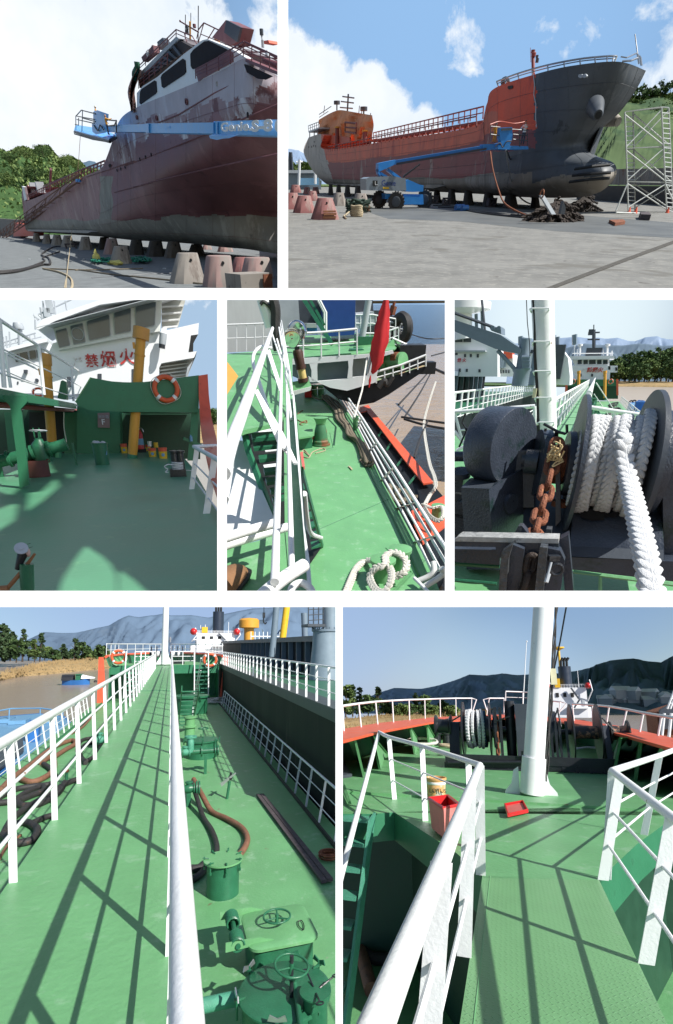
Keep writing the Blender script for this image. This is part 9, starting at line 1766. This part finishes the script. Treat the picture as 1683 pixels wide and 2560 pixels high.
 brail('white bow-tip rail left of the mast with a bent end',[(700,534,712,456),(780,532,780,456)],ext=lambda t:[Vy(700,512,t[0].y),Vy(684,462,t[0].y)]+t,mids=())
 brail('raised white pulpit rail at the bow tip behind the mast',[(786,532,788,424),(868,532,868,427),(940,536,940,432)],mids=(.45,.75))
 brail('white bow-tip rail right of the mast with a bent end',[(1000,545,1000,468),(1035,548,1040,473)],ext=lambda t:t+[Vy(1070,480,t[-1].y),Vy(1030,528,t[-1].y)])
 pb=G(866,520,.85);P.solo('jack_staff',MB().tube(pb,P.up(pb,885,195),.035,8,r1=.02).sphere(P.up(pb,886,192),.05,8),'white','thin white jack staff at the bow tip left of the mast','flagpole')
 # mast
 mb0=G(908,915);top=P.up(mb0,970,-60);t=P.thing('mast','thick white foremast with flared brackets on the forecastle deck','mast',mb0)
 d=(top-mb0).normalized();t.pt('pole',MB().path([mb0+d*.05,top],.155,40,radii=[.158,.165]),'white')
 t.pt('collar',MB().path([mb0+d*.06,mb0+d*.62],.183,40),'white');t.pt('foot',MB().path([mb0-V((0,0,.06)),mb0+d*.06],.14,24),'green')
 for s in(-1,1):t.pt('bracket',MB().prism([mb0+V((s*.17,.02,.02)),mb0+V((s*.40,.02,.02)),mb0+V((s*.39,.02,.08)),mb0+V((s*.29,.02,.2)),mb0+V((s*.25,.02,.40)),mb0+V((s*.17,.02,.46))],(0,.03,0)),'white')
 cb=MB()
 for k in range(3):
  q=[mb0+d*h+V((.19+.015*sin(h*7+k*2)+.012*k,.03+.02*k,0))for h in[.25+.18*i for i in range(24)]];cb.path(q,.014,6)
 t.pt('cable',cb,'rubber');t.pt('junction_box',MB().box(mb0+d*1.92+V((.22,.02,0)),(.09,.08,.26)),mat('cream_box',(.62,.57,.38),.5))
 a=P.up(mb0,1073,10);b=Vy(1004,362,mb0.y+1.5);P.solo('stay_wire',MB().path([a,lerp(a,b,.5)+V((.02,0,.03)),b],.014,6),'funnel','dark stay wire hanging beside the mast','wire')
 # winch: left half
 Y1=G(600,790).y;yc=Y1+.55
 def vz(Y):return Vy(700,Y,yc).z
 def vx(X):return Vy(X,600,yc).x
 za=vz(598)
 def frame(t,X1,X2,Yb):
  x1,x2=vx(X1),vx(X2)
  t.pt('bed',MB().box2((x1,yc-.55,.16),(x2,yc+.55,.22)).box2((x1,yc-.55,.22),(x2,yc-.50,.34)).box2((x1,yc-.53,.05),(x2,yc-.49,.16)),'black')
  for k in range(6):x=x1+(x2-x1)*k/5;t.pt('foot',MB().box2((x-.025,yc-.54,.036),(x+.025,yc+.5,.16)),'black')
 t=P.thing('mooring_winch','black mooring winch with a drum of white and blue rope, left of the mast','winch',(vx(690),yc,0))
 frame(t,515,862,0)
 t.pt('shaft',MB().tube((vx(470),yc,za),(vx(865),yc,za),.06,14),'black')
 def drum(t,X1,X2,R,m='black',sp=.03):t.pt('flange',MB().cyl((vx(X1),yc,za),R,sp,(1,0,0),36),m)
 drum(t,590,0,.62);drum(t,714,0,.60)
 t.pt('warping_head',MB().lathe([(0,0),(.26,0),(.26,.03),(.17,.08),(.16,.22),(.18,.32),(.27,.36),(.27,.39),(0,.39)],(vx(462),yc,za+.05),(1,0,0),28),'black')
 t.pt('bearing_stand',MB().prism([V((vx(530),yc-.3,.22)),V((vx(530),yc+.3,.22)),V((vx(530),yc+.14,za+.15)),V((vx(530),yc-.14,za+.15))],(vx(576)-vx(530),0,0)),'black')
 x1,x2=vx(600),vx(708);core_m=MB().cyl((x1-.02,yc,za),.30,x2-x1+.04,(1,0,0),28);t.pt('drum_core',core_m,'black')
 rw=MB();rb_=MB();k=0;xx=x1+.05
 while xx<x2-.02:
  R=.38+.02*sin(k*2.1);tilt=.07*sin(k*1.3)
  pts=[V((xx+tilt*cos(a)*.8+.03*a/6.3,yc+R*cos(a),za+R*sin(a)))for a in[2*pi*i/40 for i in range(41)]]
  braid(rw if xx<x1+(x2-x1)*.72 else rb_,pts,.052,pitch=6,n=5);xx+=.078;k+=1
 t.pt('rope',rw,'rope_w');t.pt('rope',rb_,'rope_blue',label='blue-green rope beside the white rope')
 for X in(745,768):t.pt('brake_frame',MB().box2((vx(X)-.03,yc-.5,.2),(vx(X)+.03,yc-.42,za+.5)).tube((vx(X),yc-.45,.2),(vx(X),yc-.45,.9),.03),'black')
 t.pt('chain_wheel',MB().lathe([(0,0),(.42,0),(.42,.03),(.3,.06),(.3,.13),(.42,.16),(.42,.19),(0,.19)],(vx(732),yc,za),(1,0,0),30),'black')
 t.pt('chain',chain(MB(),[V((vx(750),yc-.36,za+.30)),V((vx(750),yc-.46,za)),V((vx(750),yc-.5,.2))],.16,.022),'rust')
 t.pt('control_column',MB().cyl((vx(811),yc,.2),.11,vz(468)-.2,n=24),'black');t.pt('gear_case',MB().box2((vx(836),yc-.4,.22),(vx(890),yc+.3,vz(482))),'dgrey')
 for a,b in(((540,560),(582,535)),((735,565),(805,540))):t.pt('brake_lever',MB().tube(Vy(*a,yc-.55),Vy(*b,yc-.62),.018,6),'black')
 t.pt('hydraulic_pipe',MB().path(curve([Vy(520,755,yc-.6),Vy(640,752,yc-.6),Vy(860,752,yc-.6),Vy(868,735,yc-.6),Vy(868,700,yc-.6)],4),.035,8).path([Vy(520,785,yc-.6),Vy(860,790,yc-.6)],.022,6),'black')
 t=P.thing('mooring_winch','black mooring winch with a bare rusty drum, right of the mast','winch',(vx(1150),yc,0));frame(t,972,1275,0)
 za2=vz(606);za=za2
 t.pt('shaft',MB().tube((vx(960),yc,za),(vx(1345),yc,za),.06,14),'black')
 drum(t,1088,0,.61);drum(t,1212,0,.61);
 t.pt('drum_core',MB().cyl((vx(1090),yc,za),.14,vx(1215)-vx(1090),(1,0,0),24),mat('rusty_drum',(.03,.028,.028),.5,var=.3,vs=5,col2=(.42,.22,.13),c2s=3,c2t=.52,c2w=.06,bump=.4))
 t.pt('warping_head',MB().lathe([(0,0),(.24,0),(.24,.03),(.15,.07),(.14,.2),(.16,.3),(.27,.34),(.27,.37),(0,.37)],(vx(1268),yc,za),(1,0,0),28),MATS['rusty_drum'])
 for X in(990,1012,1030,1060):t.pt('brake_frame',MB().box2((vx(X)-.025,yc-.46,.2),(vx(X)+.025,yc-.38,za+.25)),'black')
 t.pt('brake_drum',MB().cyl((vx(995),yc,za),.45,.12,(1,0,0),30),'black');t.pt('bearing_stand',MB().prism([V((vx(1235),yc-.32,.22)),V((vx(1235),yc+.3,.22)),V((vx(1235),yc+.14,za+.15)),V((vx(1235),yc-.14,za+.15))],(vx(1262)-vx(1235),0,0)),'dgrey')
 for a,b in(((1030,505),(1010,560)),((1235,545),(1290,608)),((1028,500),(1045,590))):t.pt('brake_lever',MB().tube(Vy(*a,yc-.5),Vy(*b,yc-.55),.02,6),'black')
 t=P.thing('mooring_bitts','low black bitts behind the left winch with loops of pale rope','bollard',G(500,668))
 for X in(470,515):c=G(X,675,.036);t.pt('post',MB().lathe([(.13,0),(.13,.35),(.17,.37),(.17,.42),(0,.44)],c,n=18),'black')
 mb=MB()
 for k in range(3):mb.torus(G(515,675,.12+.1*k),.2,.045,n=22,m=6)
 t.pt('rope',mb,'rope_t')
 mb=MB()
 for k in range(4):mb.torus(G(402,655,.1+.06*k),.42+.03*(k%2),.045,(0.05,-.12,1),26,6)
 P.solo('rope_coil',mb,'rope','coil of cream rope lying on deck by the left bulwark','rope')
 P.solo('black_hose',MB().path(curve([G(x,y,.07)for x,y in((1275,705),(1320,735),(1400,765),(1500,800),(1640,830))],6),.05,8),'rubber','dark mooring line lying along the right bulwark','rope')
 P.solo('white_line',twist(MB(),[G(1115,690,.3),G(1170,684,.3),G(1215,686,.3)],.03),'rope_w','short white rope end behind the bare drum','rope')
 P.solo('hatch_plate',MB().prism([G(-20,775,.037),G(45,775,.037),G(75,822,.037),G(-20,835,.037)],(0,0,.06)),'dgrey','black plate at the left edge of the forecastle deck','plate')
 # tub, bucket, tray
 z=.0;c=G(500,1050);t=P.thing('tub','red rectangular plastic tub standing at the deck edge','tub',c)
 q0=[G(437,985),G(482,1050),G(560,1055),G(572,985)]
 cx=G(500,1035);cx=V((cx.x,cx.y,0));zt=.36
 b1=[G(440,1000),G(500,1062),G(565,1040)];
 top=[G(428,920,zt),G(500,966,zt),G(575,950,zt),G(520,908,zt)];cc=sum(top,V())/4;bot=[lerp(V((cc.x,cc.y,0)),V((p.x,p.y,0)),.84)+V((0,0,.03))for p in top];bin_=[lerp(V((cc.x,cc.y,0)),V((p.x,p.y,0)),.8)+V((0,0,.06))for p in top];tin=[lerp(cc,p,.93)for p in top]
 t.pt('body',MB().loft([bot,top],smooth=False,caps=False).poly(bot),mat('faded_red_plastic',(.60,.20,.18),.5,var=.15,vs=8));t.pt('inside',MB().loft([tin,bin_],smooth=False,caps=False).poly(bin_),'red');t.pt('rim',MB().path([lerp(cc,p,.985)+V((0,0,.0))for p in top],.018,6,closed=True),'red')
 c=G(468,925);t=P.thing('paint_bucket','used orange paint bucket behind the red tub','bucket',c);R=.155
 t.pt('body',MB().lathe([(0,.01),(R*.86,.01),(R*.97,.30),(R*1.05,.30),(R*1.05,.33),(R*.95,.33),(R*.8,.04),(0,.04)],c,n=32),mat('paint_bucket',(.66,.36,.14),.45,var=.2,vs=9,col2=(.5,.48,.38),c2s=5,c2t=.5,c2w=.05));t.pt('band',MB().lathe([(R*.955,.23),(R*.99,.24),(R*.99,.26),(R*.965,.27)],c,n=32),'white_old')
 fx=(V((0,0,1.5))-c);fx.z=0;fx.normalize();sx=V((-fx.y,fx.x,0));sx=-sx if sx.x<0 else sx
 t.pt('lettering',text('LOTUS',.085,c+fx*R*1.02+sx*.02+V((0,0,.15)),sx,(0,0,1),.003,.002),'dark')
 c=G(838,985);t=P.thing('paint_tray','small red tray lying tilted on the walkway in front of the mast','tray',c)
 q=[G(785,958,.03),G(868,942,.03),G(890,985,.03),G(800,1005,.03)]
 t.pt('base',MB().prism(q,(0,0,.01)),'redp')
 t.pt('rim',MB().path([p+V((0,0,.03))for p in q],.014,6,closed=True).path([p+V((0,0,.005))for p in q],.014,6,closed=True),'red')
 # foreground railings
 HR=.95
 a0=G(668,768,HR);aN=G(190,1968,HR);aN=lerp(a0,aN,1.25)
 bt=[V((wl0.x-.02,y,-.12))for y in(.2,1.38,2.8,wl0.y-.03)]
 bt=[G(330,2420),G(595,1655),G(672,1277)];bt[0]=bt[1]+(bt[1]-bt[2])*1.0;bt=[bt[1]+(bt[1]-bt[2])*1.9,bt[0],bt[1],bt[2]]
 tp=[lerp(a0,aN,min(1,(a0.y-b.y)/(a0.y-aN.y)if b.y<a0.y else 0))for b in bt]
 gl='white leaning handrail in the left foreground, beside the chequered walkway'
 railing(P,gl,bt,tp,mids=(.33,.66),rt=.031,rm=.012,flat=(.085,.012),top_pts=[aN]+tp)
 lb=[G(272,925),G(415,1025),G(632,1150)];ltp=[P.up(lb[0],246,636),P.up(lb[1],400,678),P.up(lb[2],614,748)]
 s1=G(200,612,HR+.02);end=Vy(20,1290,4.4)
 railing(P,'white railing along the forecastle edge behind the red tub',lb,ltp,mids=(.30,.64),rt=.03,rm=.011,flat=(.075,.012),top_pts=curve([a0,ltp[2],ltp[1],ltp[0],s1],3)+[s1+(end-s1)*.05,end,end+(end-s1)*.4])
 rb=[G(1440,1690),G(1240,1300)];rt_=[P.up(rb[0],1562,1010),P.up(rb[1],1316,830)]
 c0=P.up(rb[1],1283,793);e=c0+(rt_[0]-c0)*2.3
 railing(P,'white leaning handrail in the right foreground, beside the chequered walkway',[rb[0]+(rb[0]-rb[1])*1.1]+rb,[rt_[0]+(rt_[0]-rt_[1])*1.1]+rt_,mids=(.34,.66),rt=.031,rm=.012,flat=(.085,.012),top_pts=[e,rt_[0],lerp(rt_[0],c0,.95),c0])
 rb=[G(1240,1298)+V((.03,.03,0)),G(1430,1090),G(1600,960)];rt_=[c0,P.up(rb[1],1502,722),P.up(rb[2],1690,650)]
 railing(P,'white railing along the forecastle edge on the right side',rb,rt_,mids=(.34,.66),rt=.03,rm=.011,flat=(.075,.012))
 # ladder down on the left
 t=P.thing('ladder','teal and green steps going down at the left edge','ladder',G(100,1000))
 for k in range(8):
  z=-.02-.26*k;y=fa[3].y-.08-.15*k;xr_=Vy(168-19*k,1000,y).x;t.pt('tread',MB().box2((xr_-1.0,y-.22,z-.04),(xr_,y,z)),'teal')
 y0=fa[3].y;a,b=Vy(172,985,y0-.05),Vy(40,1720,y0-1.3);a=V((Vy(172,985,y0-.05).x,y0-.02,.02));b=V((Vy(20,1700,y0-1.3).x,y0-1.35,ZD));t.pt('stringer',MB().prism([a,a-V((0,.28,.04)),b-V((0,.25,0)),b],(.035,0,0)),'teal')
 # lower deck
 P.struct('lower_deck',MB().box2((-9,.5,ZD-.1),(9,14,ZD)),'green')
 def hose(px,r,m,lb):P.solo('hose',MB().path(curve([G(x,y,ZD+r)for x,y in px],6),r,10),m,lb,'hose','hoses on the lower deck')
 hose([(120,1400),(105,1480),(110,1600),(135,1700),(165,1810)],.10,'hose_brown','brown hose on the lower deck under the left ladder')
 hose([(120,1410),(170,1345),(260,1330),(330,1345),(310,1430),(215,1510),(150,1560),(130,1620),(165,1660),(290,1670)],.085,'rubber','looped black hose on the lower deck left of the walkway')
 hose([(290,1640),(380,1610),(480,1560),(560,1500)],.085,'rubber','straight black hose running under the left handrail')
 c=G(470,1520,ZD);t=P.thing('deck_locker','dark green locker with a small padlock in the shade under the forecastle','locker',c)
 t.pt('box',MB().box2(c+V((-.75,0,0)),c+V((.6,.9,.75))),'green_b');t.pt('padlock',MB().box(c+V((.18,-.02,.52)),(.07,.03,.06)).torus(c+V((.18,-.02,.57)),.025,.006,(0,1,0),14,5),'yellow');t.pt('handle',MB().box(c+V((-.02,-.02,.25)),(.03,.03,.2)),'steel')
 # background
 ZW=-5.0
 P.struct('river',MB().box2((-60,19.9,ZW-.2),(500,330,ZW)),water('river_water7',(.32,.26,.22),.5,.25,.2))
 bk=[G(x,y,ZW)for x,y in((-300,640),(0,615),(300,600),(560,570),(700,540))];rows=[]
 for j in range(9):rows.append([V((p.x,p.y+j*j*1.8,ZW+min(2.0,.6*j)+noise.noise(V((p.x*.15,j,0)))*.3*(j>0)))for p in even(bk,2.5)])
 P.struct('river_bank',MB().grid(rows),'bank')
 rnd=random.Random(5);mb=MB();mb.norecalc=True
 for i in range(3000):
  r_=rows[rnd.randint(0,8)];p=r_[rnd.randrange(len(r_))]+V((rnd.uniform(-1.2,1.2),rnd.uniform(-2,2),0));h=rnd.uniform(.3,.9);d=V((rnd.uniform(-.5,.5),0,0))
  mb.add([p-V((.14,0,0)),p+V((.14,0,0)),p+d+V((0,0,h))],[(0,1,2)])
 P.solo('reeds',mb,'bank','dry brown reeds beyond the left bulwark','reeds',kind='stuff')
 tr=[(45,395,60,'round','bushy tree at the left frame edge'),(78,396,40,'cone','dark narrow tree second from the left edge'),(108,385,34,'cone','tall spire tree third from the left edge'),(150,430,60,'round','broad tree below the two spires'),(198,405,36,'cone','feathery spire tree ending the left group'),(245,478,60,'round','low bush right of the left group'),(300,485,50,'round','low bush in the middle of the far bank'),(345,478,40,'round','small bush left of the crooked tree'),(372,432,30,'cone','crooked slim tree above the left rail'),(405,440,50,'round','rounded tree right of the crooked tree'),(450,490,50,'round','low bush right of the rounded tree'),(495,468,44,'round','tree before the white bent rail tip'),(540,490,44,'round','last low bush left of the winch')]
 for k,(X,Yt,w,kind,lb)in enumerate(tr):
  y=165+(k%3)*9;b=Vy(X,528,y);b.z=ZW+1.5;tp=Vy(X,Yt,y);ww=w*.543*y/F
  tree(P,b,tp.z-b.z,ww*1.3,lb,kind,'conif' if kind=='cone' else('leaf' if k%2 else 'leaf2'),n=1300,leaf=.42*ww/3+.12,group='trees on the bank beyond the bow rail')
 ridge(P,[(-100,480),(100,470),(215,425),(270,408),(400,412),(470,398),(560,370),(620,345),(700,350),(770,340),(840,348),(900,345),(1000,345),(1110,330),(1200,312),(1300,300),(1700,300)],420,110,-6,mat('shade_lift_mountain',(.20,.28,.37),.95,var=.3,vs=.02,spec=.05),'mountains',2,rough=.2)  # hazy blue raised in the colour to offset the shadow over this ridge
 ridge(P,[(1040,400),(1110,370),(1165,322),(1210,300),(1270,280),(1380,270),(1450,286),(1510,288),(1565,258),(1800,180)],400,60,-6,mat('shade_lift_hill',(.13,.185,.23),.95,var=.35,vs=.03,spec=.05),'near_mountain',7,rough=.24)  # colour lightened likewise, since this hill lies in shadow
 P.struct('far_shore',MB().box2((-500,329,ZW-1),(900,440,ZW+.3)),'mount2')
 rnd=random.Random(21);proto=None
 for k in range(14):
  X=rnd.uniform(1190,1560);Y=rnd.uniform(452,505);yy=334+(520-Y)*.05;b=Vy(X,Y,yy);b.z=max(b.z,ZW);w=rnd.uniform(5,13)
  lbx='small pale house on the far shore under the mountain'
  if proto is None:
   proto=P.thing('house',lbx,'house',b,'houses on the far shore');proto.pt('wall',MB().box(b+V((0,0,2)),(8,5,4)),'grey_l');proto.pt('roof',MB().prism([b+V((-4.3,-2.8,4)),b+V((-4.3,2.8,4)),b+V((-4.3,0,6))],(8.6,0,0)),'ship_white')
  else:proto.copy(b,rnd.uniform(0,3),w/9)
 far_ship(P,45,985,1178,405,545,'white ship superstructure right of the mast with navy funnel and yellow mast',1074,62,305,mast=(1059,410,205))
 b=[Vy(1120,548,44),Vy(1190,530,44)];P.solo('far_hull',MB().box2(V((Vy(940,545,44).x,44,ZW)),V((b[1].x+.3,52,b[1].z-.7))),'hull_black','dark hull under the white superstructure beyond the bow','hull')
 # boat at the right edge
 c=Vy(1545,590,40);t=P.thing('tug_boat','dark boat with white ladder posts cut by the right edge','boat',(c.x,40,ZW))
 t.pt('hull',MB().prism([Vy(1490,520,40),Vy(1620,480,40),Vy(1620,640,40),Vy(1500,640,40)],(0,3,0)),'rust');t.pt('wheelhouse',MB().prism([Vy(1502,510,39.7),Vy(1560,478,39.7),Vy(1620,478,39.7),Vy(1620,600,39.7),Vy(1505,600,39.7)],(0,.2,0)),'dgrey')
 for X in(1512,1545):t.pt('post',MB().tube(Vy(X,640,39.4),Vy(X+12,525,39.4),.09,8),'white')
 t.pt('boarding_ladder',MB().tube(Vy(1538,505,39.3),Vy(1570,420,39.3),.06,6).tube(Vy(1552,505,39.3),Vy(1584,420,39.3),.06,6).tube(Vy(1545,480,39.3),Vy(1562,480,39.3),.05,6).tube(Vy(1552,458,39.3),Vy(1572,458,39.3),.05,6),'white')
 return P
P7=panel7()
